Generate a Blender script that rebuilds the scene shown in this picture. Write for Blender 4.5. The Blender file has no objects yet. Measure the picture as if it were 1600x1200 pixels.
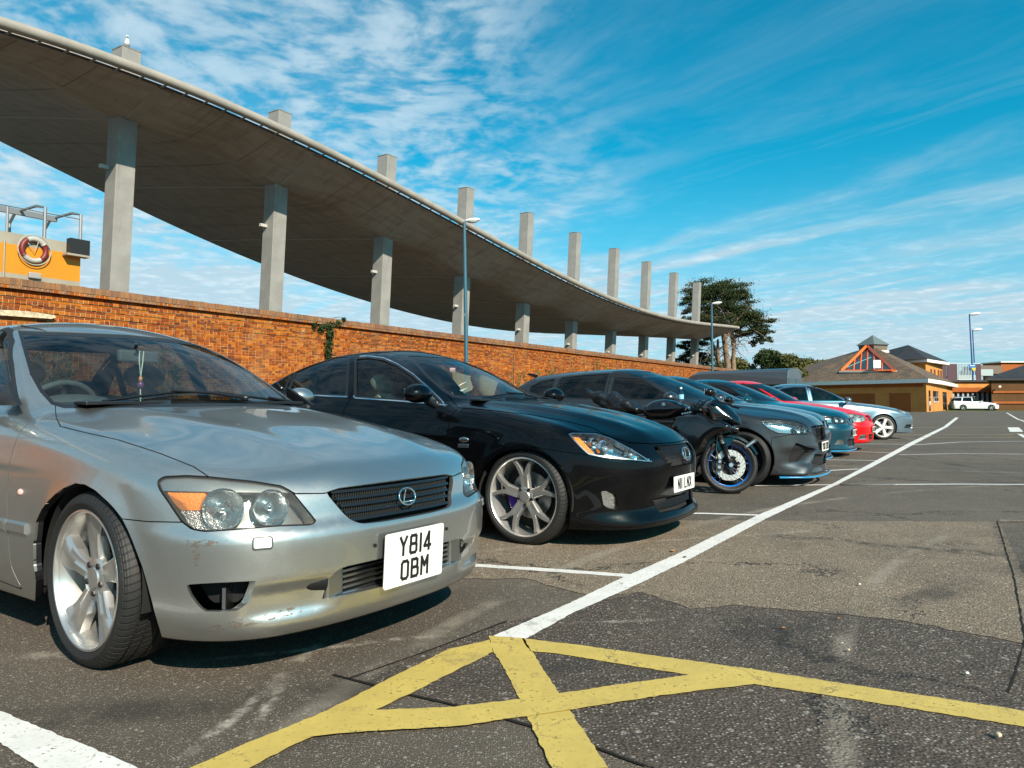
import bpy, math, random
import numpy as np
from mathutils import Vector, Matrix
from mathutils.bvhtree import BVHTree
R = math.radians
rnd = random.Random(7)
sc = bpy.context.scene
COL = sc.collection

# ------------------------------------------------------------------ camera, sky, sun, exposure
FPX, CAMH, PITCH, PPY = 1150.0, 0.97, R(2.6), 575.8      # focal length in px of the 1600 px photo
cam_d = bpy.data.cameras.new('camera'); cam = bpy.data.objects.new('camera', cam_d); COL.objects.link(cam)
cam_d.sensor_width = 36.0; cam_d.lens = FPX / 1600.0 * 36.0
cam_d.shift_y = (PPY - 600.0) / 1600.0
cam_d.clip_start = 0.05; cam_d.clip_end = 6000.0
cam.location = (0, 0, CAMH); cam.rotation_euler = (math.pi / 2 + PITCH, 0, 0)
sc.camera = cam
sc.render.resolution_x, sc.render.resolution_y = 1024, 768

SUN_AZ = math.atan2(0.50, -0.866)          # direction towards the sun, clockwise from +Y
SUN_EL = R(35)
world = bpy.data.worlds.new("World"); sc.world = world; world.use_nodes = True
sun_d = bpy.data.lights.new('sun', 'SUN'); sun_o = bpy.data.objects.new('sun', sun_d); COL.objects.link(sun_o)
sun_d.energy = 5.0; sun_d.angle = R(0.5); sun_d.color = (1.0, 0.89, 0.74)
_sd = Vector((math.sin(SUN_AZ) * math.cos(SUN_EL), math.cos(SUN_AZ) * math.cos(SUN_EL), math.sin(SUN_EL)))
sun_o.rotation_euler = _sd.to_track_quat('Z', 'Y').to_euler()
sc.view_settings.view_transform = 'Standard'; sc.view_settings.look = 'None'
sc.view_settings.gamma = 1.0; sc.view_settings.exposure = 0.62; sc.view_settings.use_curve_mapping = False
sc.cycles.max_bounces = 8; sc.cycles.transparent_max_bounces = 24; sc.cycles.glossy_bounces = 4
sc.cycles.diffuse_bounces = 3; sc.cycles.caustics_reflective = False; sc.cycles.caustics_refractive = False

# ------------------------------------------------------------------ node helper
class NT:
    def __init__(s, tree): s.t = tree
    def n(s, typ, ins=None, out=0, **props):
        nd = s.t.nodes.new(typ)
        for k, v in props.items(): setattr(nd, k, v)
        for k, v in (ins or {}).items():
            sock = nd.inputs[k]
            if isinstance(v, bpy.types.NodeSocket): s.t.links.new(v, sock)
            else:
                try: sock.default_value = v
                except Exception: sock.default_value = (v[0], v[1], v[2], 1.0) if len(v) == 3 else v
        return nd.outputs[out] if out is not None else nd
    def m(s, op, a, b=0.0, c=0.0, clamp=False):
        return s.n('ShaderNodeMath', {0: a, 1: b, 2: c}, operation=op, use_clamp=clamp)
    def vm(s, op, a, b=(0, 0, 0), out=0, **kw):
        d = {0: a}
        if b is not None: d[1] = b
        d.update(kw)
        return s.n('ShaderNodeVectorMath', d, out=out, operation=op)
    def noise(s, vec, scale, detail=4.0, rough=0.55, dist=0.0, out=0):
        return s.n('ShaderNodeTexNoise', {'Vector': vec, 'Scale': scale, 'Detail': detail, 'Roughness': rough, 'Distortion': dist}, out=out)
    def vor(s, vec, scale, out=0, feature='F1', rnd=1.0):
        return s.n('ShaderNodeTexVoronoi', {'Vector': vec, 'Scale': scale, 'Randomness': rnd}, out=out, feature=feature)
    def ss(s, v, lo, hi, a=0.0, b=1.0):
        return s.n('ShaderNodeMapRange', {'Value': v, 'From Min': lo, 'From Max': hi, 'To Min': a, 'To Max': b}, interpolation_type='SMOOTHSTEP')
    def lin(s, v, lo, hi, a=0.0, b=1.0):
        return s.n('ShaderNodeMapRange', {'Value': v, 'From Min': lo, 'From Max': hi, 'To Min': a, 'To Max': b})
    def mix(s, f, a, b, blend='MIX'):
        nd = s.t.nodes.new('ShaderNodeMix'); nd.data_type = 'RGBA'; nd.blend_type = blend
        for i, v in ((0, f), (6, a), (7, b)):
            if isinstance(v, bpy.types.NodeSocket): s.t.links.new(v, nd.inputs[i])
            else: nd.inputs[i].default_value = v if i == 0 else (v[0], v[1], v[2], 1.0)
        return nd.outputs[2]
    def ramp(s, f, stops):
        nd = s.t.nodes.new('ShaderNodeValToRGB'); s.t.links.new(f, nd.inputs[0])
        cr = nd.color_ramp
        while len(cr.elements) < len(stops): cr.elements.new(0.5)
        for e, (p, c) in zip(cr.elements, stops):
            e.position = p; e.color = (c[0], c[1], c[2], 1.0)
        return nd.outputs[0]
    def geo(s, out='Position'): return s.n('ShaderNodeNewGeometry', out=out)
    def obj(s): return s.n('ShaderNodeTexCoord', out='Object')

# sky: Nishita base, graded teal, two cloud decks laid on a plane above the place
def build_world():
    w = NT(world.node_tree); world.node_tree.nodes.clear()
    d = w.n('ShaderNodeTexCoord', out='Generated')
    sky = w.n('ShaderNodeTexSky', sky_type='NISHITA', sun_disc=False, sun_elevation=SUN_EL, sun_rotation=SUN_AZ, altitude=10.0,
              air_density=1.0, dust_density=0.6, ozone_density=2.0)
    sx = w.n('ShaderNodeSeparateXYZ', {0: d}, out=None)
    blue = w.mix(1.0, sky, w.mix(w.ss(sx.outputs[2], 0.0, 0.22), (0.22, 0.90, 1.18), SKY_TINT), 'MULTIPLY')
    zc = w.m('MAXIMUM', sx.outputs[2], 0.0)
    zz = w.m('ADD', zc, 0.05)
    px = w.m('DIVIDE', sx.outputs[0], zz); py = w.m('DIVIDE', sx.outputs[1], zz)
    p = w.n('ShaderNodeCombineXYZ', {0: px, 1: py, 2: 0.0})
    # altocumulus: small puffs
    warp = w.noise(p, 1.3, 2.0, out=1)
    pw = w.vm('ADD', p, w.vm('SCALE', warp, None, Scale=0.35))
    n1 = w.noise(pw, 8.5, 6.0, 0.5, 0.1)
    n1b = w.noise(pw, 21.0, 3.0, 0.55, 0.1)
    puff = w.m('ADD', w.m('MULTIPLY', n1, 0.70), w.m('MULTIPLY', n1b, 0.30))
    puff = w.ss(puff, 0.37, 0.60)
    az = w.m('ARCTAN2', sx.outputs[0], sx.outputs[1])                 # east-west position of the deck
    dk = w.noise(p, 0.8, 3.0)
    azw = w.m('ADD', az, w.m('MULTIPLY', w.m('SUBTRACT', dk, 0.5), 0.55))
    deck = w.ss(azw, 0.20, -0.12)
    puff = w.m('MULTIPLY', w.m('MULTIPLY', puff, deck), w.ss(sx.outputs[2], 0.08, 0.30))
    # cirrus: long streaks
    rot = w.n('ShaderNodeVectorRotate', {'Vector': p, 'Angle': R(-128)}, rotation_type='Z_AXIS')
    st = w.vm('MULTIPLY', rot, (0.20, 1.0, 1.0))
    stw = w.vm('ADD', st, w.vm('SCALE', w.noise(p, 0.7, 3.0, out=1), None, Scale=0.5))
    c1 = w.noise(stw, 1.9, 9.0, 0.62, 0.4)
    c2 = w.noise(p, 0.42, 3.0, 0.5)
    cir = w.m('MULTIPLY', w.ss(c1, w.ss(sx.outputs[2], 0.34, 0.12, 0.49, 0.38), 0.72), w.ss(c2, 0.28, 0.50))
    rot2 = w.n('ShaderNodeVectorRotate', {'Vector': p, 'Angle': R(-100)}, rotation_type='Z_AXIS')
    c3 = w.noise(w.vm('MULTIPLY', rot2, (0.30, 1.3, 1.0)), 1.3, 8.0, 0.6, 0.5)
    cir2 = w.m('MULTIPLY', w.ss(c3, 0.52, 0.76), w.ss(w.noise(p, 0.6, 2.0), 0.40, 0.62))
    low = w.ss(sx.outputs[2], 0.36, 0.0)                                # thin veil thickening to the horizon
    cirs = w.m('MULTIPLY', w.m('ADD', cir, w.m('MULTIPLY', cir2, 0.7)), w.m('ADD', 0.45, w.m('MULTIPLY', low, 0.6)))
    veil = w.m('MULTIPLY', w.m('POWER', low, 1.5), w.m('ADD', w.m('MULTIPLY', w.ss(w.noise(w.vm('MULTIPLY', rot, (0.12, 0.6, 1.0)), 0.9, 4.0, 0.6), 0.35, 0.65), w.ss(sx.outputs[2], 0.02, 0.10, 0.0, 0.35)), w.m('ADD', 0.70, w.m('MULTIPLY', deck, 0.25))))
    den = w.m('ADD', w.m('MULTIPLY', puff, 0.60), w.m('MULTIPLY', w.m('MULTIPLY', w.m('MULTIPLY', cirs, w.ss(sx.outputs[2], 0.34, 0.14, 0.58, 1.05)), w.m('MAXIMUM', w.ss(sx.outputs[2], 0.42, 0.20, 0.35, 1.0), w.ss(az, 0.30, 0.05))), w.ss(sx.outputs[2], 0.01, 0.07)))
    den = w.m('ADD', den, veil, clamp=True)
    den = w.m('MULTIPLY', den, 0.93)
    shade = w.mix(w.ss(n1, 0.45, 0.75), CLOUD_A, CLOUD_B)
    col = w.mix(den, blue, shade)
    bg = w.n('ShaderNodeBackground', {'Color': col, 'Strength': 0.082})
    out = w.n('ShaderNodeOutputWorld', {'Surface': bg}, out=None)
SKY_TINT = (0.03, 1.14, 1.20)
CLOUD_A = (4.3, 5.6, 6.4); CLOUD_B = (5.8, 6.9, 7.5)
build_world()

# ------------------------------------------------------------------ photo geometry (used to measure where things stand)
def ray(px, py):
    u = (px - 800.0) / FPX; v = (PPY - py) / FPX
    c, s = math.cos(PITCH), math.sin(PITCH)
    return Vector((u, c - v * s, s + v * c))
def G(px, py, z=0.0):
    d = ray(px, py); t = (z - CAMH) / d.z
    return Vector((d.x * t, d.y * t, z))
def W(px, py, Y):                                    # point on that ray at depth Y
    d = ray(px, py); t = Y / d.y
    return Vector((d.x * t, Y, CAMH + d.z * t))
def proj(p):                                          # world (N,3) -> px,py
    p = np.asarray(p, float); c, s = math.cos(PITCH), math.sin(PITCH)
    X = p[..., 0]; Y = p[..., 1]; Z = p[..., 2] - CAMH
    dep = Y * c + Z * s; up = -Y * s + Z * c
    return 800 + FPX * X / dep, PPY - FPX * up / dep, dep
TD = Vector((0.545, 0.8385, 0)); ND = Vector((0.8385, -0.545, 0))       # along the wall / towards the car park
def on_wall(px, py, D):                               # ray against the vertical plane D metres from the camera line
    d = ray(px, py); t = -D / (d.x * ND.x + d.y * ND.y)
    P = Vector((d.x * t, d.y * t, CAMH + d.z * t))
    return P.dot(TD), P.z
def wall_pt(s, D, z=0.0): return Vector((TD.x * s - ND.x * D, TD.y * s - ND.y * D, z))

# ------------------------------------------------------------------ materials
MATS = {}
def mat(name, col=(0.5, 0.5, 0.5), rough=0.6, metal=0.0, coat=0.0, spec=0.5, bump=None, emit=None, var=None, fn=None, croft=0.03):
    if name in MATS: return MATS[name]
    m = bpy.data.materials.new(name); m.use_nodes = True; t = NT(m.node_tree)
    b = m.node_tree.nodes['Principled BSDF']
    b.inputs['Base Color'].default_value = (*col, 1); b.inputs['Roughness'].default_value = rough
    b.inputs['Metallic'].default_value = metal; b.inputs['Coat Weight'].default_value = coat
    b.inputs['Coat Roughness'].default_value = croft; b.inputs['Specular IOR Level'].default_value = spec
    L = m.node_tree.links
    if var:                                           # (scale, amount)
        n = t.noise(t.obj(), var[0], 5.0, 0.6)
        L.new(t.mix(t.ss(n, 0.3, 0.7), [c * (1 - var[1]) for c in col], [min(1, c * (1 + var[1])) for c in col]), b.inputs['Base Color'])
    if bump:                                          # (scale, strength)
        n = t.noise(t.obj(), bump[0], 4.0, 0.6)
        L.new(t.n('ShaderNodeBump', {'Height': n, 'Strength': bump[1], 'Distance': 0.01}), b.inputs['Normal'])
    if emit: b.inputs['Emission Color'].default_value = (*emit[0], 1); b.inputs['Emission Strength'].default_value = emit[1]
    if fn: fn(t, b, L)
    MATS[name] = m
    return m

# ------------------------------------------------------------------ mesh helpers
class MB:
    def __init__(s): s.v = []; s.f = []; s.mi = []; s.k = 0
    def add(s, vs, fs, mi=None):
        o = len(s.v); s.v.extend([tuple(v) for v in vs]); s.f.extend([[i + o for i in f] for f in fs])
        s.mi.extend([s.k if mi is None else mi] * len(fs)); return s
    def box(s, c, h, rz=0.0, M=None, mi=None, taper=1.0):
        P = []
        for dz in (-1, 1):
            k = taper if dz > 0 else 1.0
            for dx, dy in ((-1, -1), (1, -1), (1, 1), (-1, 1)): P.append(Vector((dx * h[0] * k, dy * h[1] * k, dz * h[2])))
        if M is None: M = Matrix.Rotation(rz, 3, 'Z')
        P = [M @ p + Vector(c) for p in P]
        return s.add(P, [(3, 2, 1, 0), (4, 5, 6, 7), (0, 1, 5, 4), (1, 2, 6, 5), (2, 3, 7, 6), (3, 0, 4, 7)], mi)
    def prism(s, pts, a, b, mi=None):                 # polygon of Vectors extruded from +a to +b
        n = len(pts); a = Vector(a); b = Vector(b)
        P = [Vector(p) + a for p in pts] + [Vector(p) + b for p in pts]
        F = [tuple(reversed(range(n))), tuple(range(n, 2 * n))] + [(i, (i + 1) % n, n + (i + 1) % n, n + i) for i in range(n)]
        return s.add(P, F, mi)
    def tube(s, pts, r, seg=8, caps=True, mi=None, closed=False):
        pts = [Vector(p) for p in pts]; n = len(pts); rr = r if hasattr(r, '__len__') else [r] * n
        rings = []; up = None
        for i, p in enumerate(pts):
            if closed: d = pts[(i + 1) % n] - pts[i - 1]
            else: d = pts[min(i + 1, n - 1)] - pts[max(i - 1, 0)]
            d.normalize()
            if up is None:
                up = Vector((0, 0, 1)) if abs(d.z) < 0.9 else Vector((1, 0, 0))
            x = d.cross(up); x.normalize(); up = x.cross(d)
            rings.append([p + (x * math.cos(2 * math.pi * k / seg) + up * math.sin(2 * math.pi * k / seg)) * rr[i] for k in range(seg)])
        V = [q for rg in rings for q in rg]; F = []
        for i in range(n if closed else n - 1):
            j = (i + 1) % n
            for k in range(seg):
                k2 = (k + 1) % seg; F.append((i * seg + k, i * seg + k2, j * seg + k2, j * seg + k))
        if caps and not closed: F += [tuple(range(seg)), tuple(range((n - 1) * seg, n * seg))[::-1]]
        return s.add(V, F, mi)
    def lathe(s, prof, seg=32, M=None, mi=None, arc=(0, 2 * math.pi), smoothcap=False):   # prof [(r, h)], axis = local Z
        full = abs(arc[1] - arc[0] - 2 * math.pi) < 1e-6; ns = seg if full else seg + 1; V = []
        for k in range(ns):
            a = arc[0] + (arc[1] - arc[0]) * k / seg
            for r, h in prof:
                p = Vector((r * math.cos(a), r * math.sin(a), h)); V.append(M @ p if M else p)
        n = len(prof); F = []
        for k in range(seg):
            k2 = (k + 1) % ns
            for i in range(n - 1): F.append((k * n + i, k2 * n + i, k2 * n + i + 1, k * n + i + 1))
        return s.add(V, F, mi)
    def sphere(s, c, r, seg=12, rings=8, mi=None, M=None):
        r = r if hasattr(r, '__len__') else (r, r, r); V = []; F = []
        for i in range(rings + 1):
            t = math.pi * i / rings
            for k in range(seg):
                a = 2 * math.pi * k / seg
                p = Vector((r[0] * math.sin(t) * math.cos(a), r[1] * math.sin(t) * math.sin(a), r[2] * math.cos(t)))
                V.append((M @ p if M else p) + Vector(c))
        for i in range(rings):
            for k in range(seg):
                k2 = (k + 1) % seg; F.append((i * seg + k, (i + 1) * seg + k, (i + 1) * seg + k2, i * seg + k2))
        return s.add(V, F, mi)
    def build(s, name, m, parent=None, smooth=False, bevel=0.0, label=None, sub=0):
        me = bpy.data.meshes.new(name); me.from_pydata([tuple(v) for v in s.v], [], s.f); me.validate()
        ms = m if isinstance(m, (list, tuple)) else [m]
        for q in ms: me.materials.append(q)
        if len(ms) > 1 and len(me.polygons) == len(s.mi): me.polygons.foreach_set('material_index', s.mi)
        if smooth is True or smooth == 1: me.polygons.foreach_set('use_smooth', [True] * len(me.polygons))
        o = bpy.data.objects.new(name, me); COL.objects.link(o)
        if parent is not None: o.parent = parent
        if label: o['label'] = label
        if bevel:
            bm = o.modifiers.new('bevel', 'BEVEL'); bm.width = bevel; bm.segments = 2; bm.limit_method = 'ANGLE'; bm.angle_limit = R(35)
        if sub:
            sm_ = o.modifiers.new('sub', 'SUBSURF'); sm_.levels = sub; sm_.render_levels = sub
        if isinstance(smooth, float) and smooth > 1:   # smooth by angle (degrees)
            me.polygons.foreach_set('use_smooth', [True] * len(me.polygons)); me.set_sharp_from_angle(angle=R(smooth))
        me.update(); return o
def empty(name, loc=(0, 0, 0), rz=0.0, parent=None):
    o = bpy.data.objects.new(name, None); COL.objects.link(o); o.location = loc; o.rotation_euler = (0, 0, rz); o.empty_display_size = 0.2
    if parent is not None: o.parent = parent
    return o
def tag(o, label=None, cat=None, group=None, kind=None):
    if label: o['label'] = label
    if cat: o['category'] = cat
    if group: o['group'] = group
    if kind: o['kind'] = kind
    return o
def sheet(name, polys, m, z, kind='structure', wob=0.0, seed=1, step=0.05, parent=None):
    """flat ground sheet(s): outline points on the ground, edges subdivided and made a little ragged"""
    rr = random.Random(seed); mb = MB()
    from mathutils.geometry import tessellate_polygon
    for P in polys:
        Q = []
        n = len(P)
        for i in range(n):
            a, b = Vector(P[i]), Vector(P[(i + 1) % n]); L = (b - a).length; k = max(1, min(160, int(L / step)))
            nrm = Vector((-(b - a).y, (b - a).x, 0)); nrm.normalize()
            for j in range(k):
                q = a.lerp(b, j / k)
                if wob: q = q + nrm * rr.uniform(-wob, wob)
                Q.append(Vector((q.x, q.y, z)))
        tri = tessellate_polygon([Q]); mb.add(Q, tri)
    o = mb.build(name, m, parent)
    me = o.data
    # face up
    import bmesh
    bm = bmesh.new(); bm.from_mesh(me)
    for f in bm.faces:
        if f.normal.z < 0: f.normal_flip()
    bm.to_mesh(me); bm.free()
    if kind: o['kind'] = kind
    return o
def fsmooth(v, k=3):
    for _ in range(k): v = np.convolve(np.pad(v, 1, mode='edge'), [0.25, 0.5, 0.25], 'valid')
    return v
# ================================================================== GROUND
def m_asphalt(name, base, speck, chips=0.5, scale=1.0, stains=(), seed=0.0, tan=0.0):
    def fn(t, b, L):
        P = t.geo()
        P2 = t.vm('ADD', P, (seed, seed * 0.7, 0))
        big = t.noise(P2, 0.35, 4.0, 0.6); mid = t.noise(P2, 2.3, 5.0, 0.65); fine = t.noise(P2, 160.0 * scale, 3.0, 0.7)
        c = t.mix(t.ss(big, 0.3, 0.7), [x * 0.82 for x in base], [x * 1.22 for x in base])
        c = t.mix(t.m('MULTIPLY', t.ss(mid, 0.42, 0.75), 0.55), c, [x * 1.5 for x in base]); oil = t.noise(t.vm('ADD', P2, (5, 9, 0)), 1.4, 6.0, 0.72); c = t.mix(t.m('MULTIPLY', t.ss(oil, 0.56, 0.68), 0.55), c, [x * 0.42 for x in base]); dst = t.noise(t.vm('ADD', P2, (1, 3, 0)), 0.8, 7.0, 0.8); c = t.mix(t.m('MULTIPLY', t.ss(dst, 0.56, 0.72), 0.5), c, [base[0] * 2.1, base[1] * 2.05, base[2] * 1.95])
        c = t.mix(t.m('MULTIPLY', t.ss(fine, 0.35, 0.7), 0.75), t.mix(1.0, c, (0.34, 0.34, 0.34), 'MULTIPLY'), t.mix(1.0, c, (2.0, 1.92, 1.8), 'MULTIPLY'))
        va = t.vor(P2, 95.0 * scale, out=None); cell = va.outputs['Color']; dist = va.outputs['Distance']
        pick = t.n('ShaderNodeSeparateColor', {0: cell}, out=0)
        chip = t.m('MULTIPLY', t.ss(pick, 1.0 - chips * 0.30, 1.0 - chips * 0.24), t.ss(dist, 0.42, 0.25))
        c = t.mix(chip, c, t.mix(t.n('ShaderNodeSeparateColor', {0: cell}, out=1), speck, [x * 0.45 for x in speck]))
        vb = t.vor(P2, 30.0 * scale, out=None); pick2 = t.n('ShaderNodeSeparateColor', {0: vb.outputs['Color']}, out=0)
        chip2 = t.m('MULTIPLY', t.ss(pick2, 1.0 - chips * 0.12, 1.0 - chips * 0.09), t.ss(vb.outputs['Distance'], 0.30, 0.20))
        c = t.mix(t.m('MULTIPLY', chip2, 0.8), c, [x * 0.8 for x in speck])
        # cracks
        nz = t.vm('SCALE', t.noise(P2, 1.1, 6.0, 0.75, out=1), None, Scale=1.3)
        ce = t.vor(t.vm('ADD', P2, nz), 0.55, feature='DISTANCE_TO_EDGE')
        crack = t.m('MULTIPLY', t.ss(ce, 0.012, 0.003), t.ss(big, 0.50, 0.56))
        c = t.mix(t.m('MULTIPLY', crack, 0.8), c, (0.012, 0.011, 0.010))
        # tyre scuffs sweeping round in arcs
        for (cx, cy, rad, wdt, a) in TYRE_ARCS:
            dv = t.vm('DISTANCE', t.vm('MULTIPLY', P, (1, 1, 0)), (cx, cy, 0), out=1)
            dd = t.m('ABSOLUTE', t.m('SUBTRACT', dv, rad))
            k = t.m('MULTIPLY', t.ss(dd, wdt, wdt * 0.2), t.ss(t.noise(P2, 1.1, 5.0, 0.7), 0.42, 0.62))
            c = t.mix(t.m('MULTIPLY', k, abs(a)), c, (0.30, 0.26, 0.21) if a > 0 else (0.018, 0.016, 0.015))
        for (x0, y0, x1, y1, wd, a) in stains:
            ax, ay = x1 - x0, y1 - y0; LL = math.hypot(ax, ay); ux, uy = ax / LL, ay / LL
            rel = t.vm('SUBTRACT', P, (x0, y0, 0)); al = t.vm('DOT_PRODUCT', rel, (ux, uy, 0), out=1); ac = t.vm('DOT_PRODUCT', rel, (-uy, ux, 0), out=1)
            wig = t.m('MULTIPLY', t.m('SUBTRACT', t.noise(P2, 3.0, 4.0), 0.5), wd * 2.2)
            k = t.m('MULTIPLY', t.ss(t.m('ABSOLUTE', t.m('ADD', ac, wig)), wd, wd * 0.15), t.m('MULTIPLY', t.ss(al, -0.1, 0.15), t.ss(al, LL + 0.1, LL - 0.2)))
            k = t.m('MULTIPLY', k, t.ss(t.noise(P2, 9.0, 6.0, 0.75), 0.40, 0.66))
            c = t.mix(t.m('MULTIPLY', k, abs(a)), c, (0.42, 0.38, 0.32) if a > 0 else (0.012, 0.011, 0.010))
        L.new(c, b.inputs['Base Color'])
        h = t.m('ADD', t.m('MULTIPLY', fine, 0.5), t.m('MULTIPLY', t.m('SUBTRACT', 1.0, dist), 0.8))
        h = t.m('SUBTRACT', h, t.m('MULTIPLY', crack, 1.2))
        L.new(t.n('ShaderNodeBump', {'Height': h, 'Strength': 0.9, 'Distance': 0.006 / scale}), b.inputs['Normal'])
    return mat(name, base, 0.82, spec=0.35, fn=fn)
def _g(a, b): p = G(a, b); return (p.x, p.y)
TYRE_ARCS = [(9.0, -1.0, 10.2, 0.07, 0.5), (9.0, -1.0, 8.65, 0.06, 0.45), (-3.5, 12.5, 10.4, 0.14, -0.6), (-3.5, 12.5, 11.9, 0.14, -0.55),
             (12.0, 22.0, 14.5, 0.20, -0.5), (12.0, 22.0, 12.9, 0.16, 0.35)]
ST1 = [(*_g(300, 1170), *_g(420, 1075), 0.035, 0.9), (*_g(395, 1140), *_g(445, 1065), 0.03, 0.9), (*_g(430, 1065), *_g(515, 990), 0.04, 0.75), (*_g(10, 1030), *_g(300, 1005), 0.06, 0.6),
       (*_g(330, 1030), *_g(690, 992), 0.03, 0.7)]
ST2 = [(*_g(1070, 952), *_g(1160, 942), 0.05, 0.9), (*_g(1290, 940), *_g(1520, 925), 0.03, 0.9), (*_g(1240, 1000), *_g(1390, 1090), 0.15, -0.9), (*_g(1170, 960), *_g(1260, 1030), 0.12, -0.8),
       (*_g(900, 975), *_g(1030, 970), 0.03, 0.6)]
ST3 = [(*_g(950, 850), *_g(1300, 828), 0.05, 0.55), (*_g(760, 862), *_g(960, 838), 0.05, 0.5), (*_g(1190, 835), *_g(1590, 870), 0.16, -0.8), (*_g(1540, 800), *_g(1600, 905), 0.05, -0.7)]
m_as = m_asphalt('asphalt_grey', (0.098, 0.082, 0.066), (0.36, 0.32, 0.26), 1.5, 1.5, ST1, 0.0)
m_as_tan = m_asphalt('asphalt_worn', (0.172, 0.136, 0.100), (0.50, 0.43, 0.33), 1.6, 1.0, ST3, 3.0)
m_as_br = m_asphalt('asphalt_brown', (0.078, 0.062, 0.050), (0.32, 0.29, 0.25), 1.5, 0.85, ST2, 7.0)
sheet('ground', [[(-400, -60, 0), (700, -60, 0), (700, 900, 0), (-400, 900, 0)]], mat('earth', (0.09, 0.085, 0.06), 0.9, var=(0.2, 0.3)), -0.02)
sheet('car_park', [[(-60, -12, 0), (160, -12, 0), (160, 78, 0), (-20, 78, 0)]], m_as, 0.0)
def gp(*pts): return [G(a, b) for a, b in pts]
sheet('asphalt_patch', [gp((640, 812), (1700, 816), (1560, 812), (1600, 900), (1640, 1015), (1400, 968), (1280, 958), (1150, 946), (1080, 952), (1000, 925), (930, 935), (820, 905), (560, 905))], m_as_tan, 0.003, wob=0.012, seed=3)
sheet('brown_asphalt_patch', [gp((545, 1062), (790, 975), (880, 952), (1000, 927), (1080, 954), (1150, 948), (1280, 960), (1400, 970), (1640, 1017), (1760, 1230), (1100, 1230), (870, 1148), (700, 1103))], m_as_br, 0.0042, wob=0.008, seed=4)
m_tar = mat('tar', (0.020, 0.018, 0.016), 0.95, spec=.1)
def stripe(pts, w0, w1=None):
    P = [G(a, b) for a, b in pts]; n = len(P); Lf, Rt = [], []
    for i, p in enumerate(P):
        d = P[min(i + 1, n - 1)] - P[max(i - 1, 0)]; d.normalize(); nr = Vector((-d.y, d.x, 0))
        w = w0 if w1 is None else w0 + (w1 - w0) * i / (n - 1)
        Lf.append(p + nr * w / 2); Rt.append(p - nr * w / 2)
    return Lf + Rt[::-1]
sheet('tar_seam', [stripe(((520, 1056), (640, 1087), (720, 1106), (860, 1145), (1010, 1200)), 0.012), stripe(((545, 1062), (660, 1022), (792, 972)), 0.010)], m_tar, 0.0056, wob=0.002, seed=5)
sheet('tar_seam', [stripe(((1558, 815), (1585, 905), (1602, 1000), (1575, 1085)), 0.007)], m_tar, 0.0056, wob=0.003, seed=6)
def m_paint(name, col, dark):
    def fn(t, b, L):
        P = t.geo(); n = t.noise(P, 7.0, 7.0, 0.7); f = t.noise(P, 70.0, 4.0, 0.7); v = t.vor(P, 110.0)
        c = t.mix(t.ss(n, 0.35, 0.7), [x * 0.86 for x in col], col)
        c = t.mix(t.m('MULTIPLY', t.ss(f, 0.56, 0.72), 0.8), c, dark)
        cr = t.vor(t.vm('ADD', P, t.vm('SCALE', t.noise(P, 5.0, 5.0, 0.7, out=1), None, Scale=0.2)), 2.2, feature='DISTANCE_TO_EDGE'); c = t.mix(t.m('MULTIPLY', t.ss(cr, 0.012, 0.003), t.ss(n, 0.45, 0.6)), c, dark)
        c = t.mix(t.m('MULTIPLY', t.ss(t.noise(P, 2.4, 8.0, 0.8), 0.56, 0.68), 0.75), c, dark)
        L.new(c, b.inputs['Base Color'])
        wear = t.m('MULTIPLY', t.ss(f, 0.60, 0.66), t.ss(n, 0.44, 0.64))
        tr = t.n('ShaderNodeBsdfTransparent')
        L.new(t.n('ShaderNodeBump', {'Height': t.m('ADD', t.m('MULTIPLY', v, 0.5), f), 'Strength': 0.35, 'Distance': 0.002}), b.inputs['Normal'])
        out = [q for q in t.t.nodes if q.type == 'OUTPUT_MATERIAL'][0]
        L.new(t.n('ShaderNodeMixShader', {0: wear, 1: b.outputs[0], 2: tr}), out.inputs[0])
    return mat(name, col, 0.6, fn=fn)
m_white = m_paint('white_line_paint', (0.72, 0.70, 0.66), (0.30, 0.28, 0.25))
m_yel = m_paint('yellow_line_paint', (0.53, 0.39, 0.095), (0.24, 0.18, 0.07))
m_yel2 = m_paint('worn_yellow_line_paint', (0.36, 0.30, 0.12), (0.16, 0.13, 0.07))
# main white line (edge points traced on the ground), bay lines, yellow hatching
sheet('white_line', [gp((770, 996), (822, 1000), (900, 957), (985, 920), (1068, 880), (1196, 812), (1310, 757), (1369, 727), (1427, 695.2), (1480, 667.6), (1498, 653), (1493, 652.4), (1474, 667), (1422, 691.8), (1364, 722.8), (1301, 756.5), (1186, 805), (1056, 868), (975, 903), (890, 944))], m_white, 0.0062, wob=0.003, seed=11, step=0.03)
bays = [((735, 884), (860, 892), (985, 901), .075), ((1040, 803), (1100, 803), (1192, 806), .075), ((1120, 760), (1300, 758), (1400, 758), .075), ((1310, 758), (1500, 757), (1700, 758), .075),
        ((1200, 741), (1290, 736), (1342, 733), .07), ((1240, 719), (1300, 719), (1378, 720), .07), ((1300, 706), (1340, 706), (1404, 708), .07), ((1405, 711), (1500, 709), (1700, 711), .06),
        ((1330, 694), (1380, 694), (1424, 695), .07), ((1420, 696), (1500, 691), (1640, 689), .07), ((1380, 687), (1410, 686), (1440, 687), .07)]
sheet('bay_line', [stripe((a, b, c), w) for a, b, c, w in bays], m_white, 0.0052, wob=0.004, seed=12, step=0.05)
sheet('bay_line', [gp((0, 1113), (212, 1200), (330, 1260), (200, 1290), (0, 1164), (-200, 1075), (-200, 1035))], m_white, 0.0052, wob=0.0035, seed=13, step=0.02)
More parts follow.
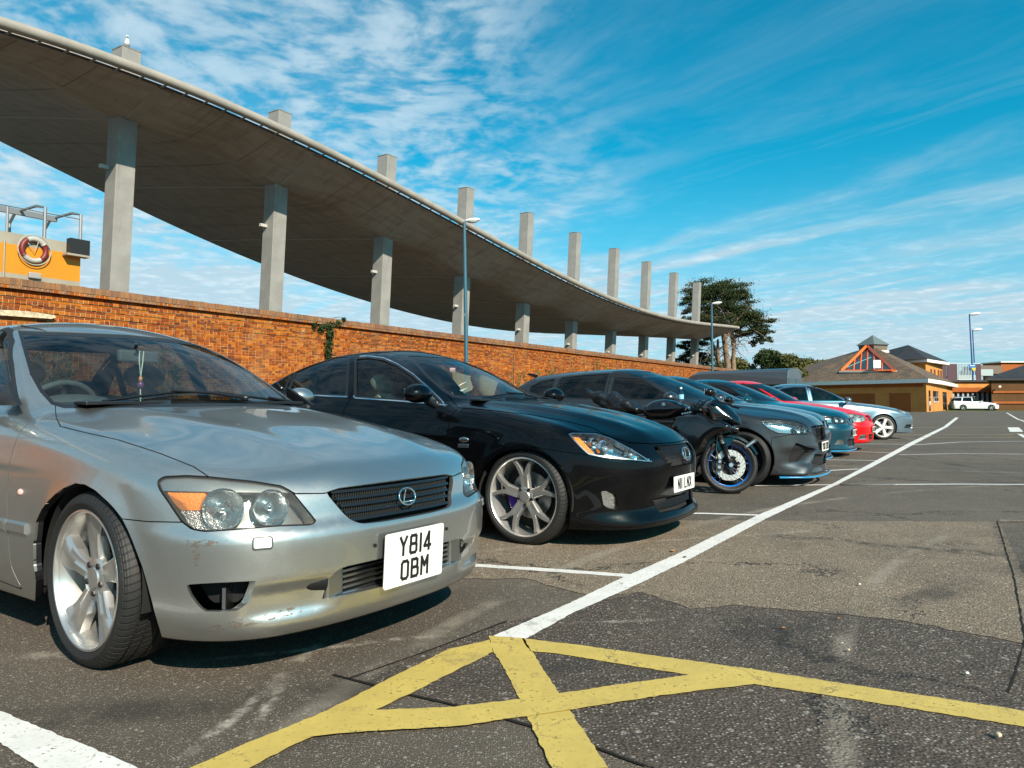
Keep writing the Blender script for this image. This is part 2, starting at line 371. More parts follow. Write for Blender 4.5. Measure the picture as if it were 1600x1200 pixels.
sheet('far_white_line', [stripe(((1592, 678), (1610, 688), (1640, 704)), 0.12), gp((1574, 668), (1592, 668), (1599, 675), (1578, 675)), stripe(((1573, 645), (1590, 655), (1640, 672)), 0.12)], m_white, 0.0062, wob=0.01, seed=14, step=0.2)
yel = [gp((764, 996), (818, 1000), (872, 1085), (950, 1203), (868, 1215), (822, 1120), (795, 1060), (768, 1015)),
       gp((815, 1000), (900, 1010), (1170, 1048), (1330, 1073), (1600, 1114), (1700, 1130), (1700, 1158), (1600, 1139), (1470, 1118), (1310, 1092), (1170, 1071), (1090, 1060), (870, 1024), (828, 1020))]
yel2 = [gp((765, 1003), (700, 1018), (600, 1068), (510, 1115), (400, 1160), (290, 1208), (382, 1208), (470, 1163), (555, 1128), (640, 1088), (770, 1022)),
        gp((520, 1116), (700, 1110), (830, 1095), (960, 1075), (1090, 1057), (1175, 1048), (1180, 1073), (1040, 1090), (890, 1114), (720, 1139), (540, 1150), (470, 1158))]
sheet('yellow_hatching', yel, m_yel, 0.0075, wob=0.003, seed=15, step=0.02)
sheet('yellow_hatching', yel2[:1], m_yel, 0.0088, wob=0.003, seed=16, step=0.02)
sheet('yellow_hatching', yel2[1:], m_yel, 0.0101, wob=0.003, seed=17, step=0.02)
sheet('far_yellow_line', [stripe(((1400, 669), (1480, 668), (1700, 664)), .12), stripe(((1330, 684), (1400, 680), (1470, 679), (1560, 680), (1700, 673)), .12), stripe(((1440, 684), (1560, 684), (1700, 681)), .10)], m_yel2, 0.0078, wob=0.03, seed=18, step=0.3)

# ================================================================== BRICK WALL
WD = 17.5
WTOP = np.mean([on_wall(px, py, WD)[1] for px, py in ((0, 438), (200, 459), (400, 485), (600, 507), (730, 524), (1000, 557))])
def m_brickcol():
    def fn(t, b, L):
        a = t.n('ShaderNodeAttribute', attribute_name='tint', out='Color'); P = t.geo()
        n = t.noise(P, 38.0, 5.0, 0.7); n2 = t.noise(P, 1.2, 4.0, 0.6)
        c = t.mix(t.ss(n, 0.35, 0.7), t.mix(1.0, a, (0.62, 0.60, 0.58), 'MULTIPLY'), a)
        c = t.mix(t.m('MULTIPLY', t.ss(n2, 0.50, 0.72), 0.45), c, (0.40, 0.19, 0.07)); n3 = t.noise(t.vm('MULTIPLY', P, (1, 1, 0.35)), 0.9, 6.0, 0.7); c = t.mix(t.m('MULTIPLY', t.ss(n3, 0.52, 0.70), 0.45), c, (0.13, 0.065, 0.03)); n4 = t.noise(P, 2.6, 5.0, 0.75); c = t.mix(t.m('MULTIPLY', t.ss(n4, 0.60, 0.72), 0.5), c, (0.50, 0.36, 0.20))
        soot = t.m('MULTIPLY', t.ss(t.noise(P, 5.0, 6.0, 0.75), 0.55, 0.75), 0.35)
        c = t.mix(soot, c, (0.10, 0.055, 0.03))
        L.new(c, b.inputs['Base Color'])
        L.new(t.n('ShaderNodeBump', {'Height': n, 'Strength': 0.6, 'Distance': 0.006}), b.inputs['Normal'])
    return mat('brick', (0.4, 0.15, 0.05), 0.9, spec=0.2, fn=fn)
m_brick = m_brickcol()
m_mortar = mat('mortar', (0.62, 0.385, 0.175), 0.95, spec=0.1, var=(9.0, 0.3), bump=(60.0, 0.5))
BR_COLS = [(0.42, 0.105, 0.010), (0.36, 0.080, 0.009), (0.50, 0.150, 0.014), (0.27, 0.060, 0.014), (0.21, 0.050, 0.016), (0.46, 0.165, 0.030), (0.17, 0.048, 0.022), (0.31, 0.09, 0.020)]
CO_COLS = [(0.27, 0.15, 0.085), (0.31, 0.165, 0.09), (0.23, 0.13, 0.08), (0.34, 0.17, 0.08), (0.25, 0.12, 0.08)]
wall = empty('brick_wall', wall_pt(0, WD)); wall.rotation_euler = (0, 0, math.atan2(TD.y, TD.x))
tag(wall, 'long weathered orange brick wall with recessed panels behind the row of cars', 'wall')
# local frame of the wall: x along it, -y towards the car park, z up
PIL = [(0.657 + 0.3045 * k) * WD for k in range(-4, 10)]; PW = 0.40
CH, HH, RH = 0.145, 0.075, 0.0755
S0, S1 = -8.0, 60.5
def woff(s, k):
    if k == 0: return -0.055
    if k == 1: return 0.0
    if any(abs(s - p) < PW for p in PIL): return 0.0
    return {2: -0.028, 3: -0.03, 4: -0.055, 5: -0.058}.get(k, -0.088)
bricks = []                                           # (s0, s1, z0, z1, off, colour)
ztop = WTOP
s = S0
while s < S1:
    w_ = 0.112; bricks.append((s, s + w_ - 0.010, ztop - CH + rnd.uniform(-.002, .002), ztop + rnd.uniform(-.008, .006), 0.085 + rnd.uniform(-.006, .006), rnd.choice(CO_COLS))); s += w_
s = S0 + .05
while s < S1:
    bricks.append((s, s + 0.102, ztop - CH - HH, ztop - CH - 0.010, 0.075 + rnd.uniform(-.006, .006), rnd.choice(CO_COLS + BR_COLS[:2]))); s += 0.113
mort = MB(); nrow = int((ztop - CH - HH) / RH) + 1
bp_ = sorted([p + q for p in PIL for q in (-PW, PW)])
for k in range(nrow):
    z1 = ztop - CH - HH - k * RH; z0 = z1 - RH
    hdr = (k % 2 == 1); edges = [S0] + [b for b in bp_ if S0 < b < S1] + [S1]
    if k < 2: edges = [S0, S1]
    for e0, e1 in zip(edges[:-1], edges[1:]):
        off = woff((e0 + e1) / 2, k)
        y = -(off - 0.011)
        mort.add([(e0, y, z0), (e1, y, z0), (e1, y, z1), (e0, y, z1)], [(0, 1, 2, 3)])
        if k > 0:
            y2 = -(woff((e0 + e1) / 2, k - 1) - 0.011)
            if abs(y2 - y) > 1e-4: mort.add([(e0, y, z1), (e1, y, z1), (e1, y2, z1), (e0, y2, z1)], [(0, 1, 2, 3)])
        for e in (e0, e1): mort.add([(e, 0.0, z0), (e, 0.1, z0), (e, 0.1, z1), (e, 0.0, z1)], [(0, 1, 2, 3)])
        s = e0 + (0.0 if hdr or k % 4 else -0.11)
        while s < e1 - 0.02:
            w_ = 0.115 if hdr else 0.230
            if rnd.random() < 0.07 and not hdr: w_ = 0.115
            a0, a1 = max(s, e0), min(s + w_ - 0.012, e1 - 0.004)
            if a1 - a0 > 0.02:
                zone = 0.5 + 0.5 * math.sin(s * 0.9 + k * 0.05)
                c = rnd.choice(BR_COLS[:4] if rnd.random() < 0.4 + 0.4 * zone else BR_COLS)
                f = rnd.uniform(0.85, 1.15)
                bricks.append((a0, a1, z0 + 0.011 + rnd.uniform(-.0015, .0015), z1 + rnd.uniform(-.0015, .0), off + rnd.uniform(-.005, .004), tuple(x * f for x in c)))
            s += w_
mo = mort.build('mortar', m_mortar, wall)
core = MB().box(((S0 + S1) / 2, 0.27, (ztop - 0.02) / 2), ((S1 - S0) / 2, 0.12, (ztop - 0.02) / 2)).box(((S0 + S1) / 2, 0.16, ztop - 0.11), ((S1 - S0) / 2, 0.228, 0.098))
core.build('wall_core', m_mortar, wall)
# patch of render on the wall, near the left edge
rp = MB(); sA, zA = on_wall(-30, 486, WD); sB, zB = on_wall(88, 494, WD)
rp.add([(sA, 0.022, zA - .06), (sB - .1, 0.022, zB - .07), (sB, .022, zB - .03), (sB - .05, .022, zB + .02), (sB - .6, .022, zB + .05), (sA, .022, zA + .05)], [(0, 1, 2, 3, 4, 5)])
rp.add([(sA, -0.012, zA - .06), (sB - .1, -0.012, zB - .07), (sB, -.012, zB - .03), (sB - .05, -.012, zB + .02), (sB - .6, -.012, zB + .05), (sA, -.012, zA + .05)], [(0, 1, 2, 3, 4, 5)])
rp.build('render_patch', mat('old_render', (0.52, 0.42, 0.28), 0.9, var=(14, .3), bump=(30, .8)), wall)
def brick_geo(w_, h_, d_=0.05, ch=0.004):
    V = [(0, 0, 0), (w_, 0, 0), (w_, 0, h_), (0, 0, h_), (0, d_, 0), (w_, d_, 0), (w_, d_, h_), (0, d_, h_)]
    return V, [(0, 1, 2, 3), (0, 4, 5, 1), (1, 5, 6, 2), (2, 6, 7, 3), (3, 7, 4, 0)]
def wpt(s, z): return wall_pt(s, WD, z)
scored = []
for i, bk in enumerate(bricks):
    p = wpt((bk[0] + bk[1]) / 2, (bk[2] + bk[3]) / 2); x, y, d = proj((p.x, p.y, p.z))
    vis = d > 0 and -2 < x < 760 and y > 430 and y < (490 + max(0, x) * 0.0 + (0 if x < 60 else max(0, (x - 60)) ** 1.25 * 0.065)) and not (x > 420 and y > 548)
    scored.append(((bk[1] - bk[0]) / d if vis else 0, i))
scored.sort(reverse=True); near = set(i for sc_, i in scored[:298] if sc_ > 0)
bmesh_cache = {}
V, F, T = [], [], []
for i, (a0, a1, z0, z1, off, c) in enumerate(bricks):
    if i in near:
        key = (round((a1 - a0) / 0.01), round((z1 - z0) / 0.005), min(range(13), key=lambda q: sum(abs(c[j] - (BR_COLS + CO_COLS)[q][j]) for j in range(3))))
        if key not in bmesh_cache:
            me = bpy.data.meshes.new('brick'); bv, bf = brick_geo(a1 - a0, z1 - z0); me.from_pydata(bv, [], bf); me.materials.append(m_brick)
            at = me.color_attributes.new('tint', 'FLOAT_COLOR', 'POINT')
            cc = (BR_COLS + CO_COLS)[key[2]]; at.data.foreach_set('color', [*cc, 1] * len(bv)); bmesh_cache[key] = me
        o = bpy.data.objects.new('brick', bmesh_cache[key]); COL.objects.link(o); o.parent = wall; o.location = (a0, -off, z0)
    else:
        bv, bf = brick_geo(a1 - a0, z1 - z0); n0 = len(V)
        V += [(x + a0, y - off, z + z0) for x, y, z in bv]; F += [[q + n0 for q in f] for f in bf]; T += [(*c, 1)] * 8
me = bpy.data.meshes.new('brick_field'); me.from_pydata(V, [], F); me.materials.append(m_brick)
at = me.color_attributes.new('tint', 'FLOAT_COLOR', 'POINT'); at.data.foreach_set('color', np.array(T, dtype=np.float32).ravel())
bf_o = bpy.data.objects.new('brick_field', me); COL.objects.link(bf_o); bf_o.parent = wall; bf_o['kind'] = 'stuff'

# ================================================================== CANOPY
DC = 20.5
def m_conc():
    def fn(t, b, L):
        P = t.obj(); st = t.vm('MULTIPLY', P, (0.5, 3.0, 3.0)); n = t.noise(st, 1.1, 7.0, 0.65); f = t.noise(P, 9.0, 6.0, 0.7)
        c = t.mix(t.ss(n, 0.35, 0.68), (0.33, 0.29, 0.258), (0.42, 0.375, 0.335)); c = t.mix(t.m('MULTIPLY', t.ss(f, 0.5, 0.8), 0.3), c, (0.17, 0.15, 0.13)); s2 = t.noise(t.vm('MULTIPLY', P, (2.2, 0.25, 1)), 1.6, 6.0, 0.7); c = t.mix(t.m('MULTIPLY', t.ss(s2, 0.50, 0.70), 0.38), c, (0.12, 0.10, 0.085))
        L.new(c, b.inputs['Base Color'])
    return mat('canopy_underside', (0.3, 0.27, 0.24), 0.75, fn=fn)
m_can = m_conc()
def _colf(t, b, L):
    P = t.obj(); n = t.noise(P, 1.6, 5.0, 0.6); s_ = t.noise(t.vm('MULTIPLY', P, (9, 9, 0.35)), 1.0, 6.0, 0.7); f = t.noise(P, 26.0, 4.0, 0.7)
    c = t.mix(t.ss(n, 0.35, 0.7), (0.235, 0.226, 0.208), (0.29, 0.28, 0.258)); c = t.mix(t.m('MULTIPLY', t.ss(s_, 0.54, 0.72), 0.45), c, (0.13, 0.12, 0.10)); c = t.mix(t.ss(f, 0.70, 0.74), c, (0.15, 0.13, 0.11))
    L.new(c, b.inputs['Base Color'])
m_col = mat('column_paint', (0.29, 0.275, 0.245), 0.7, fn=_colf)
m_tube = mat('canopy_tube', (0.30, 0.27, 0.23), 0.55, var=(1.5, 0.12))
PU = [(214, 200), (434, 289), (597, 370), (714, 431), (812, 471.5), (888.5, 497), (951, 514.6), (1003, 525.4), (1046, 528.6), (1085, 530)]
PT = [(210, 91), (440, 182), (604, 247), (727, 295), (821, 333), (897, 364), (959, 389), (1010, 409), (1053, 427), (1091, 442)]
FE = [(0, 39), (68, 62), (162, 94), (280, 143), (419, 195), (520, 240), (628, 301.6), (722, 350), (800, 397), (862, 426), (927, 457), (992, 481.5), (1051, 499), (1106, 508.5), (1150, 512)]
RE = [(0, 222.6), (174, 299), (219, 323), (328, 380), (406, 414), (444, 429), (575, 471), (608, 481), (700, 501.6), (800, 517), (879, 521)]
def pf(pts, D, deg):
    q = np.array([on_wall(a, b, D) for a, b in pts]); c = np.polyfit(q[:, 0], q[:, 1], deg); return (lambda s: np.polyval(c, s)), q
hF, qF = pf(FE, DC - 2.1, 4); hR, qR = pf(RE, DC + 12.0, 3); hU, qU = pf(PU, DC, 4)
qT = np.array([on_wall(a, b, DC) for a, b in PT]); CT = float(np.mean(qT[:, 1]))
cs = np.polyfit(np.arange(10), qT[:, 0], 1); SC = [float(np.polyval(cs, i)) for i in range(-3, 10)]
SEND = float(qF[-1, 0])
lo_s, hi_s = float(min(qF[0, 0], qU[0, 0])), SEND
def heights(s):
    def clampf(f, a, b):
        if s < a: return float(f(a) + (f(a + .5) - f(a)) / .5 * (s - a))
        if s > b: return float(f(b) + (f(b) - f(b - .5)) / .5 * (s - b))
        return float(f(s))
    return clampf(hF, qF[0, 0], qF[-1, 0]), clampf(hU, qU[0, 0], qU[-1, 0]), clampf(hR, qR[1, 0], qR[-1, 0])
can = empty('canopy', wall_pt(0, DC)); can.rotation_euler = (0, 0, math.atan2(TD.y, TD.x))
tag(can, 'long wave shaped grey concrete canopy raised on columns behind the brick wall', 'canopy')
ns = 300; sgrid = np.linspace(SC[0] - 3, SEND, ns); ts = np.array([-2.0, -1.6, -1.2, -0.8, -0.45, -0.2, 0.0, 0.2, 0.5, 1, 1.8, 2.8, 4, 5.3, 6.6, 8, 9.3, 10.6, 11.6, 12.0])
V, F = [], []
def under(s, t):
    f, u, r = heights(s); ph = (s - SC[3]) / (SC[4] - SC[3]); bay = abs((ph + 0.5) % 1.0 - 0.5) * 2       # 0 at a column, 1 midway
    if t < 0: k = -t / 2.1; z = u + (f - 0.10 - u) * (k ** 1.05)
    else: k = t / 12.0; z = u + (r - u) * (k ** 0.95)
    z += 0.34 * bay ** 1.5 * math.exp(-abs(t) / 1.6) * (1 - min(1, abs(t) / 2.0 if t < 0 else 0) ** 2)
    return z
for i, s_ in enumerate(sgrid):
    tl = 1.0
    for t_ in ts: V.append((s_, t_, under(s_, t_)))
m_ = len(ts)
for i in range(ns - 1):
    for j in range(m_ - 1): F.append((i * m_ + j, (i + 1) * m_ + j, (i + 1) * m_ + j + 1, i * m_ + j + 1))
nb = len(V)
def thick(t): return 0.05 + 0.30 * (1 - abs((t - 5) / 7.1)) ** 0.5 if abs(t - 5) < 7.1 else 0.05
V += [(x, y, z + thick(y)) for x, y, z in V]
F += [[q + nb for q in f[::-1]] for f in F[:]]
for i in range(ns - 1):
    for j in (0, m_ - 1):
        a, b = i * m_ + j, (i + 1) * m_ + j; F.append((a, b, b + nb, a + nb))
for j in range(m_ - 1):
    for i in (0, ns - 1):
        a, b = i * m_ + j, i * m_ + j + 1; F.append((a, b, b + nb, a + nb))
mb = MB(); mb.v = V; mb.f = F; mb.mi = [0] * len(F)
mb.build('canopy_shell', m_can, can, smooth=40.0)
# front tube with its little brackets
tb = MB(); pts = [(s_, -2.28, heights(s_)[0]) for s_ in np.linspace(SC[0] - 3, SEND, 120)]
tb.tube(pts, 0.135, 14); tb.build('edge_tube', m_tube, can, smooth=True)
s_ = SC[0]; bk = MB()
while s_ < SEND:
    bk.box((s_, -2.14, heights(s_)[0] - 0.135), (0.025, 0.14, 0.012)); s_ += 0.62
lip = MB(); lip.tube([(q, -2.0, heights(q)[0] - 0.085) for q in np.linspace(SC[0] - 3, SEND, 120)], 0.035, 6)
bk.build('tube_brackets', m_col, can)['kind'] = 'stuff'; lip.build('edge_lip', mat('dark_trim', (0.07, 0.065, 0.06), 0.6), can)
# ribs running from each column to both edges, thin seams between them
for c_ in SC:
    for (t0, t1, w0, w1, dp) in ((-0.25, -1.98, 0.10, 0.20, 0.03), (0.25, 11.9, 0.05, 0.05, 0.015)):
        n_ = 14; rb = MB()
        for k in range(n_):
            ta, tb_ = t0 + (t1 - t0) * k / n_, t0 + (t1 - t0) * (k + 1) / n_; wa, wb = w0 + (w1 - w0) * k / n_, w0 + (w1 - w0) * (k + 1) / n_
            za, zb = under(c_, ta), under(c_, tb_)
            P = [(c_ - wa, ta, za - dp), (c_ + wa, ta, za - dp), (c_ + wb, tb_, zb - dp), (c_ - wb, tb_, zb - dp)]
            Q = [(c_ - wa * 1.3, ta, za + .03), (c_ + wa * 1.3, ta, za + .03), (c_ + wb * 1.3, tb_, zb + .03), (c_ - wb * 1.3, tb_, zb + .03)]
            rb.add(P + Q, [(0, 1, 2, 3), (0, 3, 7, 4), (1, 5, 6, 2)])
        rb.build('rib', mat('rib_paint', (0.36, 0.33, 0.29), 0.7), can)
for i in range(len(SC) - 1):
    for fr in (0.34, 0.67):
        c_ = SC[i] + (SC[i + 1] - SC[i]) * fr; sm_ = MB()
        for k in range(24):
            ta, tb_ = -1.9 + 13.6 * k / 24, -1.9 + 13.6 * (k + 1) / 24
            sm_.add([(c_ - .012, ta, under(c_, ta) - .006), (c_ + .012, ta, under(c_, ta) - .006), (c_ + .012, tb_, under(c_, tb_) - .006), (c_ - .012, tb_, under(c_, tb_) - .006)], [(0, 1, 2, 3)])
        sm_.build('panel_seam', mat('seam', (0.20, 0.165, 0.14), 0.8), can)
# columns
proto = None
LEAN = 0.052
for i, c_ in enumerate(SC):
    h = 0.275
    if proto is None:
        body = MB(); top = CT; nz_ = 1
        body.prism([(-h, -h, 0), (h, -h, 0), (h, h, 0), (-h, h, 0)], (0, LEAN * top, 0), (0, 0, top))
        root = empty('canopy_column'); cb = body.build('shaft', m_col, root, bevel=0.012)
        cap = MB().prism([(-h * 1.02, -h * 1.02, 0), (h * 1.02, -h * 1.02, 0), (h * 1.02, h * 1.02, 0), (-h * 1.02, h * 1.02, 0)], (0, 0, top + 0.002), (0, -0.002, top + 0.035)).build('cap', mat('weathered_cap', (0.17, 0.16, 0.14), 0.85, var=(6, .4)), root)
        bx = MB().box((-0.40, 0.30, 0), (0.13, 0.05, 0.05)).build('lamp_box', mat('pale_box', (0.45, 0.43, 0.4), 0.6), root)
        proto = root; kids = [cb, cap, bx]; o = root; bx.location = (0, 0, float(heights(c_)[1]) - 1.35)
    else:
        o = proto.copy(); COL.objects.link(o)
        for q in kids:
            k_ = q.copy(); COL.objects.link(k_); k_.parent = o
            if q is bx: k_.location = (0, 0, float(heights(c_)[1]) - 1.35)
    o.location = wall_pt(c_, DC, 0); o.rotation_euler = (0, 0, math.atan2(TD.y, TD.x))
    order = ['', '', '', 'with a small white bird on top, nearest and leftmost in view', 'second from the left in view, behind the silver saloon', 'third from the left, above the ivy on the wall',
             'right behind the tall street lamp', 'fifth from the left, first to stand wholly right of the near street lamp', 'sixth from the left in the row', 'seventh from the left in the row', 'eighth from the left in the row',
             'second from last, left of the big tree', 'last at the far tip of the canopy, in front of the big tree'][i]
    if i < 3: tag(o, 'leaning square grey concrete column standing out of frame at the left', 'column', 'leaning square columns carrying the canopy')
    else: tag(o, 'leaning square grey column ' + order, 'column', 'leaning square columns carrying the canopy')
cas = SC[3]
# small gull on the first column
g_ = empty('seagull', wall_pt(SC[3], DC, 0) ); tag(g_, 'small white seagull standing on top of the nearest concrete column', 'bird')
g_.rotation_euler = (0, 0, R(-60)); g_.location.z = CT + 0.035
p_ = Vector((0.0, 0, 0)); mb = MB()
mb.sphere((0, 0, 0.20), (0.13, 0.075, 0.085), 16, 10, M=Matrix.Rotation(R(-25), 3, 'Y')); mb.tube([(0.05, 0, .22), (0.10, 0, .30), (0.115, 0, .35)], [.055, .042, .035], 10); mb.sphere((0.13, 0, 0.365), (0.045, .036, .036), 12, 8)
mb.tube([(-0.08, 0, .19), (-0.24, 0, .15)], [.045, .012], 8)
mb.build('body', mat('gull_white', (0.8, 0.8, 0.78), 0.8), g_, smooth=True)
MB().sphere((-0.03, 0.0, 0.215), (0.15, 0.082, 0.06), 14, 8, M=Matrix.Rotation(R(-22), 3, 'Y')).build('wing', mat('gull_grey', (0.35, 0.36, 0.38), 0.8), g_, smooth=True)
MB().tube([(0.165, 0, .362), (0.215, 0, .352)], [.012, .003], 6).build('beak', mat('gull_beak', (0.6, 0.35, 0.03), 0.5), g_)
for yy in (-.03, .03): MB().tube([(0.0, yy, 0.0), (0.0, yy, .13)], .006, 5).box((0.015, yy, 0.004), (0.028, 0.018, 0.004)).build('leg', MATS['gull_beak'], g_)

# ================================================================== STREET LAMPS
m_pole = mat('lamp_pole_blue', (0.03, 0.115, 0.16), 0.45, coat=0.1)
def m_polew():
    def fn(t, b, L):
        P = t.obj(); n = t.noise(t.vm('MULTIPLY', P, (3, 3, 1.2)), 4.0, 7.0, 0.75)
        L.new(t.mix(t.ss(n, 0.63, 0.66), (0.028, 0.105, 0.15), (0.42, 0.42, 0.40)), b.inputs['Base Color'])
    return mat('worn_blue_pole', (0.03, 0.115, 0.16), 0.5, fn=fn)
m_pw = m_polew()
def lamp(base, h, label, r0=0.075, r1=0.05, az=0.0, head=1.0, mt=None, tilt=0.0):
    o = empty('street_lamp', base, az); tag(o, label, 'street lamp', 'blue street lamps')
    MB().tube([(0, 0, 0), (0, 0, 1.3)], r0 * 1.25, 14).tube([(0, 0, 1.3), (0, 0, h)], [r0, r1], 14).build('pole', mt or m_pw, o, smooth=40.0)
    a = MB().tube([(0, 0, h - .04), (0.03, 0, h + .03), (0.14 * head, 0, h + .05)], r1 * .8, 10); a.build('arm', m_pole, o, smooth=True)
    hm = MB(); Mx = Matrix.Rotation(R(-8), 3, 'Y')
    hm.sphere((0.30 * head, 0, h + .07), (0.30 * head, 0.13 * head, 0.075 * head), 20, 10, M=Mx); hm.build('lamp_head', mat('lamp_shell', (0.72, 0.72, 0.70), 0.4), o, smooth=True)
    MB().sphere((0.32 * head, 0, h + .035), (0.20 * head, 0.10 * head, 0.06 * head), 16, 8, M=Mx).build('lamp_glass', mat('lamp_bowl', (0.5, 0.5, 0.46), 0.2), o, smooth=True)
    return o
b0 = W(731, 500, 19.3); zt = W(729, 345, 19.3).z
lo = lamp((b0.x, b0.y, 0), zt - .05, 'slim blue street lamp with flaking paint standing behind the black saloon', 0.058, 0.040, R(10), 0.72)
lo.rotation_euler = (0, -R(1.0), R(10))
b1 = W(1113, 560, 37.0); zt = W(1112, 474, 37.0).z
lamp((b1.x, b1.y, 0), zt - .05, 'blue street lamp in front of the dark spreading tree and canopy tip', 0.07, 0.045, R(5), 0.9)

# ================================================================== YELLOW CABIN behind the wall
CBD = 19.0
def wl(px, py, D): s_, z_ = on_wall(px, py, D); return s_, z_
cb = empty('lookout_cabin', wall_pt(0, CBD)); cb.rotation_euler = (0, 0, math.atan2(TD.y, TD.x)); tag(cb, 'orange and cream cabin with railed flat roof over the left end of the wall', 'cabin')
sR, zr_ = wl(126, 395, CBD); sL, zl_ = wl(5, 361, CBD); sL -= 0.1; zT = wl(5, 361, CBD)[1]; 
zY1 = wl(5, 379, CBD)[1]; zY0 = wl(5, 425, CBD)[1]
m_cream = mat('cream_panel', (0.30, 0.27, 0.21), 0.55, var=(1.5, .08)); m_or = mat('orange_panel', (0.58, 0.215, 0.006), 0.5, var=(1.2, .06))
wd = 2.0
MB().box(((sL + sR) / 2, wd / 2, zY0 / 2), ((sR - sL) / 2, wd / 2, zY0 / 2)).build('lower_wall', m_cream, cb)
MB().box(((sL + sR) / 2, wd / 2, (zY0 + zY1) / 2), ((sR - sL) / 2 , wd / 2 , (zY1 - zY0) / 2 - .001)).build('orange_wall', m_or, cb)
MB().box(((sL + sR) / 2, wd / 2, (zT + zY1) / 2), ((sR - sL) / 2, wd / 2, (zT - zY1) / 2)).build('upper_wall', m_cream, cb)
m_rail = mat('galvanised_rail', (0.22, 0.23, 0.24), 0.5, metal=0.4)
rl = MB(); 
zrail = zT + .84
for k, (px, kk) in enumerate(((72, 0), (128, 1))):
    s_a = wl(px, 340, CBD)[0]
    rl.tube([(s_a, 0.05, zT - .25), (s_a, 0.05, zT + .76), (s_a - 0.04, 0.4, zT + .84), (s_a - .04, 1.5, zT + .84), (s_a - .04, 1.8, zT + .6), (s_a - .04, 1.8, zT)], 0.036, 6)
    rl.tube([(s_a - .44, .95, zT), (s_a - .44, .95, zT + .84)], 0.032, 6)
rl.build('roof_frame', m_rail, cb)
MB().box(((sL - 2 + sR) / 2, 1.25, zT + .80), ((sR - sL + 2) / 2, 0.04, 0.07)).build('top_rail', m_rail, cb)
MB().tube([(sL - 1, 0.05, zT + .60), (sR, 0.05, zT + .64)], .012, 4).build('wire', m_rail, cb)
s_a, z_a = wl(100, 378, CBD); s_b, z_b = wl(130, 398, CBD)
MB().box(((s_a + s_b) / 2 + .05, -0.12, (z_a + z_b) / 2 + .02), ((s_b - s_a) / 2, 0.10, 0.19)).build('wall_box', mat('black_box', (0.012, 0.011, 0.011), 0.5), cb)
MB().box(((s_a + s_b) / 2 + .0, -0.14, (z_a + z_b) / 2 - .20), ((s_b - s_a) / 2 + .04, 0.12, 0.024)).build('shelf', m_cream, cb)
s_c, z_c = wl(53, 431, CBD); MB().box((s_c, -0.04, z_c), (0.135, 0.04, 0.07)).build('bulkhead_light', mat('light_case', (0.3, 0.29, 0.27), 0.4), cb, bevel=.02)
MB().tube([(sL + .12, -0.04, zT - .2), (sL + .12, -0.04, zY0 - .3)], .02, 6).build('drain_pipe', m_cream, cb)
s_d, z_d = wl(51, 391, CBD)
lb = empty('lifebuoy', wall_pt(s_d, CBD + .0, z_d)); lb.rotation_euler = cb.rotation_euler; tag(lb, 'red and white ring lifebuoy hanging on the orange cabin wall', 'lifebuoy')
rad = 0.26
for k in range(4):
    a0 = R(35 + 90 * k); mb = MB(); pts = [(rad * math.cos(a0 + R(90) * j / 10), -0.07, rad * math.sin(a0 + R(90) * j / 10)) for j in range(11)]
    mb.tube(pts, 0.062, 12); mb.build('red_section' if k % 2 else 'white_section', mat('buoy_red', (0.15, 0.014, 0.012), 0.5) if k % 2 else mat('buoy_white', (0.38, 0.37, 0.33), 0.5), lb, smooth=True)
MB().tube([((rad + .1) * math.cos(R(10 * j)), -0.10, (rad + .1) * math.sin(R(10 * j))) for j in range(36)], .012, 5, closed=True).tube([(-.16, -.1, .16), (0, -.1, -.04), (.08, -.1, .2)], .01, 5).build('rope', mat('rope', (0.4, 0.38, 0.33), 0.9), lb)
# ================================================================== CAR KIT: bodies are grown from smooth implicit surfaces, then cut along panel outlines
def smax(a, b, r):
    h = np.maximum(r - np.abs(a - b), 0.0) / r
    return np.maximum(a, b) + h * h * r * 0.25
def smin(a, b, r): return -smax(-a, -b, r)
def tab(pts, sig=0.05, lo=-5.0, hi=2.0):
    """smooth curve through a table: linear interpolation blurred by a Gaussian"""
    x = np.array([p[0] for p in pts], float); y = np.array([p[1] for p in pts], float); o = np.argsort(x); x, y = x[o], y[o]
    st = 0.005; g = np.arange(lo, hi, st); v = np.interp(g, x, y)
    m0 = (y[1] - y[0]) / (x[1] - x[0]); m1 = (y[-1] - y[-2]) / (x[-1] - x[-2])
    v = np.where(g < x[0], y[0] + (g - x[0]) * m0, v); v = np.where(g > x[-1], y[-1] + (g - x[-1]) * m1, v)
    k = int(3 * sig / st) + 1; w = np.exp(-0.5 * (np.arange(-k, k + 1) * st / sig) ** 2); w /= w.sum()
    v = np.convolve(np.pad(v, k, mode='reflect', reflect_type='odd'), w, 'valid')
    return lambda q: np.interp(q, g, v)

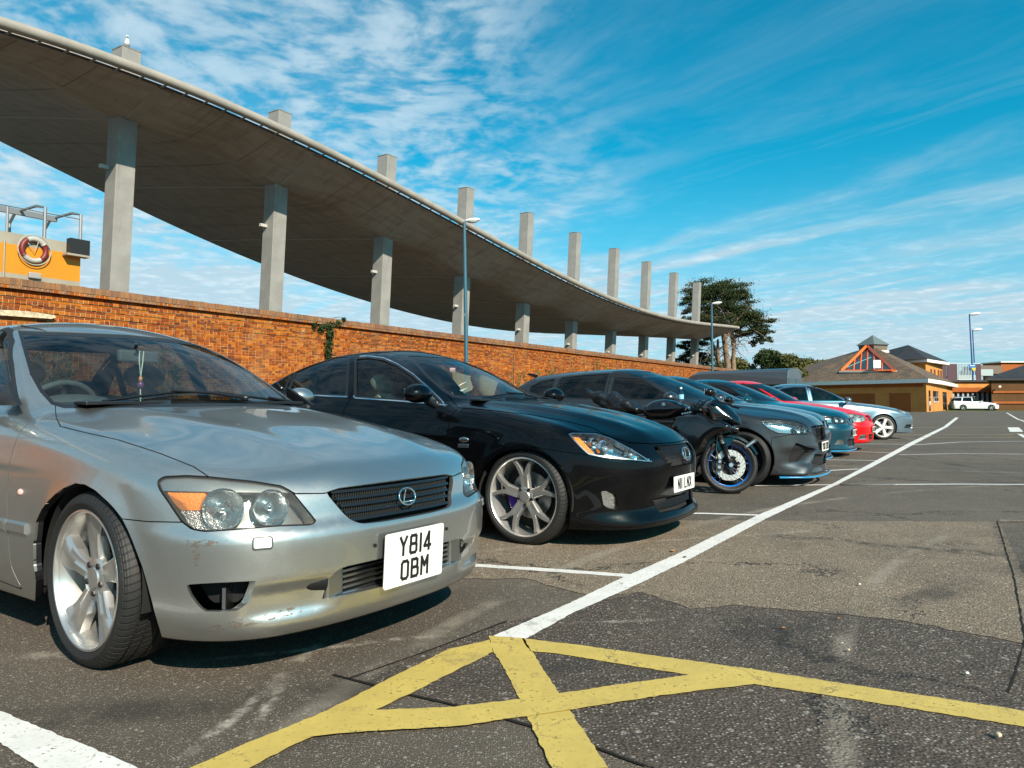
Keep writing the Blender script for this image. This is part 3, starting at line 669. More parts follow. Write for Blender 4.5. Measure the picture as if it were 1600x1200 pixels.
class Body:
    """implicit car body in car coordinates: x forward from the front axle, y left, z up"""
    def __init__(s, S):
        s.S = S; sg = S.get('sig', 0.06)
        s.top = tab(S['top'], sg); s.wid = tab(S['width'], 0.12); s.sp = tab(S['sideprof'], 0.03, -1, 3)
        s.fr = tab(S['front'], S.get('fsig', 0.022), -1, 3); s.re = tab(S['rear'], 0.04, -1, 3)
        s.roof = tab(S['roof'], 0.10); s.gw = tab(S['ghw'], 0.12); s.wsx = tab(S['ws'], 0.04, 0, 3); s.rgx = tab(S['rg'], 0.05, 0, 3)
        s.crown = tab(S['crown'], 0.10); s.hot = S.get('bottom', 0.17)
    def __call__(s, P):
        S = s.S; x, y, z = P[..., 0], P[..., 1], P[..., 2]; ay = np.abs(y)
        zz = z
        side = ay - (s.wid(x) + s.sp(zz))
        for (ax, az, ar, amp) in S['flare']:
            d = np.sqrt((x - ax) ** 2 + (z - az) ** 2) - ar
            side = side - amp * np.exp(-(np.maximum(d, 0) / 0.05) ** 2) * (d > -0.2)
        top = (z - (s.top(x) - s.crown(x) * (ay / 0.8) ** 2)) * 0.97
        if 'topx' in S: top = top - S['topx'](x, ay)
        k2, k4 = S['fcurve']; fr = x - (s.fr(z) - k2 * ay ** 2 - k4 * ay ** 4)
        if 'frontx' in S: fr = fr - S['frontx'](ay, z)
        r2, r4 = S['rcurve']; re = -x + (s.re(z) + r2 * ay ** 2 + r4 * ay ** 4)
        b = smax(side, fr * 0.95, S.get('rfs', 0.16)); b = smax(b, re * 0.95, 0.16)
        b = smax(b, top, S.get('rt', 0.09)); b = smax(b, S.get('bot', lambda x, ay: s.hot + 0 * x)(x, ay) - z, 0.03)
        # greenhouse
        gs = (ay - (s.gw(x) - S.get('tumble', 0.42) * (z - S.get('gz', 0.95)) - S.get('tumble2', 0.25) * np.maximum(z - S.get('gz', 0.95), 0) ** 2)) * 0.92
        gr = z - (s.roof(x) - S.get('rcrown', 0.075) * (ay / 0.55) ** 2)
        c = S.get('wscurve', 0.13); fw = (x - (s.wsx(z) - c * (ay / 0.6) ** 2)) * S.get('wsn', 0.47)
        rw = (-x + (s.rgx(z) + S.get('rgcurve', 0.12) * (ay / 0.6) ** 2)) * S.get('rgn', 0.5)
        g = smax(gs, fw, S.get('rp', 0.045)); g = smax(g, rw, 0.09); g = smax(g, gr, S.get('rr', 0.11)); g = smax(g, 0.72 - z, 0.02)
        o = smin(b, g, S.get('rj', 0.035))
        if 'extra' in S: o = S['extra'](o, x, ay, z)
        return o
    def grad(s, P, e=0.006):
        g = np.zeros_like(P)
        for i in range(3):
            d = np.zeros(3); d[i] = e; g[:, i] = (s(P + d) - s(P - d)) / (2 * e)
        return g
    def project(s, P, it=3):
        for _ in range(it):
            g = s.grad(P); v = s(P); P = P - g * (v / np.maximum((g * g).sum(1), 0.05))[:, None]
        g = s.grad(P, 0.004); n = g / np.maximum(np.linalg.norm(g, axis=1), 1e-9)[:, None]
        return P, n

def nets(f, lo, hi, h):
    lo = np.array(lo); n = np.ceil((np.array(hi) - lo) / h).astype(int) + 1
    ax = [lo[i] + h * np.arange(n[i]) for i in range(3)]; X = np.empty((n[0], n[1], n[2]), np.float32)
    Yg, Zg = np.meshgrid(ax[1], ax[2], indexing='ij')
    B = 24
    for i0 in range(0, n[0], B):
        xs = ax[0][i0:i0 + B]; P = np.empty((len(xs), n[1], n[2], 3)); P[..., 0] = xs[:, None, None]; P[..., 1] = Yg; P[..., 2] = Zg
        X[i0:i0 + B] = f(P)
    ins = X < 0; m = tuple(k - 1 for k in n); cnt = np.zeros(m, np.int8); acc = np.zeros(m + (3,), np.float32)
    corner = [(0, 0, 0), (1, 0, 0), (0, 1, 0), (1, 1, 0), (0, 0, 1), (1, 0, 1), (0, 1, 1), (1, 1, 1)]
    sl = lambda c: tuple(slice(c[i], c[i] + m[i]) for i in range(3))
    inc = sum(ins[sl(c)].astype(np.int8) for c in corner); act = (inc > 0) & (inc < 8)
    idx = np.argwhere(act); vals = {c: X[sl(c)][act] for c in corner}
    S = np.zeros((len(idx), 3)); K = np.zeros(len(idx))
    for a in corner:
        for d in range(3):
            if a[d] == 0:
                b = list(a); b[d] = 1; b = tuple(b); va, vb = vals[a], vals[b]; c_ = (va < 0) != (vb < 0)
                t = np.where(c_, va / np.where(c_, va - vb, 1), 0)
                p = np.tile(np.array(a, float), (len(idx), 1)); p[:, d] += t; S += np.where(c_[:, None], p, 0); K += c_
    V = lo + h * (idx + S / K[:, None]); vid = -np.ones(m, int); vid[act] = np.arange(len(idx)); Q = []
    for d in range(3):
        a1, a2 = (d + 1) % 3, (d + 2) % 3
        s0 = [slice(0, n[i]) for i in range(3)]; s1 = [slice(0, n[i]) for i in range(3)]
        s0[d] = slice(0, n[d] - 1); s1[d] = slice(1, n[d]); A, Bn = ins[tuple(s0)], ins[tuple(s1)]; E = np.argwhere(A != Bn)
        E = E[(E[:, a1] > 0) & (E[:, a2] > 0) & (E[:, a1] < n[a1] - 1) & (E[:, a2] < n[a2] - 1)]
        o1 = np.zeros(3, int); o1[a1] = 1; o2 = np.zeros(3, int); o2[a2] = 1
        q = np.stack([vid[tuple((E - o1 - o2).T)], vid[tuple((E - o2).T)], vid[tuple(E.T)], vid[tuple((E - o1).T)]], 1)
        fl = A[tuple(E.T)]; q = np.where(fl[:, None], q, q[:, ::-1]); Q.append(q)
    return V, np.concatenate(Q)

def poly_sdf(q, poly):
    poly = np.asarray(poly, float); a = poly; b = np.roll(poly, -1, 0)
    lo = poly.min(0); hi = poly.max(0); m = 0.25 * max(hi - lo)
    out = np.full(len(q), m); sel = np.all((q > lo - m) & (q < hi + m), 1); p = q[sel]
    if len(p) == 0: return out
    D = np.full(len(p), 1e18); ins = np.zeros(len(p), bool)
    for (ax, ay), (bx, by) in zip(a, b):
        ex, ey = bx - ax, by - ay; wx, wy = p[:, 0] - ax, p[:, 1] - ay; L = ex * ex + ey * ey
        if L == 0: continue
        t = np.clip((wx * ex + wy * ey) / L, 0, 1); dx, dy = wx - ex * t, wy - ey * t; D = np.minimum(D, dx * dx + dy * dy)
        c = ((ay > p[:, 1]) != (by > p[:, 1])); ins ^= c & (p[:, 0] < (bx - ax) * (p[:, 1] - ay) / ((by - ay) if by != ay else 1e-12) + ax)
    out[sel] = np.where(ins, -np.sqrt(D), np.sqrt(D)); return out
def rounded(pts, r, k=5):
    out = []; n = len(pts)
    for i in range(n):
        p = np.array(pts[i][:2], float); a = np.array(pts[i - 1][:2], float) - p; b = np.array(pts[(i + 1) % n][:2], float) - p
        la, lb = np.linalg.norm(a), np.linalg.norm(b); rr = pts[i][2] if len(pts[i]) > 2 else r; d = min(rr, la * 0.45, lb * 0.45)
        if d <= 0: out.append(tuple(p)); continue
        A, B = p + a / la * d, p + b / lb * d
        for j in range(k + 1):
            t = j / k; out.append(tuple((1 - t) ** 2 * A + 2 * t * (1 - t) * p + t * t * B))
    return out

class Shell:
    def __init__(s, body, lo, hi, h, M=None):
        s.b = body; s.M = M                                    # M: car -> world (for outlines measured through the camera)
        V, Q = nets(body, lo, hi, h); V, s.N = body.project(V, 4); s.V = V
        s.T = np.concatenate([Q[:, [0, 1, 2]], Q[:, [0, 2, 3]]]); s.lab = np.zeros(len(s.T), int); s.names = ['body']
    def pix(s, P):
        Q = np.array(P); Q[:, 1] = -np.abs(Q[:, 1]); Wd = Q @ np.array(s.M.to_3x3()).T + np.array(s.M.translation)
        x, y, d = proj(Wd); return np.stack([x, y], 1), d
    def field(s, frame, poly, lim=None):
        """signed distance in metres of points P to an outline drawn in a frame (side/front/top/pix or an angle in degrees)"""
        poly = np.asarray(poly, float)
        def F(P):
            if frame == 'side': q = P[:, [0, 2]]
            elif frame == 'front': q = np.stack([np.abs(P[:, 1]), P[:, 2]], 1)
            elif frame == 'top': q = np.stack([P[:, 0], np.abs(P[:, 1])], 1)
            elif frame == 'pix': q, dep = s.pix(P)
            else: a = math.radians(frame); q = np.stack([-P[:, 0] * math.sin(a) + np.abs(P[:, 1]) * math.cos(a), P[:, 2]], 1)
            d = poly_sdf(q, poly)
            if frame == 'pix': d = d * dep / FPX
            if lim is not None: d = np.maximum(d, lim(P))
            return d
        return F
    def split(s, F, off=0.0):
        d = F(s.V) - off; d = np.where(np.abs(d) < 1e-5, 1e-5, d); sg = d > 0; c = sg[s.T].sum(1); mixed = (c == 1) | (c == 2)
        if not mixed.any(): return
        T = s.T[mixed]; L = s.lab[mixed]; S3 = sg[T]; lone = np.where(S3.sum(1) == 1, S3.argmax(1), (~S3).argmax(1))
        r = np.arange(len(T)); a, b, e = T[r, lone], T[r, (lone + 1) % 3], T[r, (lone + 2) % 3]
        E = np.concatenate([np.stack([a, b], 1), np.stack([a, e], 1)]); Es = np.sort(E, 1); U, inv = np.unique(Es, axis=0, return_inverse=True); inv = inv.ravel()
        t = (d[U[:, 0]] / (d[U[:, 0]] - d[U[:, 1]]))
        A, B = s.V[U[:, 0]], s.V[U[:, 1]]; lo_, hi_ = np.zeros(len(U)), np.ones(len(U)); s0 = sg[U[:, 0]]
        for _ in range(3):                                     # refine the crossing along the edge
            P = A + (B - A) * t[:, None]; dv = F(P) - off; same = (dv > 0) == s0; lo_ = np.where(same, t, lo_); hi_ = np.where(same, hi_, t)
            t2 = t + np.where(s0, 1, -1) * dv / np.maximum(np.linalg.norm(B - A, axis=1), 1e-6) * 0.0; t = np.where(np.abs(dv) < 2e-4, t, (lo_ + hi_) / 2)
        P = A + (B - A) * t[:, None]; P, n = s.b.project(P, 1); k = len(s.V); s.V = np.concatenate([s.V, P]); s.N = np.concatenate([s.N, n])
        ab, ae = k + inv[:len(T)], k + inv[len(T):]
        new = np.concatenate([np.stack([a, ab, ae], 1), np.stack([ab, b, e], 1), np.stack([ab, e, ae], 1)])
        s.T = np.concatenate([s.T[~mixed], new]); s.lab = np.concatenate([s.lab[~mixed], L, L, L])
    def cut(s, name, F, gap=0.0, over=('body',), gapname='gap', rim=0.0, rimname=None):
        """faces inside the outline become their own part, the gap band round it becomes the shut line"""
        ids = [s.names.index(o) for o in over if o in s.names]
        for nm in (name, gapname, rimname):
            if nm and nm not in s.names: s.names.append(nm)
        if gap: s.split(F, -gap / 2); s.split(F, gap / 2)
        else: s.split(F, 0.0)
        if rim: s.split(F, -rim)
        C = (s.V[s.T[:, 0]] + s.V[s.T[:, 1]] + s.V[s.T[:, 2]]) / 3; d = F(C); ok = np.isin(s.lab, ids)
        s.lab[ok & (d < 0)] = s.names.index(name)
        if rim: s.lab[ok & (d < 0) & (d > -rim)] = s.names.index(rimname)
        if gap: s.lab[ok & (np.abs(d) < gap / 2)] = s.names.index(gapname)
    def mesh(s, names, off=0.0, flange=0.0, side=None, flange_only=False, fdir=None):
        ids = [s.names.index(o) for o in names if o in s.names]; m = np.isin(s.lab, ids); T = s.T[m]
        if side is not None and len(T):
            cy = s.V[T].mean(1)[:, 1]; T = T[(cy > 0) if side > 0 else (cy < 0)]
        if len(T) == 0: return None
        # drop degenerate
        a = np.linalg.norm(np.cross(s.V[T[:, 1]] - s.V[T[:, 0]], s.V[T[:, 2]] - s.V[T[:, 0]]), axis=1); T = T[a > 1e-10]
        U, inv = np.unique(T, return_inverse=True); T = inv.reshape(-1, 3); V = s.V[U] + s.N[U] * off; N = s.N[U]
        VV, NN, FF = V, N, T
        if flange:
            E = np.concatenate([T[:, [0, 1]], T[:, [1, 2]], T[:, [2, 0]]]); key = np.sort(E, 1); u, i1, cn = np.unique(key, axis=0, return_index=True, return_counts=True)
            be = E[i1[cn == 1]]
            if len(be):
                A, B = be[:, 0], be[:, 1]; k = len(V); dirn = -N if fdir is None or fdir == 'in' else np.tile(np.array(fdir, float), (len(N), 1))
                if fdir == 'in':
                    dirn = np.zeros_like(N); dirn[:, 1] = -np.sign(V[:, 1])
                n_ = len(be); ed = V[B] - V[A]; fn_ = np.cross(ed, dirn[A]); fn_ = -fn_ / np.maximum(np.linalg.norm(fn_, axis=1), 1e-9)[:, None]
                P = np.concatenate([V[A], V[B], V[B] + dirn[B] * flange, V[A] + dirn[A] * flange])
                i = np.arange(n_); q = np.stack([k + n_ + i, k + i, k + 3 * n_ + i], 1); q2 = np.stack([k + n_ + i, k + 3 * n_ + i, k + 2 * n_ + i], 1)
                VV = np.concatenate([V, P]); NN = np.concatenate([N, fn_, fn_, fn_, fn_]); FF = np.concatenate([T, q, q2])
                if flange_only: FF = np.concatenate([q, q2])
        return VV, NN, FF
    def part(s, name, names, m, parent, **kw):
        r = s.mesh(names, **kw)
        if r is None: return None
        V, N, F = r; me = bpy.data.meshes.new(name)
        me.vertices.add(len(V)); me.vertices.foreach_set('co', V.astype(np.float32).ravel()); me.loops.add(len(F) * 3); me.loops.foreach_set('vertex_index', F.astype(np.int32).ravel())
        me.polygons.add(len(F)); me.polygons.foreach_set('loop_start', np.arange(0, len(F) * 3, 3, dtype=np.int32)); me.polygons.foreach_set('use_smooth', [True] * len(F))
        me.update(); me.normals_split_custom_set_from_vertices([tuple(n) for n in N.tolist()]); me.materials.append(m)
        o = bpy.data.objects.new(name, me); COL.objects.link(o); o.parent = parent; return o
    def bvh(s):
        return BVHTree.FromPolygons(s.V.tolist(), s.T.tolist())
def hit(sh, bvh, px, py, back=False):
    """where the sight line through photo pixel (px,py) meets the car body, in car coordinates"""
    Mi = sh.M.inverted(); o = Mi @ Vector((0, 0, CAMH)); d = Mi.to_3x3() @ ray(px, py); d.normalize()
    p, n, i, _ = bvh.ray_cast(o, d)
    return p, n

# ------------------------------------------------------------------ car materials
def paint(name, col, metal=0.0, rough=0.35, flake=0.0, dirt=0.0, croft=0.02, spec=.5, cw=1.0):
    def fn(t, b, L):
        P = t.obj()
        n = t.noise(P, 2.2, 6.0, 0.7); f = t.noise(P, 260.0, 2.0, 0.6)
        c = t.mix(t.ss(f, 0.4, 0.65), [x * (1 - flake) for x in col], [min(1.0, x * (1 + flake)) for x in col])
        sp = t.vor(P, 70.0, out=None); pick = t.n('ShaderNodeSeparateColor', {0: sp.outputs['Color']}, out=0)
        speck = t.m('MULTIPLY', t.m('MULTIPLY', t.ss(pick, 0.965, 0.975), t.ss(sp.outputs['Distance'], 0.16, 0.10)), dirt)
        c = t.mix(speck, c, (0.42, 0.40, 0.36))
        dz = t.m('MULTIPLY', t.ss(n, 0.45, 0.75), dirt * 0.35)
        c = t.mix(dz, c, (0.22, 0.19, 0.15)); L.new(c, b.inputs['Base Color'])
        L.new(t.m('ADD', rough, t.m('MULTIPLY', t.m('ADD', dz, speck), 0.6)), b.inputs['Roughness'])
        L.new(t.m('ADD', croft, t.m('MULTIPLY', t.ss(n, 0.4, 0.8), 0.05 * dirt)), b.inputs['Coat Roughness'])
        L.new(t.m('SUBTRACT', cw, t.m('MULTIPLY', speck, 0.9 * cw)), b.inputs['Coat Weight'])
        sc_ = t.noise(P, 55.0, 4.0, 0.7)
        L.new(t.n('ShaderNodeBump', {'Height': sc_, 'Strength': 0.03 + 0.03 * dirt, 'Distance': 0.001}), b.inputs['Coat Normal'])
    return mat(name, col, rough, metal=metal, coat=1.0, spec=spec, fn=fn)
def glass(name, tint, refl=1.0, haze=0.05):
    if name in MATS: return MATS[name]
    m = bpy.data.materials.new(name); m.use_nodes = True; t = NT(m.node_tree); m.node_tree.nodes.clear()
    fr = t.n('ShaderNodeFresnel', {'IOR': 1.52}); fr = t.m('MULTIPLY', fr, 0.85 * refl, clamp=True)
    tr = t.n('ShaderNodeBsdfTransparent', {'Color': tint}); gl = t.n('ShaderNodeBsdfGlossy', {'Color': (0.95, 0.97, 1.0), 'Roughness': 0.015})
    dn = t.ss(t.noise(t.obj(), 3.0, 6.0, 0.7), 0.35, 0.8, haze * .5 if haze > .06 else 0.0, haze); df = t.n('ShaderNodeBsdfDiffuse', {'Color': (0.35, 0.33, 0.3)})
    mx = t.n('ShaderNodeMixShader', {0: dn, 1: tr, 2: df})
    t.n('ShaderNodeOutputMaterial', {'Surface': t.n('ShaderNodeMixShader', {0: fr, 1: mx, 2: gl})}, out=None)
    MATS[name] = m; return m
m_blk = mat('black_trim', (0.010, 0.010, 0.011), 0.38); m_liner = mat('dark_liner', (0.006, 0.006, 0.006), 0.9); m_rub = mat('rubber_seal', (0.012, 0.012, 0.013), 0.55)
m_glass = glass('screen_glass', (0.70, 0.85, 0.85), 0.9); m_glass_d = glass('tinted_glass', (0.04, 0.055, 0.06)); m_lens = glass('lamp_lens', (0.93, 0.94, 0.94), 0.8)
m_chrome = mat('chrome', (0.78, 0.79, 0.80), 0.07, metal=1.0); m_satin = mat('satin_metal', (0.50, 0.50, 0.50), 0.28, metal=1.0)
m_refl = mat('lamp_reflector', (0.60, 0.60, 0.60), 0.16, metal=1.0, bump=(60, .25)); m_lampdark = mat('lamp_bezel', (0.30, 0.285, 0.27), 0.30, metal=0.8)
m_amber = mat('amber_lens', (0.95, 0.26, 0.01), 0.3, coat=0.2, bump=(120, .6)); m_redl = mat('red_lens', (0.45, 0.01, 0.01), 0.15, coat=0.8)
m_int = mat('interior', (0.018, 0.018, 0.020), 0.8); m_intg = mat('interior_grey', (0.055, 0.055, 0.058), 0.8); m_beige = mat('interior_beige', (0.36, 0.28, 0.19), 0.7)
m_plate = mat('plate_white', (0.78, 0.77, 0.73), 0.35); m_ink = mat('plate_ink', (0.008, 0.008, 0.008), 0.5)
m_disc = mat('brake_disc', (0.42, 0.41, 0.40), 0.35, metal=0.9); m_cast = mat('cast_iron', (0.014, 0.013, 0.012), 0.7)
def m_tyre_f():
    def fn(t, b, L):
        P = t.obj(); x = t.n('ShaderNodeSeparateXYZ', {0: P}, out=None); ang = t.m('ARCTAN2', x.outputs[0], x.outputs[2]); r = t.vm('LENGTH', t.vm('MULTIPLY', P, (1, 0, 1)), None, out=1)
        st = t.m('SINE', t.m('ADD', t.m('MULTIPLY', ang, 72.0), t.m('MULTIPLY', x.outputs[1], 55.0)))
        on = t.m('MULTIPLY', t.ss(st, 0.72, 0.92), t.ss(r, 0.292, 0.300)); dust = t.noise(P, 5.0, 5.0, 0.7)
        c = t.mix(t.ss(dust, 0.4, 0.75), (0.010, 0.010, 0.0097), (0.022, 0.020, 0.018)); L.new(t.mix(on, c, (0.002, 0.002, 0.002)), b.inputs['Base Color'])
        side = t.m('MULTIPLY', t.m('SINE', t.m('MULTIPLY', r, 900.0)), 0.15)
        L.new(t.n('ShaderNodeBump', {'Height': t.m('SUBTRACT', side, t.m('MULTIPLY', on, 2.0)), 'Strength': 0.8, 'Distance': 0.003}), b.inputs['Normal'])
    return mat('tyre_rubber', (0.015, 0.015, 0.015), 0.62, fn=fn)
m_tyre = m_tyre_f()

# ------------------------------------------------------------------ wheels
def wheel(parent, x, side, zc, yo, R_, rim, w, style, m_rim, seg=72, detail=2, caliper=None, steer=0.0, nut=None):
    """side -1 = right; yo = distance of the outer tyre face from the car's centre line"""
    we = empty('wheel', (x, side * (yo - w / 2), zc), 0.0, parent)
    we.rotation_euler = (0, 0, steer)
    M = Matrix.Rotation(R(90), 3, 'X') if side < 0 else Matrix.Rotation(R(-90), 3, 'X')   # local Z -> outward (-y / +y)
    M = M.to_4x4(); h = w / 2
    prof = [(rim - .02, -h + .02), (rim + .004, -h + .004), (rim + .025, -h - .003), (R_ - .035, -h - .002), (R_ - .012, -h + .012), (R_ - .002, -h + .03)]
    gr = [-.55, -.2, .2, .55]
    for g in gr: prof += [(R_, g * h * 1.0 - .006), (R_ - .007, g * h - .004), (R_ - .007, g * h + .004), (R_, g * h + .006)]
    prof += [(R_ - .002, h - .03), (R_ - .012, h - .012), (R_ - .030, h + .001), (R_ - .045, h + .004), (R_ - .048, h + .0015), (rim + .030, h + .004), (rim + .012, h - .001), (rim + .004, h - .008), (rim - .012, h - .022)]
    if detail < 2: prof = [p for p in prof if not (abs(p[0] - (R_ - .007)) < 1e-6)]
    MB().lathe(prof, seg, M).build('tyre', m_tyre, we, smooth=38.0)
    rb = MB(); rp_ = [(rim + .006, h - .010), (rim + .003, h - .004), (rim - .004, h - .003), (rim - .008, h - .008), (rim - .011, h - .020), (rim - .018, h - .040), (rim - .028, h - .075), (rim - .034, -h + .03), (rim - .004, -h + .01)]
    rb.lathe(rp_, seg, M)
    face = h - style.get('inset', .018); hub = style.get('hub', .055); n = style['n']; dish = style.get('dish', .020)
    def hz(r): q = r / rim; return face - dish * (1 - q) ** 1.5 - .004 * q
    def arm(a_of_r, w_of_r, r0, r1, k=9, th=.042, groove=0.0):
        secs = []
        for j in range(k + 1):
            r = r0 + (r1 - r0) * j / k; a = a_of_r(r); wd = w_of_r(r) / 2; c, s_ = math.cos(a), math.sin(a); zt = hz(r)
            pts = []
            for (u, dz) in ((-1.0, -th), (-1.0, -.008), (-.82, 0), (-.30, groove and -.0), (0, -groove), (.30, 0), (.82, 0), (1.0, -.008), (1.0, -th)):
                yy = u * wd; pts.append(M @ Vector((r * c - yy * s_, r * s_ + yy * c, zt + dz)))
            secs.append(pts)
        V = [p for s2 in secs for p in s2]; m = 9; F = []
        for j in range(k):
            for i in range(m - 1): F.append((j * m + i, (j + 1) * m + i, (j + 1) * m + i + 1, j * m + i + 1))
        F += [tuple(range(m)), tuple(range(k * m, k * m + m))[::-1]]; rb.add(V, F)
    ph = style.get('phase', 90); re_ = rim - .016
    for i in range(n):
        a0 = R(ph) + 2 * math.pi * i / n
        if style['kind'] == 'five':                       # broad spokes flaring into the rim
            arm(lambda r: a0 + style.get('twist', 0) * (r / rim) ** 2, lambda r: style['w0'] + (style['w1'] - style['w0']) * max(0.0, (r - .04) / (rim - .04)) ** 2.2 - .012 * math.sin(math.pi * min(1, r / rim)), .03, re_, 12, groove=style.get('groove', .004))
        elif style['kind'] == 'y':                        # forked spokes
            fk = style.get('fork', .55) * rim; sp = style.get('spread', .20)
            arm(lambda r: a0, lambda r: style['w0'] + (style['w0'] * .15) * (r / fk), .03, fk + .012, 6, groove=.003)
            for sg in (-1, 1): arm(lambda r: a0 + sg * (sp * ((r - fk * .92) / (re_ - fk * .92)) + style['w0'] * .22 / r), lambda r: style['w1'] * (1 - .15 * (r - fk) / (re_ - fk)), fk * .92, re_, 6, groove=0.0)
        else:                                             # plain spokes
            arm(lambda r: a0, lambda r: style['w0'] + (style['w1'] - style['w0']) * (r / rim), .03, re_, 6)
    zc_ = hz(hub)
    rb.lathe([(hub + .012, zc_ - .03), (hub + .008, zc_ - .004), (hub, zc_ + .001), (.040, zc_ + .001), (.036, zc_ + .006), (.0, zc_ + .007)], 28, M)
    ro = rb.build('rim', m_rim, we, smooth=42.0)
    if detail >= 1:
        dk = MB(); dz = -.012; dr = style.get('disc', .148)
        dk.lathe([(.07, dz - .02), (.07, dz + .03), (.085, dz + .03), (.09, dz + .006), (dr, dz + .006), (dr, dz - .016), (.09, dz - .016)], 48, M); dk.build('brake_disc', m_disc, we, smooth=35.0)
        bl = MB(); bl.lathe([(rim - .034, dz - .035), (.02, dz - .030)], 32, M); bl.build('back_plate', m_cast, we)
        for i in range(5):
            nb = MB()
            a = R(ph) + 2 * math.pi * (i + style.get('nutoff', .5)) / 5; c = M @ Vector((.056 * math.cos(a), .056 * math.sin(a), zc_ - .004))
            ax = M @ Vector((0, 0, 1)); nb.tube([c, c + ax * .011], [.0125, .011], 6); nb.build('wheel_nut', nut or m_blk, we)
        if caliper:
            cm = MB(); 
            a0 = R(style.get('cal', 150)); P = []
            for j in range(7):
                a = a0 + R(-24 + 8 * j)
                P.append(a)
            V = []; F = []
            for a in P:
                for (r, z_) in ((.092, dz + .012), (dr + .012, dz + .012), (dr + .012, dz + .040), (.098, dz + .046)): V.append(M @ Vector((r * math.cos(a), r * math.sin(a), z_)))
            for j in range(6):
                for i in range(4): F.append((j * 4 + i, j * 4 + (i + 1) % 4, (j + 1) * 4 + (i + 1) % 4, (j + 1) * 4 + i))
            F += [(0, 1, 2, 3), (27, 26, 25, 24)]; cm.add(V, F); cm.build('brake_caliper', caliper, we, bevel=.004)
    return we
def arch_liner(parent, x, zc, r, y0, y1, side):
    mb = MB(); V = []; F = []; n = 28
    for k in range(n + 1):
        a = R(-12) + R(204) * k / n; c, s_ = x + r * math.cos(a), zc + r * math.sin(a)
        V += [(c, side * y0, s_), (c, side * y1, s_), (c, side * y0, s_)]
    for k in range(n): F.append((k * 3, k * 3 + 1, k * 3 + 4, k * 3 + 3))
    V2 = [(x + r * math.cos(R(-12) + R(204) * k / n), side * y0, zc + r * math.sin(R(-12) + R(204) * k / n)) for k in range(n + 1)]; m = len(V)
    V += V2; F.append(tuple(range(m, m + n + 1))); mb.add(V, F); return mb.build('arch_liner', m_liner, parent, smooth=30.0)

# ------------------------------------------------------------------ interior, plates, mirrors, wipers
def seat(parent, x, y, m=None, w=.25, top=1.02, head=True):
    mb = MB(); Mx = Matrix.Rotation(R(-14), 3, 'Y')
    mb.sphere((x + .22, y, .48), (.27, w, .11), 16, 10); mb.sphere((x - .06, y, .78), (.085, w * .98, top - .74), 16, 12, M=Mx)
    o = mb.build('seat', m or m_int, parent, smooth=True)
    if head: MB().sphere((x - .15, y, top + .11), (.055, .135, .085), 14, 10, M=Mx).tube([(x - .13, y - .05, top - .05), (x - .14, y - .05, top + .08)], .008, 6).tube([(x - .13, y + .05, top - .05), (x - .14, y + .05, top + .08)], .008, 6).build('headrest', m or m_int, o, smooth=True)
    return o
def interior(parent, S, m=None, seats=True, wheel_=True):
    m = m or m_int; cw = S['cowl']; W_ = S['inw']
    MB().box((cw[0] - .30, 0, cw[1] - .16), (.26, W_, .13)).box((cw[0] - .30, 0, .55), (.2, W_, .25)).build('dashboard', m_int, parent, bevel=.05, smooth=30.0)
    MB().sphere((cw[0] - .42, -.36, cw[1] - .045), (.16, .20, .055), 16, 8).build('instrument_hood', m_intg, parent, smooth=True)
    MB().box((-1.5, 0, .24), (1.5, W_ + .03, .02)).box((S['rs'][0] - .15, 0, .62), (.06, W_, .34)).box((S['rs'][0] - .45, 0, S['rs'][1]), (.32, W_ - .05, .02)).build('cabin_floor', m_int, parent)
    for sg in (-1, 1): MB().box((-1.5, sg * (W_ + .07), .58), (1.15, .02, .30)).build('door_card', m, parent)
    if seats:
        for y in (-.36, .36): seat(parent, S['fs'], y, m)
        MB().sphere((S['rs'][0] - .02, 0, .74), (.10, W_ - .06, .27), 20, 10).sphere((S['rs'][0] + .22, 0, .47), (.28, W_ - .06, .10), 20, 10).build('rear_seat', m, parent, smooth=True)
        for y in (-.36, .36): MB().sphere((S['rs'][0] - .10, y, S['rs'][1] + .05), (.05, .13, .07), 12, 8).build('headrest', m, parent, smooth=True)
    if wheel_:
        c = Vector((cw[0] - .58, -.36, cw[1] - .10)); pts = []
        Mx = Matrix.Rotation(R(-66), 3, 'Y')
        for j in range(32): a = 2 * math.pi * j / 32; pts.append(c + Mx @ Vector((.185 * math.cos(a), .185 * math.sin(a), 0)))
        mb = MB().tube(pts, .016, 8, closed=True)
        for a in (0, 180, 270): mb.tube([c, c + Mx @ Vector((.18 * math.cos(R(a)), .18 * math.sin(R(a)), 0))], .018, 6)
        mb.sphere(c, (.05, .07, .07), 12, 8); mb.build('steering_wheel', m_intg, parent, smooth=True)
FONT = {}
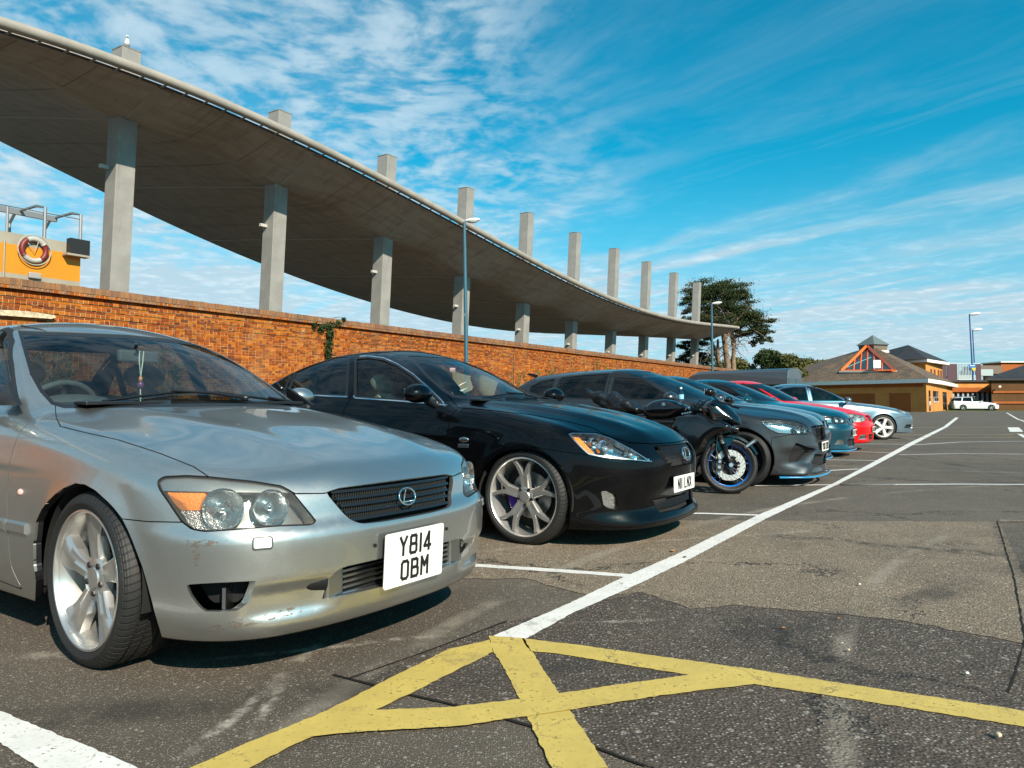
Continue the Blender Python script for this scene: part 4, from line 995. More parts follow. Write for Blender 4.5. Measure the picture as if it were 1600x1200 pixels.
_STROKES = {  # UK plate lettering on a 50 x 79 grid, stroke 14
 'Y': [[(0, 79), (25, 40), (50, 79)], [(25, 40), (25, 0)]], '8': [[(8, 0), (42, 0), (50, 8), (50, 33), (42, 41), (8, 41), (0, 33), (0, 8), (8, 0)], [(8, 41), (3, 47), (3, 73), (9, 79), (41, 79), (47, 73), (47, 47), (42, 41)]],
 '1': [[(25, 0), (25, 79)]], '4': [[(36, 0), (36, 79), (0, 22), (0, 18), (50, 18)]], 'O': [[(10, 0), (40, 0), (50, 10), (50, 69), (40, 79), (10, 79), (0, 69), (0, 10), (10, 0)]],
 'B': [[(0, 0), (0, 79), (36, 79), (45, 72), (45, 49), (38, 42), (0, 42)], [(38, 42), (50, 34), (50, 8), (42, 0), (0, 0)]], 'M': [[(0, 0), (0, 79), (25, 38), (50, 79), (50, 0)]],
 'N': [[(0, 0), (0, 79), (50, 0), (50, 79)]], 'L': [[(0, 79), (0, 0), (44, 0)]], 'X': [[(0, 0), (50, 79)], [(0, 79), (50, 0)]], 'I': [[(25, 0), (25, 79)]],
 'V': [[(0, 79), (25, 0), (50, 79)]], 'K': [[(0, 0), (0, 79)], [(50, 79), (0, 34)], [(16, 48), (50, 0)]], 'E': [[(50, 79), (0, 79), (0, 0), (50, 0)], [(0, 42), (42, 42)]],
 '6': [[(50, 72), (42, 79), (8, 79), (0, 70), (0, 8), (8, 0), (42, 0), (50, 8), (50, 36), (42, 44), (0, 44)]], '3': [[(0, 72), (8, 79), (42, 79), (50, 72), (50, 48), (43, 42), (16, 42)], [(43, 42), (50, 34), (50, 8), (42, 0), (8, 0), (0, 8)]],
 '2': [[(0, 70), (8, 79), (42, 79), (50, 70), (50, 52), (0, 6), (0, 0), (50, 0)]], '7': [[(0, 79), (50, 79), (18, 0)]], 'S': [[(50, 72), (42, 79), (8, 79), (0, 72), (0, 50), (8, 42), (42, 38), (50, 30), (50, 8), (42, 0), (8, 0), (0, 8)]],
 'U': [[(0, 79), (0, 8), (8, 0), (42, 0), (50, 8), (50, 79)]], 'P': [[(0, 0), (0, 79), (42, 79), (50, 71), (50, 44), (42, 36), (0, 36)]], 'D': [[(0, 0), (0, 79), (38, 79), (50, 67), (50, 12), (38, 0), (0, 0)]],
 '5': [[(50, 79), (4, 79), (0, 46), (40, 46), (50, 38), (50, 8), (42, 0), (8, 0), (0, 8)]], '0': [[(10, 0), (40, 0), (50, 10), (50, 69), (40, 79), (10, 79), (0, 69), (0, 10), (10, 0)]],
 'W': [[(0, 79), (12, 0), (25, 50), (38, 0), (50, 79)]], 'A': [[(0, 0), (25, 79), (50, 0)], [(9, 22), (41, 22)]], 'R': [[(0, 0), (0, 79), (42, 79), (50, 71), (50, 46), (42, 38), (0, 38)], [(24, 38), (50, 0)]]}
def lettering(text, M, h=.079, narrow=1.0, st=.0115, gap=.011, name='plate_lettering', m=None, parent=None, cx=0.0, cz=0.0, proud=.0022):
    """flat raised strokes; M maps (across, up, out) to the parent's space"""
    k = h / 79.0; ws = []
    for ch in text: ws.append((.014 if ch in '1I' else (.050 * h / .079 * narrow + (0 if 1 else 0)) if ch != ' ' else .030 * h / .079 * narrow))
    total = sum(ws) + gap * (len(text) - 1); x = cx - total / 2; s_ = st * h / .079 / 2
    for ch, w in zip(text, ws):
        if ch != ' ':
            mb = MB()
            for line in _STROKES[ch]:
                P = [((px - (25 if ch in '1I' else 0)) * k * narrow + x + (w / 2 if ch in '1I' else 0), py * k * (1 - 2 * s_ / h) + s_) for px, py in line]
                if ch not in '1I': P = [(x + s_ * .8 + (q - x) * (w - 1.6 * s_) / w, r_) for q, r_ in P]
                for (x0, y0), (x1, y1) in zip(P[:-1], P[1:]):
                    d = Vector((x1 - x0, y1 - y0)); L = d.length; d.normalize(); nn = Vector((-d.y, d.x)) * s_ * (.9 if narrow < .9 else 1); e = d * s_ * .8
                    q = [Vector((x0, y0)) - e + nn, Vector((x1, y1)) + e + nn, Vector((x1, y1)) + e - nn, Vector((x0, y0)) - e - nn]
                    lo_ = [M @ Vector((a.x, a.y - h / 2 + cz, .0)) for a in q]; hi_ = [M @ Vector((a.x, a.y - h / 2 + cz, proud)) for a in q]
                    proud += .00003
                    mb.add(lo_ + hi_, [(0, 1, 2, 3), (7, 6, 5, 4), (0, 4, 5, 1), (1, 5, 6, 2), (2, 6, 7, 3), (3, 7, 4, 0)])
            mb.build('plate_letter', m or m_ink, parent)
        x += w + gap
def plate(parent, c, yaw, pitch, w, h, lines, name='number_plate', lh=.079, narrow=1.0, gap=.011, lg=.020, out=Vector((1, 0, 0))):
    """front plate facing +x; yaw about z, pitch back"""
    M = Matrix.Translation(c) @ Matrix.Rotation(yaw, 4, 'Z') @ Matrix.Rotation(-pitch, 4, 'Y') @ Matrix(((0, 0, 1, 0), (1, 0, 0, 0), (0, 1, 0, 0), (0, 0, 0, 1)))
    mb = MB(); o = rounded([(-w / 2, -h / 2), (w / 2, -h / 2), (w / 2, h / 2), (-w / 2, h / 2)], .012, 4)
    mb.prism([Vector((a, b, 0)) for a, b in o], (0, 0, 0), (0, 0, .003)); mb.v = [tuple(M @ Vector(v)) for v in mb.v]
    po = mb.build(name, m_plate, parent)
    Ml = M @ Matrix.Translation((0, 0, .0032))
    n = len(lines)
    for i, ln in enumerate(lines): lettering(ln, Ml, lh, narrow, parent=po, cz=((n - 1) / 2 - i) * (lh + lg), gap=gap)
    return po
def mirror(parent, x, y, z, side, m, size=(.085, .125, .075), foot=.12):
    o = MB().sphere((x, side * y, z), size, 24, 16, M=Matrix.Rotation(R(0), 3, 'Z')).build('door_mirror', m, parent, smooth=True)
    me = o.data
    for v in me.vertices:                                   # flatten the back face
        if v.co.x < x - size[0] * .55: v.co.x = x - size[0] * .55
        if v.co.z < z: v.co.z = z + (v.co.z - z) * .8
    MB().box((x - size[0] * .56 - .002, side * y, z), (.003, size[1] * .66, size[2] * .56)).build('mirror_glass', m_chrome, o, bevel=.002)
    MB().tube([(x + .01, side * (y - size[1] * .7), z - .045), (x + .03, side * (y - size[1] - foot * .6), z - .07), (x + .03, side * (y - size[1] - foot), z - .07)], [.028, .03, .035], 10).build('mirror_arm', m_blk, o, smooth=True)
    return o
def emblem_ring(parent, p, n, w, h, m=None, name='badge', bar=True):
    n = Vector(n).normalized(); t = Vector((0, 1, 0)); t = (t - n * t.dot(n)).normalized(); u = n.cross(t); u = -u if u.z < 0 else u
    mb = MB(); pts = [p + t * w / 2 * math.cos(2 * math.pi * k / 28) + u * h / 2 * math.sin(2 * math.pi * k / 28) + n * .006 for k in range(28)]
    mb.tube(pts, h * .052, 8, closed=True)
    if bar:
        q = [(-.06, .40), (-.32, -.30), (.36, -.30)]     # slanted L shape inside the oval (seen from the front, y runs to the viewer's right)
        P = [p + t * (w * a) + u * (h * b) + n * .008 for a, b in q]; mb.tube(P, [h * .05, h * .075, h * .04], 6)
    return mb.build(name, m or m_chrome, parent, smooth=True)
# ================================================================== CARS
def pose_from_wheel(px, py, zc, yo, beta):
    """front axle centre on the ground from where the outer face of the near front wheel is seen"""
    b = R(beta); h = Vector((math.sin(b), -math.cos(b), 0)); l = Vector((-h.y, h.x, 0)); o = G(px, py, zc); P = Vector((o.x, o.y, 0)) + l * yo
    return Matrix.Translation(P) @ Matrix.Rotation(math.atan2(h.y, h.x), 4, 'Z')
def pose_at(px, Y, beta):
    b = R(beta); h = Vector((math.sin(b), -math.cos(b), 0)); p = W(px, 628, Y)
    return Matrix.Translation((p.x, p.y, 0)) @ Matrix.Rotation(math.atan2(h.y, h.x), 4, 'Z')
def build_car(S, M, name, pm, label, group='cars parked nose out in the row'):
    root = empty(name); root.matrix_world = M; root.location = M.translation; root.rotation_euler = (0, 0, M.to_euler().z)
    tag(root, label, 'car', group)
    bd = Body(S); sh = Shell(bd, S['lo'], S['hi'], S['h'], M); WB = S['wb']; r_ar = S['arch']; zc = S['zc']
    for nm in ('underbody',):
        F = lambda P: np.maximum(P[:, 2] - (bd.hot + .012), -9); 
        sh.cut('underbody', F, 0)
    def archF(P): 
        d = np.minimum(np.hypot(P[:, 0], (P[:, 2] - zc)), np.hypot(P[:, 0] + WB, (P[:, 2] - zc))) - r_ar
        return np.maximum(d, .42 - np.abs(P[:, 1]))
    if 'archpix' in S:
        base = archF; FA = sh.field('pix', S['archpix'], lambda P: np.maximum(.42 - np.abs(P[:, 1]), np.abs(P[:, 0]) - .62))
        rearF = lambda P: np.maximum(np.hypot(P[:, 0] + WB, (P[:, 2] - zc)) - r_ar, .42 - np.abs(P[:, 1]))
        archF = lambda P: np.minimum(FA(P), rearF(P))
    sh.cut('arch', archF, 0, over=('body', 'underbody'))
    for c in S['cuts']:
        nm, fr, ol = c[0], c[1], c[2]; kw = c[3] if len(c) > 3 else {}
        F = sh.field(fr, ol, kw.get('lim'))
        sh.cut(nm, F, kw.get('gap', 0), over=kw.get('over', ('body',)), rim=kw.get('rim', 0), rimname=kw.get('rimname'))
    sub = {}
    fl = S.get('flange', .010)
    for nm in sh.names:
        if nm in ('arch', 'gap', 'hole', 'underbody') or nm in S['special']: continue
        sides = (-1, 1) if nm in S.get('paired', ()) else (None,)
        for sd in sides: sub[nm, sd] = sh.part(S.get('rename', {}).get(nm, nm), [nm], S.get('matof', {}).get(nm, pm), root, flange=fl, side=sd)
    if 'body' in sh.names: pass
    painted = [n for n in sh.names if n not in ('arch', 'hole') and n not in S['special']] + list(S.get('liner_also', ()))
    sh.part('inner_liner', [n for n in painted], m_liner, root, off=-.014)
    sh.part('arch_lip', ['body', 'front_wing', 'front_bumper', 'rear_wing', 'door', 'rear_door', 'rear_bumper'], pm, root, off=-.0005, flange=.0) if False else None
    for nm, (m, off) in S['glass'].items():
        if nm not in sh.names: continue
        for sd in ((-1, 1) if nm in S.get('paired_glass', ()) else (None,)): sh.part(S.get('rename', {}).get(nm, nm), [nm], m, root, off=off, side=sd)
    for nm, (m, off) in S.get('trims', {}).items():
        if nm not in sh.names: continue
        sh.part(S.get('rename', {}).get(nm, nm), [nm], m, root, off=off, flange=.008)
    for x in (0, -WB):
        for sd in (-1, 1): arch_liner(root, x, zc, r_ar + .012, .50, S['yo'] - .035, sd)
    MB().box((-WB / 2, 0, bd.hot + .03), (WB / 2 + .6, .62, .012)).build('floor_pan', m_liner, root)
    return root, sh
def std_wheels(root, S, style, m_rim, detail=2, cal=None, steer=0.0, nut=None):
    for x in (0, -S['wb']):
        for sd in (-1, 1): wheel(root, x, sd, S['tr'] - .004, S['yo'] - S.get('tuck', .012), S['tr'], S['rim'], S.get('tw', .215), style, m_rim, 72 if detail > 1 else 48, detail, cal, steer if x == 0 else 0, nut)
def quarter(side_pts): return side_pts

# ---------------------------------------------------------------- silver saloon (also the red one)
def IS_spec():
    S = {}
    S['top'] = [(-3.75, .98), (-3.50, 1.025), (-3.2, 1.045), (-2.6, 1.04), (-1.5, 1.0), (-.75, .985), (-.55, .972), (-.2, .932), (.2, .872), (.5, .800), (.68, .738), (.80, .690), (1.0, .62)]
    S['crown'] = [(-3.6, .05), (-2, .05), (-.6, .07), (.2, .085), (.6, .085), (.9, .07)]
    S['width'] = [(-3.7, .72), (-3.4, .795), (-3.0, .84), (-2.6, .858), (-1.8, .862), (-.6, .862), (-.1, .860), (.3, .843), (.6, .812), (.9, .77)]
    S['sideprof'] = [(0.0, -.10), (.16, -.055), (.22, -.030), (.30, -.012), (.42, -.004), (.58, 0), (.70, -.004), (.80, -.018), (.90, -.048), (1.0, -.10), (1.2, -.22)]
    S['front'] = [(0, .70), (.12, .755), (.19, .805), (.26, .822), (.36, .833), (.46, .838), (.508, .838), (.528, .824), (.548, .798), (.62, .778), (.70, .752), (.78, .72), (1.0, .65)]
    S['fcurve'] = (.155, .33); S['rfs'] = .20; S['rt'] = .085; S['fsig'] = .013
    S['rear'] = [(0, -3.50), (.2, -3.55), (.5, -3.60), (.7, -3.57), (.95, -3.52), (1.2, -3.45)]; S['rcurve'] = (.16, .25)
    S['roof'] = [(-3.2, 1.18), (-2.7, 1.36), (-2.3, 1.425), (-1.9, 1.445), (-1.5, 1.43), (-1.20, 1.395), (-.8, 1.29)]
    S['ghw'] = [(-3.3, .63), (-2.8, .70), (-2.2, .757), (-1.5, .775), (-.9, .762), (-.5, .73)]; S['gz'] = .96; S['tumble'] = .44; S['tumble2'] = .20
    S['ws'] = [(.7, .06), (.95, -.48), (1.1, -.77), (1.25, -1.06), (1.40, -1.38), (1.6, -1.86)]; S['wscurve'] = .16; S['wsn'] = .42
    S['rg'] = [(.7, -3.55), (1.0, -3.12), (1.2, -2.78), (1.38, -2.42), (1.5, -2.1)]; S['rgcurve'] = .12
    S['flare'] = [(0, .31, .335, .012), (-2.67, .31, .335, .012)]
    S['bottom'] = .150; S['wb'] = 2.67; S['arch'] = .345; S['zc'] = .320; S['yo'] = .866; S['tr'] = .322; S['rim'] = .252; S['tw'] = .235
    def frontx(ay, z):          # grille nose stands a little forward; dished below the lamp
        return .022 * np.exp(-(ay / .34) ** 4) * np.exp(-((z - .64) / .085) ** 2) * 1.0 - .026 * np.exp(-((ay - .52) / .15) ** 4) * np.exp(-((z - .285) / .055) ** 4)
    S['frontx'] = frontx
    def topx(x, ay):            # hood: raised shoulders running from the grille corners to the screen
        w_ = .30 + .18 * np.clip((.75 - x) / 1.3, 0, 1.2); return .010 * np.exp(-((ay - w_) / .10) ** 2) * (x > -.7) * np.clip((.8 - x) / .4, 0, 1)
    S['topx'] = topx
    S['lo'] = (-3.75, -.95, .08); S['hi'] = (1.0, .95, 1.50); S['h'] = .021
    S['cowl'] = (-.72, 1.0); S['inw'] = .64; S['rs'] = (-2.45, 1.0); S['fs'] = -1.62
    return S
DLO_F = [(-.80, .960), (-.86, 1.000), (-1.08, 1.145), (-1.30, 1.275), (-1.50, 1.350), (-1.66, 1.378), (-1.665, .972)]
DLO_R = [(-1.755, .974), (-1.75, 1.382), (-2.05, 1.378), (-2.30, 1.342), (-2.52, 1.25), (-2.60, .998)]
DLO_Q = [(-2.64, 1.0), (-2.575, 1.205), (-2.74, 1.09), (-2.84, 1.012)]
def lz(z0): return lambda P: z0 - P[:, 2]
def ly(y0): return lambda P: y0 - np.abs(P[:, 1])
def lx(x0): return lambda P: x0 - P[:, 0]
def lxm(x0): return lambda P: P[:, 0] - x0
def lxz(x0, z0): return lambda P: np.maximum(x0 - P[:, 0], z0 - P[:, 2])
def pts(s): return [tuple(float(q) for q in a.split(',')) for a in s.split()]
m_silver = paint('silver_paint', (0.53, 0.535, 0.51), metal=.93, rough=.33, flake=.05, dirt=.55, croft=.02)
def silver():
    S = IS_spec(); M = pose_from_wheel(124, 907, .32, S['yo'], 56.0)
    WS = pts('27.5,516 100,518 300,528 520,545 900,600 900,634 420,634 330,635 200,637 100,638 80,632 62,612 47,585')
    LAMP = pts('245,752 255,745 290,743 327,745 395,752 439,759 456,768 470,785 489,808 494,815 485,820 430,822 360,828 320,830.5 300,827 283,815 265,788 249,765')
    HOOD = pts('86.6,600 86.6,640 88,653 94.5,666 131,675.5 184,687 249,708 302,729 328,746 395,752 439,759 461,771 506,771 530,763 705,739 900,720 900,560')
    BUMP = pts('100,808 193,811 230,815 283,816 330,790 463,771.5 506,771 560,760 760,738 960,720 960,1150 100,1150')
    GRI = [(507, 768, 3), (706, 739), (706, 812), (560, 820, 30), (540, 812, 12)]
    GRI = pts('508,769 530,763 630,750 760,732 760,790 700,797 640,808 600,815 565,819 549,813 540,806 530,795')
    LOW = pts('503,937 505,930 509,914 517,900 530,889 545,884 598,872 700,847 800,820 800,872 690,895 592,918 540,930 515,935')
    SIDE = pts('291,915 297,913 330,911 400,907.5 397,918 388,941 372,954 345,956 319,955.5 308,945 297,930')
    HL = 40
    S['archpix'] = pts('56,908 52,880 52,850 56,815 64,797 73,785 86,772 100,762 118,755 133,757 149,766 160,776 171,786 181,797 190,809 199,826 207,845 215,866 223,887 230,912 237,938 242,958 248,978 254,998 262,1040 50,1080')
    S['cuts'] = [
        ('windscreen', 'pix', WS, {'lim': lxz(-1.75, .93), 'rim': .019, 'rimname': 'screen_seal'}),
        ('rear_window', 'front', rounded([(-1, 1.06), (.58, 1.06), (.50, 1.34), (-1, 1.34)], .05), {'lim': lambda P: P[:, 0] + 2.25, 'rim': .02, 'rimname': 'screen_seal'}),
        ('front_side_window', 'side', rounded(DLO_F, .03), {'lim': ly(.42), 'rim': .014, 'rimname': 'window_seal'}),
        ('rear_side_window', 'side', rounded(DLO_R, .03), {'lim': ly(.42), 'rim': .014, 'rimname': 'window_seal'}),
        ('quarter_window', 'side', rounded(DLO_Q, .02), {'lim': ly(.42), 'rim': .012, 'rimname': 'window_seal'}),
        ('headlight', 'pix', rounded(LAMP, 6), {'lim': lx(.15), 'gap': .0045, 'rim': .005, 'rimname': 'lamp_seal'}),
        ('grille_opening', 'pix', rounded(GRI, 8), {'lim': lx(.3)}),
        ('lower_intake', 'pix', rounded(LOW, 8), {'lim': lx(.3)}),
        ('side_intake', 'pix', rounded(SIDE, 5), {'lim': lx(.2)}),
        ('bonnet', 'pix', HOOD, {'lim': lxz(-.85, .60), 'gap': .0042}),
        ('front_bumper', 'pix', BUMP, {'lim': lx(.02), 'gap': .004}),
        ('front_door', 'side', rounded([(-.545, .20), (-.60, .30), (-.625, .60), (-.60, .86), (-.58, .94), (-1.22, 1.32), (-1.70, 1.40), (-1.71, .25)], .03), {'lim': ly(.40), 'gap': .006}),
        ('rear_door', 'side', rounded([(-1.725, .25), (-1.715, 1.40), (-2.30, 1.37), (-2.66, 1.20), (-2.62, .95), (-2.45, .62), (-2.30, .45), (-2.28, .25)], .04), {'lim': ly(.40), 'gap': .006}),
        ('front_wing', 'side', [(-.60, .1), (-.60, .96), (-.75, 1.06), (-.5, 1.2), (1.2, 1.2), (1.2, .1)], {'lim': ly(.3)}),
    ]
    S['special'] = {'windscreen', 'rear_window', 'front_side_window', 'rear_side_window', 'quarter_window', 'screen_seal', 'window_seal', 'headlight', 'lamp_seal', 'grille_opening', 'lower_intake', 'side_intake', 'underbody'}
    S['glass'] = {'windscreen': (m_glass, -.004), 'rear_window': (m_glass, -.004), 'front_side_window': (m_glass, -.006), 'rear_side_window': (m_glass, -.006), 'quarter_window': (m_glass, -.006)}
    S['paired_glass'] = ('front_side_window', 'rear_side_window', 'quarter_window')
    S['trims'] = {'screen_seal': (m_blk, -.003), 'window_seal': (m_rub, -.002), 'underbody': (m_liner, 0)}
    S['paired'] = ('front_wing', 'front_door', 'rear_door'); S['rename'] = {'front_side_window': 'side_window', 'rear_side_window': 'side_window', 'quarter_window': 'quarter_window'}
    root, sh = build_car(S, M, 'silver_car', m_silver, 'silver saloon car with dull scratched paint, nearest the camera, plate reading Y814 OBM', 'cars parked nose out in the row')
    bvh = sh.bvh(); H = lambda x, y: hit(sh, bvh, x, y)
    # arch lips / deeper returns on openings
    [sh.part('arch_return', ['arch'], m_blk, root, off=0.0, flange=.028, flange_only=True, side=sd) for sd in (-1, 1)]
    sh.part('grille_surround', ['grille_opening'], m_silver, root, off=.0002, flange=.020, flange_only=True, fdir=(-1, 0, 0))
    sh.part('grille_recess', ['grille_opening'], m_blk, root, off=-.045)
    for nm, dp, sds in (('lower_intake', .09, (None,)), ('side_intake', .07, (-1, 1))):
        for sd in sds: sh.part(nm + '_return', [nm], m_silver, root, off=.0, flange=dp * .45, flange_only=True, fdir=(-1, 0, 0), side=sd); sh.part(nm + '_back', [nm], m_liner, root, off=-dp, side=sd)
    # grille: mesh of slats behind the oval badge
    pB, nB = H(628.5, 776.5); gx, gz = pB.x, pB.z
    gy = abs(H(512, 771)[0].y) - .008
    def xs(y, z, d=0.0):                                       # body front surface at (y,z)
        q = bvh.ray_cast(Vector((1.4, y, z)), Vector((-1, 0, 0)))[0]; return (q.x if q else .75) - d
    z_hi, z_lo = H(600, 758)[0].z, H(600, 812)[0].z
    n = 5
    for i in range(n):
        z = z_lo + .014 + (z_hi - z_lo - .022) * i / (n - 1); half = gy - .055 * (n - 1 - i) / (n - 1) - .015
        mb = MB(); q = [Vector((xs(y, z, .010), y, z)) for y in np.linspace(-half, half, 25)]
        for a, b in zip(q[:-1], q[1:]):
            mb.add([a + Vector((-.006, 0, .006)), b + Vector((-.006, 0, .006)), b - Vector((.0, 0, .004)), a - Vector((.0, 0, .004)), a + Vector((-.02, 0, .004)), b + Vector((-.02, 0, .004)), b + Vector((-.02, 0, -.004)), a + Vector((-.02, 0, -.004))],
                   [(0, 3, 2, 1), (0, 1, 5, 4), (3, 7, 6, 2)])
        mb.build('grille_slat', mat('slat_black', (.008, .008, .008), .30, coat=.35), root)
    vb = MB()
    for i in range(n - 1):
        z0 = z_lo + .014 + (z_hi - z_lo - .022) * (i + .5) / (n - 1); half = gy - .055 * (n - 1 - i - .5) / (n - 1) - .02
        for y in np.arange(-half, half, .0105): x = xs(y, z0, .026); vb.box((x, y, z0), (.004, .0022, (z_hi - z_lo) / (n - 1) * .42))
    vo = vb.build('grille_mesh', mat('mesh_black', (.05, .05, .048), .35, metal=.5), root); vo['kind'] = 'stuff'
    emblem_ring(root, Vector((gx + .002, 0, gz)), (1, 0, .25), .094, .068, name='badge')
    # headlights
    for sd in (-1, 1):
        ln = sh.part('headlight', ['headlight'], glass('hazy_lens', (.92, .92, .89), .8, .15), root, off=-.001, side=sd)
        sh.part('lamp_seal', ['lamp_seal'], m_rub, ln, off=-.0015, side=sd)
        sh.part('lamp_housing', ['headlight'], m_lampdark, ln, off=-.075, side=sd); sh.part('lamp_wall', ['headlight', 'lamp_seal'], m_lampdark, ln, off=-.002, flange=.072, flange_only=True, side=sd)
        def mir(p): return Vector((p.x, p.y * (1 if sd < 0 else -1), p.z))
        # painted eyelid just behind the clear cover
        def eyelid():
            E = sh.field('pix', pts('235,730 500,730 500,768.5 400,768.3 240,766.5'), lx(.1)); s0 = (sh.V, sh.N, sh.T, sh.lab, list(sh.names))
            sh.split(E, 0); C = sh.V[sh.T].mean(1); d = E(C); ok = (sh.lab == sh.names.index('headlight')) & (d < 0); sh.names = sh.names + ['eyelid']; sh.lab = sh.lab.copy(); sh.lab[ok] = len(sh.names) - 1
            sh.part('lamp_brow', ['eyelid'], m_silver, ln, off=-.006, flange=.02, side=sd); sh.V, sh.N, sh.T, sh.lab, sh.names = s0
            A = sh.field('pix', pts('258,769 321.5,769 320,797.5 280,797.5 268,785'), lx(.1)); sh.split(A, 0); C = sh.V[sh.T].mean(1); d = A(C)
            ok = (sh.lab == sh.names.index('headlight')) & (d < 0); sh.names = sh.names + ['amber']; sh.lab = sh.lab.copy(); sh.lab[ok] = len(sh.names) - 1
            sh.part('indicator', ['amber'], m_amber, ln, off=-.010, flange=.03, side=sd); sh.V, sh.N, sh.T, sh.lab, sh.names = s0
            A = sh.field('pix', pts('279,798.5 321,798.5 332,812 350,826 320,829 300,826 290,816'), lx(.1)); sh.split(A, 0); C = sh.V[sh.T].mean(1); d = A(C)
            ok = (sh.lab == sh.names.index('headlight')) & (d < 0); sh.names = sh.names + ['rib']; sh.lab = sh.lab.copy(); sh.lab[ok] = len(sh.names) - 1
            sh.part('ribbed_reflector', ['rib'], mat('ribbed_reflector', (.75, .75, .74), .25, metal=1.0, fn=lambda t, b, L: L.new(t.n('ShaderNodeBump', {'Height': t.vor(t.obj(), 230.0), 'Strength': 1.0, 'Distance': .004}), b.inputs['Normal'])), ln, off=-.012, flange=.02, side=sd); sh.V, sh.N, sh.T, sh.lab, sh.names = s0
        eyelid()
        for (bx, by, rr, dep) in ((351, 797, .066, .006), (426.5, 794, .058, .010)):
            p, nn = H(bx, by); ax = Vector((.93, -.36 if True else 0, .02)); ax.normalize(); p = mir(p); ax = Vector((ax.x, ax.y * (1 if sd < 0 else -1), ax.z)); nn = mir(nn) if False else ax
            Mx = ax.to_track_quat('Z', 'Y').to_matrix().to_4x4(); Mx.translation = p - ax * (dep + .062)
            MB().lathe([(rr * f, .052 * f * f) for f in (0.0, .15, .3, .45, .6, .75, .88, 1.0)] + [(rr + .003, .054), (rr + .005, .050), (rr + .005, .02)], 36, Mx).build('reflector_bowl', m_refl, ln, smooth=50.0)
            MB().lathe([(0, .040), (.008, .038), (.013, .030), (.014, .0)], 20, Mx).build('bulb_shield', m_chrome, ln, smooth=50.0)
    # scuffed corner of the bumper
    s0 = (sh.V, sh.N, sh.T, sh.lab, list(sh.names)); m_scf = mat('scuff', (.12, .085, .06), .8)
    def scf(t, b, L):
        n = t.noise(t.vm('MULTIPLY', t.obj(), (1, 1, 2.5)), 34.0, 6.0, .8); out = [q for q in t.t.nodes if q.type == 'OUTPUT_MATERIAL'][0]; L.new(t.n('ShaderNodeMixShader', {0: t.ss(n, .50, .60), 1: t.n('ShaderNodeBsdfTransparent'), 2: b.outputs[0]}), out.inputs[0])
    m_scf = mat('bumper_scuff_marks', (.13, .095, .07), .8, fn=scf)
    for k_, pg in enumerate(('292,845 353,845 352,851 314,853 309,886 303,884 299,853', '318,985 330,978 420,958 470,945 472,956 400,975 330,990', '700,852 722,842 740,830 742,842 720,858 702,866')):
        A = sh.field('pix', pts(pg), lx(.1)); sh.split(A, 0); C = sh.V[sh.T].mean(1); d = A(C); sh.names = sh.names + ['scuff%d' % k_]; sh.lab = sh.lab.copy(); sh.lab[(sh.lab == sh.names.index('front_bumper')) & (d < 0)] = len(sh.names) - 1
        sh.part('bumper_scuff', ['scuff%d' % k_], m_scf, root, off=.0009, side=-1)
    sh.V, sh.N, sh.T, sh.lab, sh.names = s0
    # number plate, screw holes
    pc, _ = H(636, 868); zc_ = pc.z; xf = xs(0, zc_ + .05); ax_ = max(xs(0, zc_ + .10), xs(0, zc_), xf)
    plate(root, Vector((ax_ + .012, 0, zc_)), 0, R(-3), .345, .210, ['Y814', 'OBM'], lh=.079, narrow=.90, gap=.013, lg=.016)
    for (qx, qy) in ((585.5, 852), (697, 826)):
        p, nn = H(qx, qy); MB().box(p, (.006, .006, .006)).build('bumper_clip', m_blk, root)
    # intercooler behind the lower opening
    p0 = H(520, 925)[0]; zi = H(560, 905)[0].z
    ic = MB(); yl = abs(p0.y) - .06
    xi = xs(yl, zi, .05) 
    MB().box((xi - .02, 0, zi), (.012, yl, .055)).build('intercooler_core', m_cast, root)
    for i in range(6): MB().box((xi, 0, zi - .050 + .020 * i), (.012, yl, .0045)).build('intercooler_fin', m_satin, root)
    fm = MB()
    for i in range(5):
        for y in np.arange(-yl, yl, .011): fm.box((xi - .004, y, zi - .040 + .020 * i), (.006, .0012, .009))
    fm.build('intercooler_fins', m_cast, root)['kind'] = 'stuff'
    for sd in (-1, 1):
        MB().box((xi - .01, sd * (yl + .04), zi), (.03, .042, .062)).build('intercooler_tank', m_satin, root, bevel=.012)
        MB().tube([(xi + .005, sd * (yl + .075), zi + .01), (xi - .02, sd * (yl + .13), zi + .015), (xi - .10, sd * (yl + .17), zi + .02)], .034, 14).build('intercooler_hose', m_blk, root, smooth=True)
        ps = H(352, 940)[0]; MB().box((ps.x - .035, sd * (abs(ps.y) - .035), ps.z + .0), (.006, .030, .040), rz=sd * -.5).build('intake_bracket', m_satin, root)
    # washer caps on the bumper, side repeater, door strips, screen washers
    for sd in (-1, 1):
        p, nn = H(410.5, 848.5); q = bvh.ray_cast(Vector((1.4, sd * abs(p.y), p.z)), Vector((-1, 0, 0))); p, nn = q[0], q[1]
        Mx = nn.to_track_quat('X', 'Z').to_matrix().to_4x4(); Mx.translation = p
        o = rounded([(-.030, -.018), (.030, -.018), (.030, .018), (-.030, .018)], .008, 3); mb = MB(); mb.prism([Vector((0, a, b)) for a, b in o], (-.004, 0, 0), (.004, 0, 0)); mb.v = [tuple(Mx @ Vector(v)) for v in mb.v]; mb.build('washer_cap', m_silver, root, bevel=.0015)
        o = rounded([(-.034, -.022), (.034, -.022), (.034, .022), (-.034, .022)], .010, 3); mb = MB(); mb.prism([Vector((0, a, b)) for a, b in o], (-.004, 0, 0), (.0012, 0, 0)); mb.v = [tuple(Mx @ Vector(v)) for v in mb.v]; mb.build('washer_cap_gap', m_blk, root)
    pr = H(32, 769)[0]
